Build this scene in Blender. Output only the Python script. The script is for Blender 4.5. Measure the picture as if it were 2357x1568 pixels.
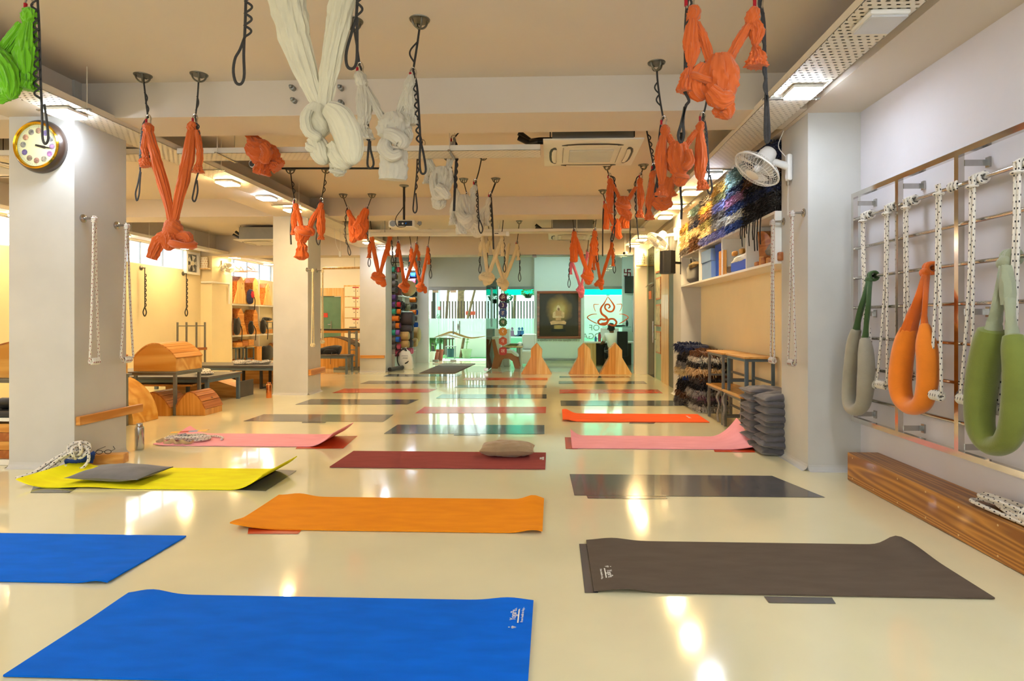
import bpy, math, random
from mathutils import Vector, Matrix, Quaternion, noise as mnoise
for _o in list(bpy.data.objects): bpy.data.objects.remove(_o)
SC = bpy.context.scene
COL = SC.collection
# ------------------------------------------------------------ camera, world, exposure
F_PX, CX, CY, CAM_H = 1370.0, 1220.0, 735.0, 1.26
YAW = math.atan(52 / 1370)
_cd = bpy.data.cameras.new('camera'); _cam = bpy.data.objects.new('camera', _cd); COL.objects.link(_cam)
_cam.location = (0, 0, CAM_H); _cam.rotation_euler = (math.radians(90), 0, YAW)
_cd.sensor_width = 36; _cd.lens = 36 * F_PX / 2357
_cd.shift_x = -(CX - 1178.5) / 2357; _cd.shift_y = (CY - 784) / 2357
_cd.clip_start = 0.05; _cd.clip_end = 200
SC.camera = _cam
_w = bpy.data.worlds.new('daylight'); SC.world = _w; _w.use_nodes = True
_bg = _w.node_tree.nodes['Background']; _bg.inputs[0].default_value = (0.93, 0.97, 1.0, 1); _bg.inputs[1].default_value = 1.9
_sd = bpy.data.lights.new('sun', 'SUN'); _sd.energy = 2.6; _sd.angle = 0.02; _sd.color = (1, .95, .85)
_so = bpy.data.objects.new('sun', _sd); COL.objects.link(_so); _so.rotation_euler = (math.radians(-32), 0, math.radians(12))
SC.view_settings.view_transform = 'Standard'; SC.view_settings.look = 'None'
SC.view_settings.gamma = 1; SC.view_settings.use_curve_mapping = False
SC.view_settings.exposure = 1.18
try:
    SC.cycles.use_light_tree = False; SC.cycles.max_bounces = 4; SC.cycles.diffuse_bounces = 3; SC.cycles.glossy_bounces = 2; SC.cycles.transmission_bounces = 3; SC.cycles.transparent_max_bounces = 7; SC.cycles.adaptive_threshold = .06; SC.cycles.caustics_reflective = False; SC.cycles.caustics_refractive = False
except Exception: pass
LED_WARM, LED_COOL, LED_POWER = (1.0, .69, .31), (.76, .86, 1.0), 88.0
# ------------------------------------------------------------ measuring the photograph: pixel rays met with real planes
_C, _S = math.cos(YAW), math.sin(YAW)
def _ray(x, y):
    u = (x - CX) / F_PX; v = -(y - CY) / F_PX
    return Vector((u * _C - _S, u * _S + _C, v))
def PZ(x, y, z=0.0):
    d = _ray(x, y); t = (z - CAM_H) / d.z; return Vector((d.x * t, d.y * t, z))
def PY(x, y, Y):
    d = _ray(x, y); t = Y / d.y; return Vector((d.x * t, Y, CAM_H + d.z * t))
def PX(x, y, X):
    d = _ray(x, y); t = X / d.x; return Vector((X, d.y * t, CAM_H + d.z * t))
def pxm(p):            # metres per pixel at a point
    return (-p.x * _S + p.y * _C) / F_PX
# ------------------------------------------------------------ mesh helpers
class MB:
    def __init__(s): s.v = []; s.f = []; s.uv = {}; s.ang = 90
    def box(s, lo, hi):
        x0, y0, z0 = lo; x1, y1, z1 = hi; b = len(s.v)
        s.v += [Vector(p) for p in ((x0,y0,z0),(x1,y0,z0),(x1,y1,z0),(x0,y1,z0),(x0,y0,z1),(x1,y0,z1),(x1,y1,z1),(x0,y1,z1))]
        s.f += [[b+i for i in q] for q in ((0,3,2,1),(4,5,6,7),(0,1,5,4),(1,2,6,5),(2,3,7,6),(3,0,4,7))]; return s
    def bbox(s, lo, hi, r=.01, n=3):          # box with rounded edges
        lo = Vector(lo); hi = Vector(hi); c = (lo+hi)/2; h = (hi-lo)/2; r = min(r, h.x*.98, h.y*.98, h.z*.98)
        return s.sbox(c, h, r, n)
    def sbox(s, c, h, r, n=3, M=None):
        c = Vector(c); b = len(s.v); m = n+1; idx = {}; s.ang = 20
        st = [math.tan(-math.pi/4 + math.pi/2*i/n) for i in range(m)]
        def key(ax, sg, i, j):
            d = [0,0,0]; d[ax] = sg; d[(ax+1)%3] = st[i]; d[(ax+2)%3] = st[j]
            return tuple(round(q, 5) for q in d)
        core = Vector((h[0]-r, h[1]-r, h[2]-r))
        def vert(k):
            if k not in idx:
                d = Vector([q if abs(q) > .5 else 0 for q in k]).normalized()*r
                p = Vector([math.copysign(core[q], k[q]) if abs(k[q]) > 1e-6 else 0 for q in range(3)])+d
                if M: p = M @ p
                idx[k] = len(s.v); s.v.append(p+c)
            return idx[k]
        if n % 2: pass
        for ax in range(3):
            for sg in (-1, 1):
                for i in range(n):
                    for j in range(n):
                        q = [vert(key(ax, sg, i, j)), vert(key(ax, sg, i+1, j)), vert(key(ax, sg, i+1, j+1)), vert(key(ax, sg, i, j+1))]
                        s.f.append(q if sg > 0 else q[::-1])
        return s
    def obox(s, c, size, M=None):
        c = Vector(c); b = len(s.v); h = Vector(size)/2
        for p in ((-1,-1,-1),(1,-1,-1),(1,1,-1),(-1,1,-1),(-1,-1,1),(1,-1,1),(1,1,1),(-1,1,1)):
            q = Vector((p[0]*h.x, p[1]*h.y, p[2]*h.z)); s.v.append((M @ q if M else q)+c)
        s.f += [[b+i for i in q] for q in ((0,3,2,1),(4,5,6,7),(0,1,5,4),(1,2,6,5),(2,3,7,6),(3,0,4,7))]; return s
    def bar(s, a, b_, w, d=None):              # rectangular bar between two points
        a = Vector(a); b_ = Vector(b_); z = (b_-a); L = z.length; M = z.to_track_quat('Z', 'Y').to_matrix()
        return s.obox((a+b_)/2, (w, d or w, L), M)
    def cyl(s, a, b_, r0, r1=None, n=14, cap=True):
        return s.tube([a, b_], [r0, r0 if r1 is None else r1], n, cap)
    def tube(s, pts, r, n=8, cap=True, closed=False, folds=0, amp=0, seed=0, flat=1.0, up=None, twist=0, uvl=False, sharp=0):
        pts = [Vector(p) for p in pts]; N = len(pts)
        if not hasattr(r, '__len__'): r = [r]*N
        b = len(s.v); rnd = random.Random(seed); ph = [rnd.uniform(0, 6.28) for _ in range(6)]
        T = []
        for i in range(N):
            a = pts[(i-1) % N] if closed else pts[max(i-1, 0)]; c = pts[(i+1) % N] if closed else pts[min(i+1, N-1)]
            t = c-a; T.append(t.normalized() if t.length > 1e-9 else Vector((0, 0, 1)))
        u = Vector(up) if up is not None else (Vector((0, 1, 0)) if abs(T[0].y) < .8 else Vector((1, 0, 0)))
        u = (u-T[0]*u.dot(T[0])).normalized(); L = 0.0; Ls = []
        for i in range(N):
            if i: 
                q = T[i-1].rotation_difference(T[i]); u = (q @ u); u = (u-T[i]*u.dot(T[i])).normalized(); L += (pts[i]-pts[i-1]).length
            Ls.append(L); w = T[i].cross(u)
            for k in range(n):
                th = 2*math.pi*k/n+twist*i/max(N-1, 1); rr = r[i]
                if folds:
                    g = 1-2*abs(math.sin(.5*folds*th+ph[0]+1.3*math.sin(6*i/N+ph[1])))**.7+.6*math.sin((folds*2+1)*th+ph[2]+4*i/N)+.4*math.sin((folds//2+1)*th+ph[3]-3*i/N)
                    rr *= 1+amp*g
                s.v.append(pts[i]+w*math.cos(th)*rr+u*math.sin(th)*rr*flat)
        M = N if closed else N-1
        for i in range(M):
            for k in range(n):
                a = b+i*n+k; c = b+i*n+(k+1) % n; d = b+((i+1) % N)*n+(k+1) % n; e = b+((i+1) % N)*n+k
                if uvl:
                    v0 = Ls[i]; v1 = Ls[i+1] if i+1 < N else Ls[i]+.02
                    s.uv[len(s.f)] = [(k/n, v0), ((k+1)/n, v0), ((k+1)/n, v1), (k/n, v1)]
                s.f.append([a, c, d, e])
        if cap and not closed:
            s.f.append([b+k for k in range(n)][::-1]); s.f.append([b+(N-1)*n+k for k in range(n)])
        return s
    def prism(s, poly, ax, a, b_):             # polygon extruded along ax; poly in the two other axes (x,y,z order)
        b = len(s.v); n = len(poly); o = [i for i in range(3) if i != ax]
        for t in (a, b_):
            for p in poly:
                q = [0, 0, 0]; q[ax] = t; q[o[0]] = p[0]; q[o[1]] = p[1]; s.v.append(Vector(q))
        s.f.append([b+i for i in range(n)][::-1]); s.f.append([b+n+i for i in range(n)])
        for i in range(n): s.f.append([b+i, b+(i+1) % n, b+n+(i+1) % n, b+n+i])
        return s
    def lathe(s, prof, c=(0, 0, 0), M=None, n=24, cap=False):   # prof (r, h) around local Z
        b = len(s.v); c = Vector(c)
        for (r, h) in prof:
            for k in range(n):
                q = Vector((r*math.cos(2*math.pi*k/n), r*math.sin(2*math.pi*k/n), h)); s.v.append((M @ q if M else q)+c)
        for i in range(len(prof)-1):
            for k in range(n):
                s.f.append([b+i*n+k, b+i*n+(k+1) % n, b+(i+1)*n+(k+1) % n, b+(i+1)*n+k])
        if cap:
            s.f.append([b+k for k in range(n)][::-1]); s.f.append([b+(len(prof)-1)*n+k for k in range(n)])
        return s
    def grid(s, fn, nu, nv, closed_u=False):
        b = len(s.v)
        for j in range(nv+1):
            for i in range(nu+1): s.v.append(Vector(fn(i/nu, j/nv)))
        for j in range(nv):
            for i in range(nu):
                a = b+j*(nu+1)+i; s.f.append([a, a+1, a+nu+2, a+nu+1])
        return s
    def poly(s, pts):
        b = len(s.v); s.v += [Vector(p) for p in pts]; s.f.append(list(range(b, b+len(pts)))); return s
    def ball(s, c, r, nu=14, nv=9, M=None, pert=0, seed=0):
        rr = r if hasattr(r, '__len__') else (r, r, r); c = Vector(c); b = len(s.v)
        for j in range(nv+1):
            ph = math.pi*j/nv
            for i in range(nu):
                th = 2*math.pi*i/nu; q = Vector((math.sin(ph)*math.cos(th)*rr[0], math.sin(ph)*math.sin(th)*rr[1], math.cos(ph)*rr[2]))
                if pert: q *= 1+pert*mnoise.noise(q.normalized()*2.2+Vector((seed*3.1, seed, 0)))
                s.v.append((M @ q if M else q)+c)
        for j in range(nv):
            for i in range(nu):
                s.f.append([b+j*nu+i, b+(j+1)*nu+i, b+(j+1)*nu+(i+1) % nu, b+j*nu+(i+1) % nu])
        return s
    def build(s, name, mat, parent=None, smooth=True, ang=38, loc=None):
        base = Vector((0, 0, 0))
        if parent is not None:
            p = parent
            while p: base += p.location; p = p.parent
        if loc is not None: base = base+Vector(loc)
        me = bpy.data.meshes.new(name)
        me.from_pydata([tuple(v-base) for v in s.v], [], s.f)
        if s.uv:
            ul = me.uv_layers.new(name='UVMap')
            for fi, q in s.uv.items():
                ls = me.polygons[fi].loop_start
                for k, t in enumerate(q): ul.data[ls+k].uv = t
        me.materials.append(mat)
        me.update()
        if smooth:
            me.shade_smooth(); me.set_sharp_from_angle(angle=math.radians(min(ang, s.ang)))
        o = bpy.data.objects.new(name, me); COL.objects.link(o)
        if parent is not None: o.parent = parent
        if loc is not None: o.location = Vector(loc)
        return o
    def low(s):
        xs = [v.x for v in s.v]; ys = [v.y for v in s.v]
        return Vector(((min(xs)+max(xs))/2, (min(ys)+max(ys))/2, min(v.z for v in s.v)))
def smoothp(pts, n):                            # Catmull-Rom through tuples of any length
    P = [tuple(p) for p in pts]; out = []; m = len(P)-1
    for i in range(n+1):
        t = i/n*m; k = min(int(t), m-1); f = t-k
        p0, p1, p2, p3 = P[max(k-1, 0)], P[k], P[k+1], P[min(k+2, m)]
        out.append(tuple(.5*((2*b)+(-a+c)*f+(2*a-5*b+4*c-d)*f*f+(-a+3*b-3*c+d)*f**3) for a, b, c, d in zip(p0, p1, p2, p3)))
    return out
def tag(o, label, cat, group=None, kind=None):
    if label: o['label'] = label
    if cat: o['category'] = cat
    if group: o['group'] = group
    if kind: o['kind'] = kind
    return o
def thing(name, label, cat, loc=(0, 0, 0), group=None, rz=0):
    o = bpy.data.objects.new(name, None); COL.objects.link(o); o.location = loc; o.rotation_euler = (0, 0, rz)
    o.empty_display_size = .1
    return tag(o, label, cat, group)
def solo(mb, name, mat, label, cat, group=None, **k):
    return tag(mb.build(name, mat, loc=mb.low(), **k), label, cat, group)
def struct(mb, name, mat, label=None, parent=None, **k):
    o = mb.build(name, mat, parent, **k)
    if parent is None: o['kind'] = 'structure'
    if label: o['label'] = label
    return o
def dup(root, loc, rz=None, label=None, group=None):
    r = root.copy(); COL.objects.link(r); r.location = loc
    if rz is not None: r.rotation_euler = (0, 0, rz)
    if label: r['label'] = label
    if group: r['group'] = group
    for ch in list(root.children):
        c = ch.copy(); COL.objects.link(c); c.parent = r
        for g in ch.children:
            d = g.copy(); COL.objects.link(d); d.parent = c
    return r
def text(body, mat, size, M, name='lettering', parent=None, align='CENTER', ext=.0004):
    cu = bpy.data.curves.new(name, 'FONT'); cu.body = body; cu.size = size; cu.align_x = align; cu.align_y = 'CENTER'; cu.extrude = ext
    cu.materials.append(mat); o = bpy.data.objects.new(name, cu); COL.objects.link(o)
    M = M.copy()
    if parent is not None:
        base = Vector((0, 0, 0)); p = parent
        while p: base += p.location; p = p.parent
        M.translation = M.translation-base; o.parent = parent
    me = bpy.data.meshes.new_from_object(o); me.materials.clear(); me.materials.append(mat)
    o2 = bpy.data.objects.new(name, me); COL.objects.link(o2); o2.parent = o.parent; o2.matrix_local = M
    bpy.data.objects.remove(o)
    return o2
def frame(ex, ey, loc):                          # matrix with local x=ex, y=ey
    ex = Vector(ex); ey = Vector(ey); ez = ex.normalized().cross(ey.normalized())
    M = Matrix.Identity(4)
    for i, e in enumerate((ex, ey, ez)):
        for j in range(3): M[j][i] = e[j]
    M.translation = Vector(loc); return M
# ------------------------------------------------------------ materials
def lin(h):
    h = h.lstrip('#'); o = []
    for i in (0, 2, 4):
        c = int(h[i:i+2], 16)/255; o.append(c/12.92 if c <= .04045 else ((c+.055)/1.055)**2.4)
    return (*o, 1.0)
def mat(name, hx, rough=.6, metal=0., var=.10, scale=6., bump=0., bscale=60., spec=.5, coat=0., sheen=0., emit=None, es=0., stretch=(1, 1, 1), hx2=None, coatr=.05):
    m = bpy.data.materials.new(name); m.use_nodes = True; nt = m.node_tree; N = nt.nodes; L = nt.links; p = N['Principled BSDF']
    c = lin(hx); p.inputs['Roughness'].default_value = rough; p.inputs['Metallic'].default_value = metal
    p.inputs['Specular IOR Level'].default_value = spec; p.inputs['Coat Weight'].default_value = coat; p.inputs['Coat Roughness'].default_value = coatr
    p.inputs['Sheen Weight'].default_value = sheen
    tc = N.new('ShaderNodeTexCoord'); mp = N.new('ShaderNodeMapping'); mp.inputs['Scale'].default_value = stretch
    L.new(tc.outputs['Object'], mp.inputs[0])
    nz = N.new('ShaderNodeTexNoise'); nz.inputs['Scale'].default_value = scale; nz.inputs['Detail'].default_value = 4
    L.new(mp.outputs[0], nz.inputs['Vector'])
    rp = N.new('ShaderNodeValToRGB'); e = rp.color_ramp.elements; e[0].position = .3; e[1].position = .7
    c2 = lin(hx2) if hx2 else tuple(min(1, q*(1+var)) for q in c[:3])+(1,)
    e[0].color = c if hx2 else tuple(q*(1-var) for q in c[:3])+(1,); e[1].color = c2
    L.new(nz.outputs['Fac'], rp.inputs[0]); L.new(rp.outputs[0], p.inputs['Base Color'])
    if bump:
        nb = N.new('ShaderNodeTexNoise'); nb.inputs['Scale'].default_value = bscale; nb.inputs['Detail'].default_value = 3; L.new(mp.outputs[0], nb.inputs['Vector'])
        bp = N.new('ShaderNodeBump'); bp.inputs['Strength'].default_value = bump; bp.inputs['Distance'].default_value = .01
        L.new(nb.outputs['Fac'], bp.inputs['Height']); L.new(bp.outputs[0], p.inputs['Normal'])
    if emit: p.inputs['Emission Color'].default_value = (*emit, 1); p.inputs['Emission Strength'].default_value = es
    return m
def wood(name, h1, h2, axis=1, scale=9., rough=.42, knots=True, coat=.15, rings=15.):
    m = bpy.data.materials.new(name); m.use_nodes = True; nt = m.node_tree; N = nt.nodes; L = nt.links; p = N['Principled BSDF']
    p.inputs['Roughness'].default_value = rough; p.inputs['Coat Weight'].default_value = coat
    tc = N.new('ShaderNodeTexCoord'); mp = N.new('ShaderNodeMapping'); sc = [1., 1., 1.]; sc[axis] = .055; mp.inputs['Scale'].default_value = sc
    L.new(tc.outputs['Object'], mp.inputs[0])
    nz = N.new('ShaderNodeTexNoise'); nz.inputs['Scale'].default_value = scale*.6; nz.inputs['Detail'].default_value = 2; L.new(mp.outputs[0], nz.inputs['Vector'])
    ml = N.new('ShaderNodeMath'); ml.operation = 'MULTIPLY'; ml.inputs[1].default_value = rings; L.new(nz.outputs['Fac'], ml.inputs[0])
    fr = N.new('ShaderNodeMath'); fr.operation = 'PINGPONG'; fr.inputs[1].default_value = 1.; L.new(ml.outputs[0], fr.inputs[0])
    n2 = N.new('ShaderNodeTexNoise'); n2.inputs['Scale'].default_value = scale*14; L.new(mp.outputs[0], n2.inputs['Vector'])
    mx = N.new('ShaderNodeMath'); mx.operation = 'MULTIPLY_ADD'; mx.inputs[1].default_value = .35; L.new(n2.outputs['Fac'], mx.inputs[0]); L.new(fr.outputs[0], mx.inputs[2])
    rp = N.new('ShaderNodeValToRGB'); e = rp.color_ramp.elements; e[0].position = .15; e[1].position = 1.0; e[0].color = lin(h1); e[1].color = lin(h2)
    L.new(mx.outputs[0], rp.inputs[0]); out = rp.outputs[0]
    if knots:
        vo = N.new('ShaderNodeTexVoronoi'); vo.inputs['Scale'].default_value = 2.6; m2 = N.new('ShaderNodeMapping'); s2 = [1.6, 1.6, 1.6]; s2[axis] = .8; m2.inputs['Scale'].default_value = s2
        L.new(tc.outputs['Object'], m2.inputs[0]); L.new(m2.outputs[0], vo.inputs['Vector'])
        kr = N.new('ShaderNodeValToRGB'); ke = kr.color_ramp.elements; ke[0].position = .03; ke[0].color = (1, 1, 1, 1); ke[1].position = .07; ke[1].color = (0, 0, 0, 1)
        L.new(vo.outputs['Distance'], kr.inputs[0])
        mk = N.new('ShaderNodeMixRGB'); mk.inputs[2].default_value = lin('#5a2e10'); L.new(kr.outputs[0], mk.inputs[0]); L.new(out, mk.inputs[1]); out = mk.outputs[0]
    L.new(out, p.inputs['Base Color'])
    return m
def glassm(name, tint, rough=.0, refl=.12, frost=False, mixc=.0):
    m = bpy.data.materials.new(name); m.use_nodes = True; nt = m.node_tree; N = nt.nodes; L = nt.links; N.clear()
    o = N.new('ShaderNodeOutputMaterial'); tr = N.new('ShaderNodeBsdfTransparent'); tr.inputs[0].default_value = (*tint, 1)
    gl = N.new('ShaderNodeBsdfGlossy'); gl.inputs['Roughness'].default_value = rough; gl.inputs[0].default_value = (.9, .97, .94, 1)
    lw = N.new('ShaderNodeLayerWeight'); lw.inputs[0].default_value = refl
    mx = N.new('ShaderNodeMixShader'); L.new(lw.outputs['Fresnel'], mx.inputs[0])
    if frost:
        tl = N.new('ShaderNodeBsdfTranslucent'); tl.inputs[0].default_value = (*tint, 1); df = N.new('ShaderNodeBsdfDiffuse'); df.inputs[0].default_value = (*tint, 1)
        m1 = N.new('ShaderNodeMixShader'); m1.inputs[0].default_value = .25; L.new(tl.outputs[0], m1.inputs[1]); L.new(df.outputs[0], m1.inputs[2])
        m0 = N.new('ShaderNodeMixShader'); m0.inputs[0].default_value = .72; L.new(tr.outputs[0], m0.inputs[1]); L.new(m1.outputs[0], m0.inputs[2]); L.new(m0.outputs[0], mx.inputs[1])
    else: L.new(tr.outputs[0], mx.inputs[1])
    L.new(gl.outputs[0], mx.inputs[2]); L.new(mx.outputs[0], o.inputs[0])
    return m
def emitm(name, c, s):
    m = bpy.data.materials.new(name); m.use_nodes = True; N = m.node_tree.nodes; N.clear(); o = N.new('ShaderNodeOutputMaterial'); e = N.new('ShaderNodeEmission')
    e.inputs[0].default_value = (*c, 1); e.inputs[1].default_value = s; m.node_tree.links.new(e.outputs[0], o.inputs[0]); return m
def mnode(N, L, op, a, b=None, c=None):
    n = N.new('ShaderNodeMath'); n.operation = op
    for i, q in enumerate((a, b, c)):
        if q is None: continue
        if isinstance(q, (int, float)): n.inputs[i].default_value = q
        else: L.new(q, n.inputs[i])
    return n.outputs[0]
def perforated(name, hx, pitch=.04, slot=(.46, .36)):
    m = mat(name, hx, .5, 0, .04, 3); nt = m.node_tree; N = nt.nodes; L = nt.links; p = N['Principled BSDF']
    g = N.new('ShaderNodeNewGeometry'); sp = N.new('ShaderNodeSeparateXYZ'); L.new(g.outputs['Position'], sp.inputs[0])
    yv = mnode(N, L, 'DIVIDE', sp.outputs[1], pitch); row = mnode(N, L, 'FLOOR', yv); fy = mnode(N, L, 'FRACT', yv)
    sh = mnode(N, L, 'MULTIPLY', row, .5); xv = mnode(N, L, 'ADD', mnode(N, L, 'DIVIDE', sp.outputs[0], pitch*1.25), sh); fx = mnode(N, L, 'FRACT', xv)
    dx = mnode(N, L, 'ABSOLUTE', mnode(N, L, 'SUBTRACT', fx, .5)); dy = mnode(N, L, 'ABSOLUTE', mnode(N, L, 'SUBTRACT', fy, .5))
    hx_ = mnode(N, L, 'LESS_THAN', dx, slot[0]/2); hy_ = mnode(N, L, 'LESS_THAN', dy, slot[1]/2); hole = mnode(N, L, 'MULTIPLY', hx_, hy_)
    sz = N.new('ShaderNodeSeparateXYZ'); L.new(g.outputs['Normal'], sz.inputs[0]); flatm = mnode(N, L, 'GREATER_THAN', mnode(N, L, 'ABSOLUTE', sz.outputs[2]), .7)
    hole = mnode(N, L, 'MULTIPLY', hole, flatm)
    tr = N.new('ShaderNodeBsdfTransparent'); mx = N.new('ShaderNodeMixShader'); L.new(hole, mx.inputs[0]); L.new(p.outputs[0], mx.inputs[1]); L.new(tr.outputs[0], mx.inputs[2])
    L.new(mx.outputs[0], N['Material Output'].inputs[0]); return m
def ropem(name, base, fleck, k=30.):
    m = mat(name, base, .85, 0, .08, 40, .3, 200); nt = m.node_tree; N = nt.nodes; L = nt.links; p = N['Principled BSDF']
    uv = N.new('ShaderNodeUVMap'); sp = N.new('ShaderNodeSeparateXYZ'); L.new(uv.outputs[0], sp.inputs[0])
    v = mnode(N, L, 'MULTIPLY', sp.outputs[1], k); a = mnode(N, L, 'LESS_THAN', mnode(N, L, 'FRACT', v), .30)
    u = mnode(N, L, 'MULTIPLY_ADD', sp.outputs[0], 3., mnode(N, L, 'MULTIPLY', mnode(N, L, 'FLOOR', v), .37)); b = mnode(N, L, 'LESS_THAN', mnode(N, L, 'FRACT', u), .30)
    f = mnode(N, L, 'MULTIPLY', a, b); mx = N.new('ShaderNodeMixRGB'); L.new(f, mx.inputs[0]); mx.inputs[2].default_value = lin(fleck)
    src = p.inputs['Base Color'].links[0].from_socket; L.new(src, mx.inputs[1]); L.new(mx.outputs[0], p.inputs['Base Color']); return m
M = {}
M['floor'] = mat('epoxy_floor', '#f0e7bc', .10, 0, .05, 1.3, .012, 6, .6, coat=.35, coatr=.03)
M['wall'] = mat('cream_plaster', '#f1e8d6', .75, 0, .035, 1.6, .05, 25)
M['wallr'] = mat('cool_lit_plaster', '#dcd8dd', .75, 0, .035, 1.6, .05, 25)  # bluish cast of the cool light mixed into the wall colour
M['wally'] = mat('warm_cream_plaster', '#f4e4bc', .75, 0, .035, 1.6, .05, 25)
M['wallw'] = mat('white_plaster', '#f2efe6', .7, 0, .03, 1.6, .03, 25)
M['ceil'] = mat('ceiling_paint', '#dcd0c0', .85, 0, .02, .8)
M['colm'] = mat('column_plaster', '#cccac4', .7, 0, .05, 2.2, .06, 20)
M['greyw'] = mat('grey_green_wall', '#cbc8b6', .7, 0, .03, 1.5)
M['mint'] = mat('mint_white_wall', '#e3efe6', .6, 0, .02, 1.5)
M['tray'] = perforated('perforated_tray', '#efe7d6')
M['traylip'] = mat('tray_side', '#efe7d6', .5, 0, .04, 3)
M['ledw'] = emitm('led_warm', LED_WARM, LED_POWER); M['ledc'] = emitm('led_cool', LED_COOL, LED_POWER*.5)
M['ledoff'] = mat('led_off', '#d9dbe0', .4, 0, .02)
M['white'] = mat('white_plastic', '#f0eee8', .35, 0, .02)
M['whitelam'] = mat('white_laminate', '#f0ede4', .35, 0, .03, 3)
M['offwhite'] = mat('cream_plastic', '#e9e2cf', .4, 0, .03)
M['steel'] = mat('brushed_steel', '#b9b6b0', .22, 1, .06, 30); M['chrome'] = mat('polished_steel', '#cfcac2', .12, 1, .05, 12)
M['gmetal'] = mat('grey_metal', '#8d8f8c', .4, .7, .06); M['dmetal'] = mat('dark_metal', '#33302c', .4, .6, .1)
M['bluesteel'] = mat('blue_grey_steel', '#5b6b74', .45, .2, .08, 14); M['legsteel'] = mat('grey_painted_steel', '#77766f', .45, .3, .08, 14)
M['anchor'] = mat('anchor_metal', '#7a7668', .35, .8, .12, 20)
M['black'] = mat('black_plastic', '#1d1b19', .45, 0, .1); M['blackf'] = mat('black_fabric', '#19191b', .85, 0, .2, 30, .3, 120, sheen=.3)
M['strap'] = mat('black_webbing', '#2c2a28', .55, 0, .25, 60, .4, 300); M['strapg'] = mat('grey_webbing', '#4a4a49', .5, 0, .2, 60, .4, 300)
M['red'] = mat('red_sleeve', '#b5122a', .35, .2, .05)
M['ropeb'] = ropem('rope_black_fleck', '#e6dfd2', '#1c1a22'); M['roper'] = ropem('rope_red_fleck', '#e9e2d4', '#8e2a2c'); M['ropeg'] = ropem('rope_grey_fleck', '#cfc6ba', '#8e3a30'); M['ropey'] = ropem('rope_yellow', '#efe0b4', '#d9c48a')
def silk(n, h):
    m = mat(n, h, .74, 0, .08, 5, 0, 90, .25, sheen=.35); nt = m.node_tree; N = nt.nodes; L = nt.links; p = N['Principled BSDF']
    uv = N.new('ShaderNodeUVMap'); mp = N.new('ShaderNodeMapping'); mp.inputs['Scale'].default_value = (12, 2.4, 1); L.new(uv.outputs[0], mp.inputs[0])
    nz = N.new('ShaderNodeTexNoise'); nz.inputs['Scale'].default_value = 1.0; nz.inputs['Detail'].default_value = 2.5; nz.inputs['Distortion'].default_value = .6; L.new(mp.outputs[0], nz.inputs['Vector'])
    bp = N.new('ShaderNodeBump'); bp.inputs['Strength'].default_value = .75; bp.inputs['Distance'].default_value = .02; L.new(nz.outputs['Fac'], bp.inputs['Height']); L.new(bp.outputs[0], p.inputs['Normal']); return m
M['so'] = silk('orange_silk', '#dd6a2c'); M['sw'] = silk('cream_silk', '#ddd6ba'); M['sw2'] = silk('greige_silk', '#ded8c6'); M['sg'] = silk('lime_silk', '#76c41c'); M['sp'] = silk('pink_silk', '#ee7f9c'); M['sc'] = silk('beige_silk', '#ecd9ae')
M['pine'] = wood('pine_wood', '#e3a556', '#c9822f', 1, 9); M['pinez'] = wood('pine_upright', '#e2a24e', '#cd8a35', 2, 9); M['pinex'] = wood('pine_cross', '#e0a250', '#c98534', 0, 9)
M['beamw'] = wood('stained_beam', '#c98a35', '#8f5518', 1, 7, .4, rings=34.); M['ply'] = wood('plywood', '#e6b25c', '#cf8f34', 0, 4, .45, False); M['palew'] = wood('pale_wood', '#e2c18c', '#cfa567', 2, 8, .4, False)
M['reddw'] = wood('red_brown_wood', '#c27a38', '#a45a22', 1, 9); M['topw'] = wood('stool_top_wood', '#dfae63', '#c48c3e', 1, 8, .35, False)
M['dtop'] = mat('charcoal_table_top', '#4c4a48', .35, 0, .08, 4); M['dplank'] = mat('dark_plank', '#4d3f33', .5, 0, .15, 5)
def matm(n, h, rough=.8): return mat(n, h, rough, 0, .09, 7, .15, 350, .12, stretch=(.6, 2, 1))
M['mblue'] = matm('mat_blue', '#006ce2'); M['mgrey'] = matm('mat_grey', '#65584b'); M['morange'] = matm('mat_orange', '#ff981c'); M['myellow'] = matm('mat_yellow', '#fff01c'); M['mmaroon'] = matm('mat_maroon', '#9c4a46'); M['mpink'] = matm('mat_pink', '#ffabb4'); M['mred'] = matm('mat_orange_red', '#f2622e'); M['mback'] = mat('mat_underside', '#4a4640', .8)
M['pdark'] = mat('painted_dark', '#5b5b5c', .14, 0, .05, 2, coat=.3); M['pred'] = mat('painted_red', '#cc4418', .2, 0, .05, 2, spec=.3)
M['print'] = mat('white_print', '#efece2', .6, 0, .01)
M['greyc'] = mat('grey_cushion', '#6b6867', .85, 0, .08, 12, .25, 160, sheen=.3); M['charc'] = mat('charcoal_cushion', '#5b575a', .85, 0, .10, 12, .25, 160, sheen=.3); M['beigec'] = mat('beige_cushion', '#a98f6a', .85, 0, .08, 12, .25, 160, sheen=.3)
M['brass'] = mat('brass', '#d9a528', .16, 1, .06, 8); M['walnut'] = mat('dark_walnut', '#3a2a20', .28, 0, .12, 6, coat=.5); M['dial'] = mat('clock_dial', '#dfe2b4', .4, 0, .02)
M['glass'] = glassm('clear_glass', (.87, .97, .915), .0, .10); M['frost'] = glassm('frosted_film', (.86, .95, .91), .3, .06, True); M['pane'] = glassm('window_pane', (.97, .98, 1), .0, .08)
M['edge'] = mat('glass_edge', '#8fb9a5', .2, 0, .05)
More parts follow.
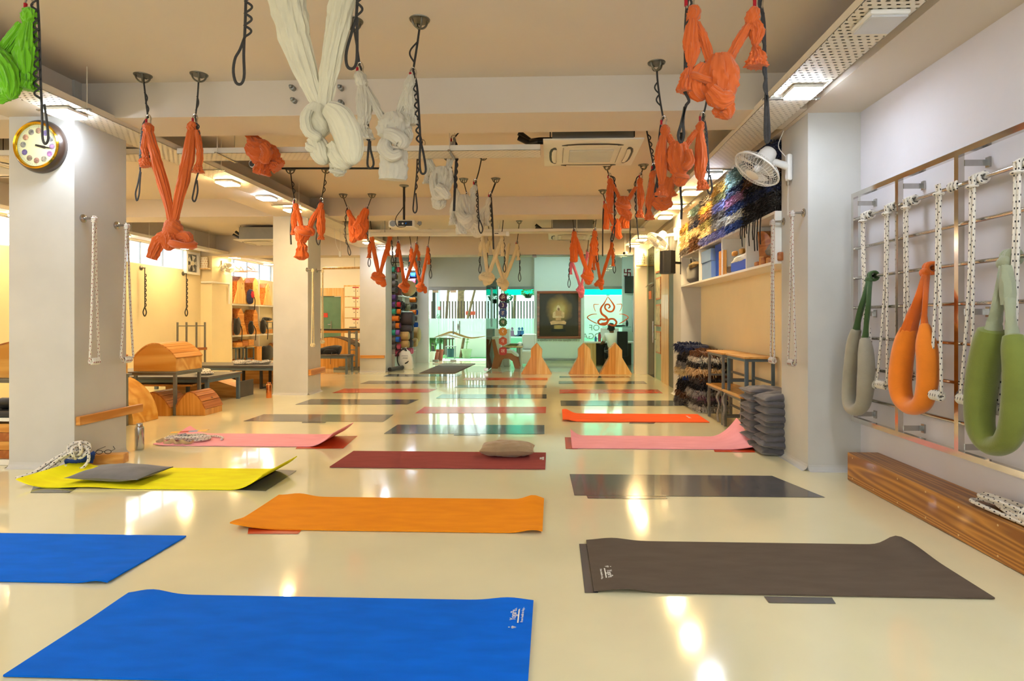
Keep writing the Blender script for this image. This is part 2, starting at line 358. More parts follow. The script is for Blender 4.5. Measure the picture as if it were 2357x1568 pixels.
# ------------------------------------------------------------ the setting
YB, CZ, BZ = -5.0, 3.28, 2.98                    # wall behind the camera, ceiling, beam underside
floor = struct(MB().box((-8.8, YB, -.12), (2.9, 17.95, 0)), 'floor', M['floor'], 'glossy cream epoxy floor with painted rectangles', smooth=False)
struct(MB().box((-8.8, YB, CZ), (2.9, 17.95, CZ+.15)), 'ceiling', M['ceil'], 'plain tan-white ceiling slab', smooth=False)
def wallbox(name, lo, hi, m='wall', label=None): return struct(MB().box(lo, hi), name, M[m], label, smooth=False)
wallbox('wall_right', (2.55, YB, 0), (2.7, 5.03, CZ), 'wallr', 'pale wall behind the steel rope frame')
wallbox('wall_right_recess', (2.38, 5.6, 0), (2.7, 9.65, CZ), 'wally', 'cream recess wall under the blanket shelf')
wallbox('wall_right_far', (2.22, 10.25, 0), (2.7, 13.9, CZ), 'wall', 'cream side wall holding the glass door at the far right')
wallbox('wall_reception_side', (1.885, 13.75, 0), (2.22, 13.95, CZ), 'wall', 'narrow white wall beside the glass partition')
wallbox('wall_lobby_right', (2.3, 13.95, 0), (2.45, 17.0, CZ), 'mint', 'white side wall of the reception')
wallbox('wall_corridor', (-4.25, 14.6, 0), (-4.1, 17.3, CZ), 'wallw', 'white wall behind the rack of rolled mats')
def column(lo, hi, label, m='colm'):
    b = MB(); x0, y0 = lo; x1, y1 = hi; z = CZ
    b.box((x0, y0, 0), (x1, y1, z))
    # coved skirting poured with the floor
    for (p, q, n) in (((x0, y0), (x1, y0), (0, -1)), ((x1, y0), (x1, y1), (1, 0)), ((x1, y1), (x0, y1), (0, 1)), ((x0, y1), (x0, y0), (-1, 0))):
        for k in range(4):
            a0 = math.pi/2*k/4; a1 = math.pi/2*(k+1)/4; r = .05
            d0, h0 = r*(1-math.sin(a0)), r*(1-math.cos(a0)); d1, h1 = r*(1-math.sin(a1)), r*(1-math.cos(a1))
            def ex(P, d, h): return Vector((P[0]+n[0]*d, P[1]+n[1]*d, h))
            b.poly([ex(p, d0, h0), ex(q, d0, h0), ex(q, d1, h1), ex(p, d1, h1)])
    return struct(b, 'column', M[m], label, smooth=False)
column((-4.6, 4.87), (-4.03, 5.48), 'square cream column carrying the wall clock')
column((-4.66, 9.76), (-4.07, 10.3), 'square cream column in the middle of the left row')
column((-4.6, 14.05), (-3.98, 14.6), 'square cream column beside the rack of rolled mats')
column((2.12, 5.03), (2.56, 5.6), 'cream pilaster carrying the white wall fan')
column((2.06, 9.65), (2.6, 10.25), 'cream pilaster behind the black loudspeaker')
column((-8.5, 14.07), (-8.22, 14.95), 'cream pilaster on the window wall', 'wally')
def beam(lo, hi, label): return struct(MB().box(lo, hi), 'ceiling_beam', M['ceil'], label, smooth=False)
bm = beam((-8.5, 4.95, BZ), (2.7, 5.47, CZ), 'nearest cross beam under the ceiling')
for px, py in ((674, 203), (677, 232), (785, 203), (786, 237)):
    p = PY(px, py, 4.93); MB().lathe([(.02, .0), (.022, .045), (.012, .05), (.012, .075), (.001, .078)], (p.x, 4.952, p.z), Matrix(((1, 0, 0), (0, 0, -1), (0, 1, 0))), 12).build('anchor_bolt', M['gmetal'], bm)
beam((-8.5, 9.78, BZ), (2.7, 10.3, CZ), 'second cross beam, above the projector')
beam((-8.5, 14.06, 2.79), (2.3, 14.6, CZ), 'far cross beam above the glass partition')
beam((-4.62, YB, BZ-.005), (-4.05, 17.8, CZ), 'long ceiling beam over the left row of columns')
beam((2.08, YB, BZ-.005), (2.7, 13.9, CZ), 'long ceiling beam along the right wall')
beam((-8.5, YB, 2.92), (-8.12, 17.8, CZ), 'long ceiling beam along the window wall')
# left window wall with its strip of high windows
WX0, WX1 = -8.65, -8.5
for i, (y0, y1, z0, z1) in enumerate(((YB, 17.95, 0, 2.40), (YB, 17.95, 2.88, CZ), (YB, 2.0, 2.4, 2.88), (13.5, 15.0, 2.4, 2.88))):
    wallbox(('wall_left', 'wall_left_upper', 'wall_left_pier', 'wall_left_pier_far')[i], (WX0, y0, z0), (WX1, y1, z1), 'wally')
def window_strip(name, y0, y1, z0, z1, step, label):
    w = thing(name, label, None, (WX1, (y0+y1)/2, z0)); w['kind'] = 'structure'
    n = max(1, round((y1-y0)/step)); fr = MB(); t = .025
    fr.box((-8.6, y0, z0), (-8.56, y1, z0+t)).box((-8.6, y0, z1-t), (-8.56, y1, z1)); fr.build('window_frame', M['white'], w, smooth=False)
    for i in range(n+1):
        y = y0+(y1-y0)*i/n; MB().box((-8.6, y-.006, z0), (-8.56, y+.006, z1)).build('mullion', M['gmetal'], w, smooth=False)
        if i < n: MB().box((-8.582, y+.012, z0+t), (-8.578, y+(y1-y0)/n-.012, z1-t)).build('pane', M['pane'], w, smooth=False)
window_strip('window_1', 2.0, 13.5, 2.40, 2.88, .72, 'high strip window along the left wall')
window_strip('window_2', 15.0, 17.8, 2.40, 2.88, .7, 'high strip window above the prop shelves')
# back walls
wallbox('wall_back_left', (-8.65, 17.8, 0), (-4.1, 17.95, CZ), 'wallw', 'white end wall behind the lockers')
b = MB(); b.box((-4.25, 17.15, 0), (-3.6, 17.3, CZ)); struct(b, 'wall_entrance_jamb', M['wallw'], smooth=False)
wallbox('wall_entrance_header', (-3.6, 17.15, 2.2), (2.45, 17.3, CZ), 'greyw', 'grey-beige wall above the glass entrance doors')
wallbox('wall_back', (-.53, 17.0, 0), (.9, 17.15, CZ), 'mint', 'white wall panel carrying the framed painting')
wallbox('wall_back_right', (1.98, 17.0, 0), (2.45, 17.15, CZ), 'mint', 'white wall with the small dark screen')
# wall behind the camera with wide windows
for i, (lo, hi) in enumerate((((-8.65, YB-.15, 0), (2.7, YB, .9)), ((-8.65, YB-.15, 2.7), (2.7, YB, CZ)), ((-8.65, YB-.15, .9), (-7.6, YB, 2.7)), ((1.7, YB-.15, .9), (2.7, YB, 2.7)), ((-3.3, YB-.15, .9), (-2.7, YB, 2.7)))):
    wallbox(('wall_front', 'wall_front_upper', 'wall_front_left', 'wall_front_right', 'wall_front_pier')[i], lo, hi, 'wall')
# painted rectangles on the floor
def paint(pts, m):
    q = [PZ(*p) for p in pts]; b = MB(); n = len(q)
    b.poly([(p.x, p.y, .0022) for p in q][::-1]); 
    b.build('painted_rectangle', M[m], floor, smooth=False)
for pts, m in (
    (((1311,1092),(1777,1096),(1900,1146),(1322,1141)), 'pdark'), (((1350,1142),(1532,1143.5),(1536,1149),(1353,1148)), 'pdark'),
    (((915,978),(1253,979),(1253,1000),(883,999)), 'pdark'), (((1046,1000.2),(1106,1000.4),(1104,1003),(1044,1002.6)), 'pdark'),
    (((607,954),(906,955),(882,971.6),(560,970)), 'pdark'), (((697,971.2),(752,971.4),(748,974.3),(694,974)), 'pdark'),
    (((977,937),(1257,937),(1256,951.5),(955,952)), 'pred'), (((716,919),(965,920),(938,931.5),(679,932)), 'pdark'),
    (((1290,922.6),(1554,922.6),(1570,934.7),(1291,934.7)), 'pdark'), (((792,895),(1007,895.5),(985,903.8),(764,905)), 'pred'),
    (((1288,897),(1514,897),(1526,906),(1288,906)), 'pred'), (((1017,908),(1258,908),(1258,918),(1003,917.5)), 'pdark'),
    (((849,877),(1045,877),(1031,883.5),(828,884)), 'pdark'), (((896,861.5),(1064,861.5),(1055,867),(882,867)), 'pdark'),
    (((1073,870),(1260,870),(1260,875.5),(1064,875.5)), 'pred'), (((1055,886.7),(1258,886.7),(1258,893),(1045,892.5)), 'pdark'),
    (((1286,878),(1482,878),(1490,884),(1286,884)), 'pdark'), (((1288,866),(1447,866),(1452,870),(1288,870)), 'pdark'),
    (((1333,1253),(1352,1253),(1377,1366),(1346,1366)), 'pdark'), (((1758,1374),(1915,1377),(1924,1391),(1770,1389)), 'pdark'),
    (((572,1216),(700,1216),(686,1230),(570,1230)), 'pred'), (((78,1118),(180,1122),(160,1135),(70,1135)), 'pdark'),
    (((600,1080),(683,1084),(612,1131),(540,1128)), 'pdark'), (((700,1006),(823,1004),(790,1033),(680,1034)), 'pred'),
    (((1300,1007),(1330,1008),(1330,1034),(1302,1034)), 'pred'), (((1640,1030),(1735,1032),(1738,1042),(1645,1041)), 'pred'),
    (((1450,972),(1510,972),(1505,976),(1448,975.5)), 'pdark')): paint(pts, m)
# ------------------------------------------------------------ cable trays and ceiling lights
M['trayshade'] = mat('tray_shade_brown', '#5a4f44', .7, 0, .4, 30, stretch=(1, 1, 1))  # dark tone for the shaded inside of the trays
def tray(x0, x1, y0, y1, z, along, label, hang, brk=True):
    t = thing('cable_tray', label, 'cable tray', ((x0+x1)/2, (y0+y1)/2, z), 'perforated cable trays')
    MB().box((x0, y0, z), (x1, y1, z+.003)).build('tray_bottom', M['tray'], t, smooth=False)
    for s in (0, 1):
        b = MB()
        if along == 1: xx = x0 if s == 0 else x1-.003; b.box((xx, y0, z), (xx+.003, y1, z+.055))
        else: yy = y0 if s == 0 else y1-.003; b.box((x0, yy, z), (x1, yy+.003, z+.055))
        b.build('tray_side', M['traylip'], t, smooth=False)
    if along == 1: MB().box((x0+.03, y0, z+.012), (x1-.03, y1, z+.03)).build('tray_shade_strip', M['trayshade'], t, smooth=False)  # dark strip laid inside so the holes read as shaded
    else: MB().box((x0, y0+.02, z+.012), (x1, y1-.02, z+.03)).build('tray_shade_strip', M['trayshade'], t, smooth=False)
    for h in hang:
        for s in (-1, 1):
            if along == 1: p = ((x0-.02) if s < 0 else (x1+.02), h)
            else: p = (h, (y0-.02) if s < 0 else (y1+.02))
            top = CZ if not (along == 1 and (2.08 < p[0] or -4.62 < p[0] < -4.05)) else BZ
            if p[0] < -8.12: top = 2.92
            for by in ((4.95, 5.47), (9.78, 10.3)):
                if by[0] < p[1] < by[1]: top = BZ
            MB().cyl((p[0], p[1], z-.02), (p[0], p[1], top), .004, n=6).build('hanger_rod', M['offwhite'], t)
        if brk:
            b = MB()
            if along == 1: b.box((x0-.05, h-.012, z-.012), (x1+.05, h+.012, z-.001))
            else: b.box((h-.012, y0-.05, z-.012), (h+.012, y1+.05, z-.001))
            b.build('support_bar', M['steel'], t, smooth=False)
    return t
TZ = 2.945
tray(-4.08, -3.74, -4.8, 13.9, TZ, 1, 'long perforated tray of lights along the left columns', (-2, 0.5, 2.6, 4.62, 6.55, 8.6, 11.6, 13.4))
tray(1.65, 1.98, -4.8, 13.7, TZ, 1, 'long perforated tray of lights along the right wall', (-2, .5, 2.7, 4.6, 6.75, 8.75, 11.9, 13.2))
tray(-3.72, -.12, 5.76, 6.04, TZ-.045, 0, 'perforated cross tray ending at the nearest ceiling air conditioner', (-3.3, -1.0))
tray(-5.6, -4.1, 5.76, 6.04, TZ-.045, 0, 'perforated cross tray beside the clock column', (-4.9,))
tray(-3.7, 1.7, 11.0, 11.25, 2.88, 0, 'perforated cross tray behind the long white screen case', (-3.2, -1.0, .45))
tray(-8.1, -7.8, 4, 17.6, 2.83, 1, 'perforated tray along the high strip window', (6, 9, 11.2, 13.2, 15.2, 16.6), False)
tray(-4.05, -3.7, 14.7, 17.1, 2.66, 1, 'short perforated tray over the entrance passage', (15.3, 16.6), False)
def led(x, y, z, kind, label, w=.22, cat='ceiling light', grp='square ceiling lights'):
    t = thing('ceiling_light', label, cat, (x, y, z), grp)
    MB().bbox((x-w/2, y-w/2, z-.03), (x+w/2, y+w/2, z), .02).build('housing', M['white'], t)
    MB().box((x-w/2+.012, y-w/2+.012, z-.042), (x+w/2-.012, y+w/2-.012, z-.0305)).build('diffuser', M[kind], t, smooth=False)
for x, y, k, l in ((-3.93, 4.66, 'ledc', 'white square light above the wall clock'), (-3.96, 7.12, 'ledw', 'warm square light on the left tray, second from the clock'),
    (-3.92, 8.02, 'ledc', 'white square light on the left tray, third from the clock'), (-3.96, 8.92, 'ledw', 'warm square light on the left tray just before the middle column'),
    (-3.98, 12.75, 'ledw', 'warm square light on the left tray beyond the middle column'), (-3.94, 13.7, 'ledc', 'white square light on the left tray at the far column'),
    (1.83, 3.4, 'ledoff', 'unlit square ceiling light nearest the camera on the right tray'), (1.83, 4.43, 'ledc', 'white square light on the right tray above the wall fan'),
    (1.83, 6.95, 'ledc', 'white square light on the right tray beyond the wall fan'), (1.81, 7.88, 'ledw', 'warm square light, second beyond the wall fan on the right tray'),
    (1.82, 8.85, 'ledw', 'warm square light, third beyond the wall fan on the right tray'), (1.83, 9.75, 'ledw', 'warm square light, fourth beyond the wall fan on the right tray'),
    (1.85, 12.5, 'ledw', 'warm square light on the right tray near the security camera'), (1.84, 13.5, 'ledw', 'farthest warm square light on the right tray'),
    (-3.93, 2.6, 'ledc', 'unseen fill light added left of the camera'), (-3.93, 1.5, 'ledc', 'second unseen fill light added left of the camera'), (-3.93, .4, 'ledc', 'unseen fill light added left and behind the camera'), (-3.93, -1.0, 'ledc', 'unseen fill light added behind the camera on the left'), (-3.93, -2.4, 'ledc', 'unseen fill light added far behind the camera on the left'),  # out-of-frame lamps, this row and the next, added to brighten the floor
    (1.83, 1.2, 'ledc', 'unseen fill light added right of the camera'), (1.83, 2.2, 'ledc', 'second unseen fill light added right of the camera'), (1.83, .1, 'ledc', 'unseen fill light added beside the camera on the right'), (1.83, -1.2, 'ledc', 'unseen fill light added right and behind the camera'), (1.83, -3.4, 'ledc', 'unseen fill light added far behind the camera on the right')):
    led(x, y, TZ-.001, k, l)
led(-3.87, 16.2, 2.659, 'ledc', 'square light on the passage tray by the entrance')
for x, y, k, l in ((-7.95, 8.6, 'ledw', 'square light on the window-wall tray behind the column'), (-7.95, 10.7, 'ledw', 'warm square light added over the high strip window to brighten the wall'), (-7.95, 12.6, 'ledw', 'square light beside the extractor fan'), (-7.95, 14.6, 'ledw', 'warm square light over the left pilaster'), (-7.95, 16.4, 'ledw', 'warm square light above the prop shelves')): led(x, y, 2.829, k, l)  # the lamp over the strip window is added to warm the wall
for x, y, l in ((1.2, 15.4, 'round-off white light over the reception chair'), (0.2, 15.8, 'white light over the reception in front of the painting'), (-.9, 15.4, 'white light over the reception sofa')):
    led(x, y, CZ, 'ledc', l)
for x, y, l in ((-6.3, 2.4, 'ceiling light of the left bay near the camera'), (-6.2, 7.6, 'ceiling light of the left bay above the wooden arches'), (-6.1, 15.9, 'ceiling light above the lockers')):
    led(x, y, CZ, 'ledw', l, .3)
# ------------------------------------------------------------ ceiling cassettes
def cassette(x0, y0, z, label, duct=True, w=.95):
    t = thing('ceiling_air_conditioner', label, 'air conditioner', (x0+w/2, y0+w/2, z), 'ceiling cassette air conditioners')
    c = Vector((x0+w/2, y0+w/2, 0)); h = w/2
    b = MB()   # panel: chamfered square ring
    prof = [(h, z+.035), (h, z+.02), (h*.86, z), (h*.60, z), (h*.58, z+.02)]
    def ring(r, zz, rr):
        out = []
        for k in range(32):
            a = 2*math.pi*k/32; cx, sy = math.cos(a), math.sin(a); m = max(abs(cx), abs(sy)); q = 1/m if rr == 0 else 1/((abs(cx)**rr+abs(sy)**rr)**(1/rr))
            out.append(Vector((c.x+r*cx*q, c.y+r*sy*q, zz)))
        return out
    rs = [ring(prof[0][0], prof[0][1], 0), ring(prof[1][0], prof[1][1], 0), ring(prof[2][0], prof[2][1], 7), ring(prof[3][0], prof[3][1], 0), ring(prof[4][0], prof[4][1], 0)]
    base = len(b.v)
    for r in rs: b.v += r
    for i in range(len(rs)-1):
        for k in range(32): b.f.append([i*32+k, i*32+(k+1) % 32, (i+1)*32+(k+1) % 32, (i+1)*32+k])
    b.f.append([k for k in range(32)]); b.build('panel', M['offwhite'], t)
    MB().bbox((c.x-h*.585, c.y-h*.585, z-.004), (c.x+h*.585, c.y+h*.585, z+.024), .008).build('inner_frame', M['offwhite'], t)
    g = thing_part('intake_grille', t)
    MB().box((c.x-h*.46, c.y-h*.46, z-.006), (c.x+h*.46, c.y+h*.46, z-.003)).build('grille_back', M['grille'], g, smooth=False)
    gb = MB()
    for k in range(23):
        yy = c.y-h*.45+h*.9*k/22; gb.box((c.x-h*.455, yy-.004, z-.011), (c.x+h*.455, yy+.004, z-.006))
    gb.build('grille_bars', M['offwhite'], g, smooth=False)
    for k in range(4):
        a = k*math.pi/2; d = Vector((math.cos(a), math.sin(a), 0)); e = Vector((-d.y, d.x, 0))
        s = MB(); p0 = c+d*h*.74+Vector((0, 0, z-.001))
        s.tube([p0+e*h*u+d*h*(.07-.10*abs(u)**3*2) for u in (-.62, -.5, -.3, 0, .3, .5, .62)], [.012, .03, .034, .034, .034, .03, .012], 8, flat=.12, up=(0, 0, 1)); s.build('air_slot', M['black'], t)
        v = MB(); v.tube([p0+e*h*u+d*h*(.045-.10*abs(u)**3*2)+Vector((0, 0, -.006)) for u in (-.5, -.3, 0, .3, .5)], [.016, .022, .022, .022, .016], 8, flat=.15, up=(0, 0, 1)); v.build('louver', M['offwhite'], t)
    if duct:
        MB().box((c.x-h*.82, c.y-h*.82, z+.036), (c.x+h*.82, c.y+h*.82, min(z+.30, CZ-.01))).build('casing', M['gmetal'], t, smooth=False)
        for sx in (-1, 1):
            for sy in (-1, 1): MB().cyl((c.x+sx*h*.86, c.y+sy*h*.6, z+.1), (c.x+sx*h*.86, c.y+sy*h*.6, CZ), .005, n=6).build('hanger_rod', M['dmetal'], t)
        for k in range(2): MB().tube([(c.x-h*.82, c.y-.1+.12*k, z+.12+.05*k), (c.x-h*1.1, c.y-.1+.12*k, z+.12+.05*k), (c.x-h*1.3, c.y+.02+.1*k, z+.14+.05*k), (c.x-h*1.55, c.y+.02+.1*k, z+.2+.08*k)], .03, 10).build('insulated_pipe', M['black'], t)
    return t
def thing_part(name, parent):
    o = bpy.data.objects.new(name, None); COL.objects.link(o); o.parent = parent; o.empty_display_size = .05; return o
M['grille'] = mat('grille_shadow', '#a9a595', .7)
p = PY(1250, 313, 5.62); cassette(p.x, 5.62, 2.93, 'square white ceiling air conditioner nearest the camera')
p = PY(1262, 535, 11.5); cassette(p.x, 11.5, 2.9, 'square white ceiling air conditioner in front of the far beam')
p = PY(536, 540, 12.4); cassette(p.x, 12.4, 2.93, 'ceiling air conditioner with bare metal casing in the left bay')
cassette(-6.7, 5.9, 2.93, 'ceiling air conditioner half hidden behind the clock column')
# projector, screen case, conduits, cameras
pc = PY(930, 517, 8.9)
t = thing('projector', 'white ceiling projector hanging below the second beam', 'projector', (pc.x, pc.y, pc.z-.06))
MB().bbox((pc.x-.2, pc.y-.15, pc.z-.065), (pc.x+.2, pc.y+.15, pc.z+.05), .025).build('housing', M['offwhite'], t)
MB().cyl((pc.x-.13, pc.y-.152, pc.z-.01), (pc.x-.13, pc.y-.162, pc.z-.01), .045, n=20).build('speaker_grille', M['gmetal'], t)
MB().box((pc.x-.05, pc.y-.156, pc.z-.045), (pc.x+.16, pc.y-.151, pc.z+.03)).build('socket_panel', M['black'], t, smooth=False)
for k in range(4): MB().cyl((pc.x-.03+.05*k, pc.y-.165, pc.z-.01), (pc.x-.03+.05*k, pc.y-.156, pc.z-.01), .013, n=10).build('socket', (M['chrome'], M['ledoff'], M['mblue'], M['black'])[k], t)
MB().cyl((pc.x, pc.y, pc.z+.05), (pc.x, pc.y, CZ), .018, n=10).build('mount_pole', M['dmetal'], t)
MB().lathe([(.07, CZ-.001), (.07, CZ-.012), (.03, CZ-.03)], (pc.x, pc.y, 0)).build('ceiling_plate', M['gmetal'], t)
MB().tube(smoothp([(pc.x+.01, pc.y-.03, CZ-.03), (pc.x+.02, pc.y-.05, pc.z+.3), (pc.x-.09, pc.y-.13, pc.z+.08), (pc.x-.06, pc.y-.17, pc.z-.05), (pc.x+.05, pc.y-.17, pc.z-.06), (pc.x+.08, pc.y-.165, pc.z-.01)], 24), .006, 6).build('cable', M['black'], t)
MB().obox((pc.x+.24, pc.y, pc.z+.02), (.05, .03, .05)).obox((pc.x+.22, pc.y, pc.z+.01), (.05, .02, .015)).build('bracket', M['gmetal'], t)
a = PY(848, 540, 10.7); c_ = PY(1172, 534, 10.7)
t = thing('screen_case', 'long white roller screen case hanging below the cross tray', 'projector screen', ((a.x+c_.x)/2, 10.7, a.z-.035))
MB().bbox((a.x, 10.66, a.z-.035), (c_.x, 10.74, a.z+.035), .012).build('case', M['offwhite'], t)
for xx in (a.x-.005, c_.x-.055): MB().bbox((xx, 10.65, a.z-.04), (xx+.06, 10.75, a.z+.04), .01).build('end_cap', M['white'], t)
MB().box((c_.x-.26, 10.657, a.z-.005), (c_.x-.19, 10.6595, a.z+.006)).build('maker_plate', M['dmetal'], t, smooth=False)
for xx in (a.x+.3, c_.x-.3): MB().cyl((xx, 10.7, a.z+.03), (xx, 10.7, CZ), .006, n=6).build('hanger_rod', M['gmetal'], t)
q0 = PZ(625, 388, CZ-.012); q1 = PZ(880, 388, CZ-.012)
solo(MB().tube([q0, q1], .012, 8), 'ceiling_conduit', M['black'], 'thin black conduit clipped across the ceiling', 'conduit')
def seccam(p, dirv, label, ztop):
    t = thing('security_camera', label, 'camera', p); d = Vector(dirv).normalized(); p = Vector(p)
    MB().cyl(p-d*.07, p+d*.07, .038, n=16).build('body', M['white'], t); MB().cyl(p+d*.0705, p+d*.078, .028, n=16).build('lens', M['black'], t)
    MB().bar(p+Vector((0, 0, .02)), Vector((p.x, p.y+.02, ztop)), .02).build('bracket', M['white'], t, smooth=False)
seccam(PY(592, 378, 5.9), (-.3, -1, -.2), 'small white security camera under the knotted orange hammock at the cross tray', TZ-.046)
seccam(PY(1439, 583, 12.9), (-.45, -1, -.1), 'small white security camera at the far end of the right tray', CZ)
# ------------------------------------------------------------ yoga mats
MAT_T = .007
def yoga_mat(name, x0, x1, y0, y1, m, label, zf=None, z0=.003, txt=None):
    """zf(u, v): lift of the mat; u left to right, v near to far"""
    t = thing('yoga_mat', label, 'yoga mat', ((x0+x1)/2, (y0+y1)/2, 0), 'yoga mats laid out in rows')
    zf = zf or (lambda u, v: 0); nu, nv = 64, 20
    def pos(u, v, up): 
        z = zf(u, v); e = 1e-3; du = (zf(min(u+e, 1), v)-zf(max(u-e, 0), v))/(2*e*(x1-x0)); dv = (zf(u, min(v+e, 1))-zf(u, max(v-e, 0)))/(2*e*(y1-y0))
        sx = x0+(x1-x0)*u; sy = y0+(y1-y0)*v
        nrm = Vector((-du, -dv, 1)).normalized()
        return Vector((sx, sy, z0+z))+nrm*(MAT_T if up else 0)
    top = MB().grid(lambda u, v: pos(u, v, True), nu, nv)
    bd = [(i/nu, 0) for i in range(nu)]+[(1, j/nv) for j in range(nv)]+[(1-i/nu, 1) for i in range(nu)]+[(0, 1-j/nv) for j in range(nv)]
    bb = len(top.v); 
    for (u, v) in bd: top.v.append(pos(u, v, True)); top.v.append(pos(u, v, False))
    n = len(bd)
    for i in range(n):
        a = bb+2*i; c = bb+2*((i+1) % n); top.f.append([a, a+1, c+1, c])
    o = top.build('mat_surface', m, t)
    bot = MB().grid(lambda u, v: pos(u, v, False), nu, nv); bot.f = [q[::-1] for q in bot.f]; bot.build('mat_underside', m if name != 'blue' else M['mback'], t)
    if txt:
        for (body, size, u, v, ang, sx) in txt:
            p = pos(u, v, True)+Vector((0, 0, .0012)); R = Matrix.Rotation(ang, 4, 'Z'); R.translation = p; R = R @ Matrix.Diagonal((sx, 1, 1, 1))
            if body == '_': MB().obox(p, (size*sx, .006, .0008), Matrix.Rotation(ang, 3, 'Z')).build('underline', M['print'], t, smooth=False)
            elif body == '<>':
                q = MB(); A = Matrix.Rotation(ang, 3, 'Z')
                for s in (-1, 1): q.poly([p+A @ Vector(c) for c in ((s*.002, -size, 0), (s*size*.55, 0, 0), (s*.002, size*.25, 0))])
                q.poly([p+A @ Vector((size*.2*math.cos(k*.785), size*.7+size*.2*math.sin(k*.785), 0)) for k in range(8)]); q.build('print_emblem', M['print'], t, smooth=False)
            else: text(body, M['print'], size, R, 'lettering', t)
    return t
def ss(a, b, x): 
    x = max(0, min(1, (x-a)/(b-a))); return x*x*(3-2*x)
def cu(a, x): x = max(0, (x-a)/(1-a)); return x*x
yoga_mat('blue', -1.93, -.085, 2.02, 2.64, M['mblue'], 'big bright blue mat nearest the camera with white lettering',
    lambda u, v: .022*math.exp(-((u-.06)/.05)**2)*ss(.6, 1, v)+.014*math.exp(-((u-.94)/.05)**2)*ss(.55, 1, v), txt=(
    ('YogaPeace', .036, .957, .80, math.pi/2, .82), ('_', .165, .9685, .80, math.pi/2, 1), ('From health to happiness', .0155, .977, .80, math.pi/2, .95), ('<>', .018, .957, .625, math.pi/2, 1)))
yoga_mat('blue2', -3.92, -2.115, 2.75, 3.36, M['mblue'], 'bright blue mat cut off by the left edge of the picture', lambda u, v: .012*math.exp(-((u-.97)/.03)**2)*ss(.5, 0, v))
yoga_mat('grey', .19, 1.985, 2.75, 3.375, M['mgrey'], 'dark grey-brown mat with white lettering at its left end',
    lambda u, v: .05*math.exp(-((u-.955)/.04)**2)*ss(.55, 1, v)+.016*math.exp(-((u-.08)/.06)**2)*(ss(.4, 0, v)+ss(.8, 1, v)), txt=(
    ('YogaPeace', .036, .050, .25, -math.pi/2, .82), ('_', .165, .0385, .25, -math.pi/2, 1), ('From health to happiness', .0155, .028, .25, -math.pi/2, .95), ('<>', .018, .050, .43, -math.pi/2, 1)))
yoga_mat('orange', -1.93, -.06, 3.49, 4.13, M['morange'], 'bright orange mat in the middle of the floor', lambda u, v: .035*cu(.82, 1-u)*(.3+.7*ss(.3, 0, v))+.03*math.exp(-((u-.96)/.035)**2)*ss(.5, 1, v)+.02*math.exp(-((u-.97)/.04)**2)*ss(.3, 0, v)+.02*math.exp(-((u-.08)/.05)**2)*ss(.6, 1, v))
yoga_mat('yellow', -4.0, -2.13, 4.29, 4.89, M['myellow'], 'yellow mat with curled ends below the wall clock', lambda u, v: .06*cu(.86, 1-u)+.11*cu(.87, u)+.012*math.exp(-((u-.30)/.10)**2)*ss(.4, 0, v))
yoga_mat('maroon', -1.89, -.062, 4.98, 5.585, M['mmaroon'], 'maroon mat under the beige cushion', txt=(('yoga', .05, .975, .6, math.pi/2, .8), ('from health', .03, .987, .6, math.pi/2, .8)))
yoga_mat('pinkl', -3.97, -2.16, 5.77, 6.38, M['mpink'], 'pink mat with a coil of rope on its left end', lambda u, v: .07*cu(.88, 1-u)*ss(.4, 1, v)+.012*cu(.9, 1-u)+.13*cu(.86, u))
yoga_mat('pinkr', .19, 1.96, 5.80, 6.42, M['mpink'], 'pink mat with a curled-up end beside the stacked cushions', lambda u, v: .20*cu(.84, u)*(.18+.82*ss(.1, 1, v))+.07*cu(.92, 1-u)*ss(.2, 1, v))
yoga_mat('orr', .125, 1.905, 7.31, 7.92, M['mred'], 'orange-red mat in front of the stools', lambda u, v: .06*math.exp(-((u-.02)/.05)**2)*(.4+.6*ss(.2, 1, v)), txt=(('yoga peace', .05, .90, .6, math.pi/2, .8),))
# ------------------------------------------------------------ cushions
def pillow(mb, c, sx, sy, sz, Mx=None, seed=0, wr=.12, pw=.62):
    c = Vector(c); rnd = Vector((seed*7.3, seed*2.1, seed))
    nu, nv = 26, 18
    for side in (1, -1):
        def fn(u, v):
            a = 2*u-1; b = 2*v-1; a = math.copysign(abs(a)**.9, a); b = math.copysign(abs(b)**.9, b)
            e = max(0, (1-a*a)*(1-b*b))**pw
            pinch = 1-.06*(1-abs(a))*abs(b)**2-.0; x = sx/2*a*(1-.07*(1-b*b)*abs(a)**6*0-.05*(1-abs(b)**3)*abs(a)**4); y = sy/2*b*(1-.05*(1-abs(a)**3)*abs(b)**4)
            w = wr*mnoise.noise(Vector((a*3, b*3, side))+rnd)*e
            z = side*sz/2*(e*(1+w))+.010*mnoise.noise(Vector((a*1.5, b*1.5, 0))+rnd)
            p = Vector((x, y, z)); return c+(Mx @ p if Mx else p)
        b0 = len(mb.f); mb.grid(fn, nu, nv)
        if side < 0: mb.f[b0:] = [q[::-1] for q in mb.f[b0:]]
    return mb
c = PZ(272, 1089, .055)
t = thing('cushion', 'flat charcoal cushion lying on the yellow mat', 'cushion', (c.x, c.y, .0), 'cushions')
Rz = Matrix.Rotation(math.radians(-3), 3, 'Z')
pillow(MB(), (c.x+.02, c.y+.0, .062), .60, .40, .105, Rz, 3).build('cushion_body', M['greyc'], t)
MB().tube([(c.x+.02+Rz[0][0]*x+Rz[0][1]*y, c.y+Rz[1][0]*x+Rz[1][1]*y, .062) for x, y in ((.295, -.19), (.28, 0), (.295, .19))], .004, 6).build('zip', M['black'], t)
c = PZ(1167, 1055, .0)
t = thing('cushion', 'beige wrinkled cushion lying on the maroon mat', 'cushion', (c.x, c.y, 0), 'cushions')
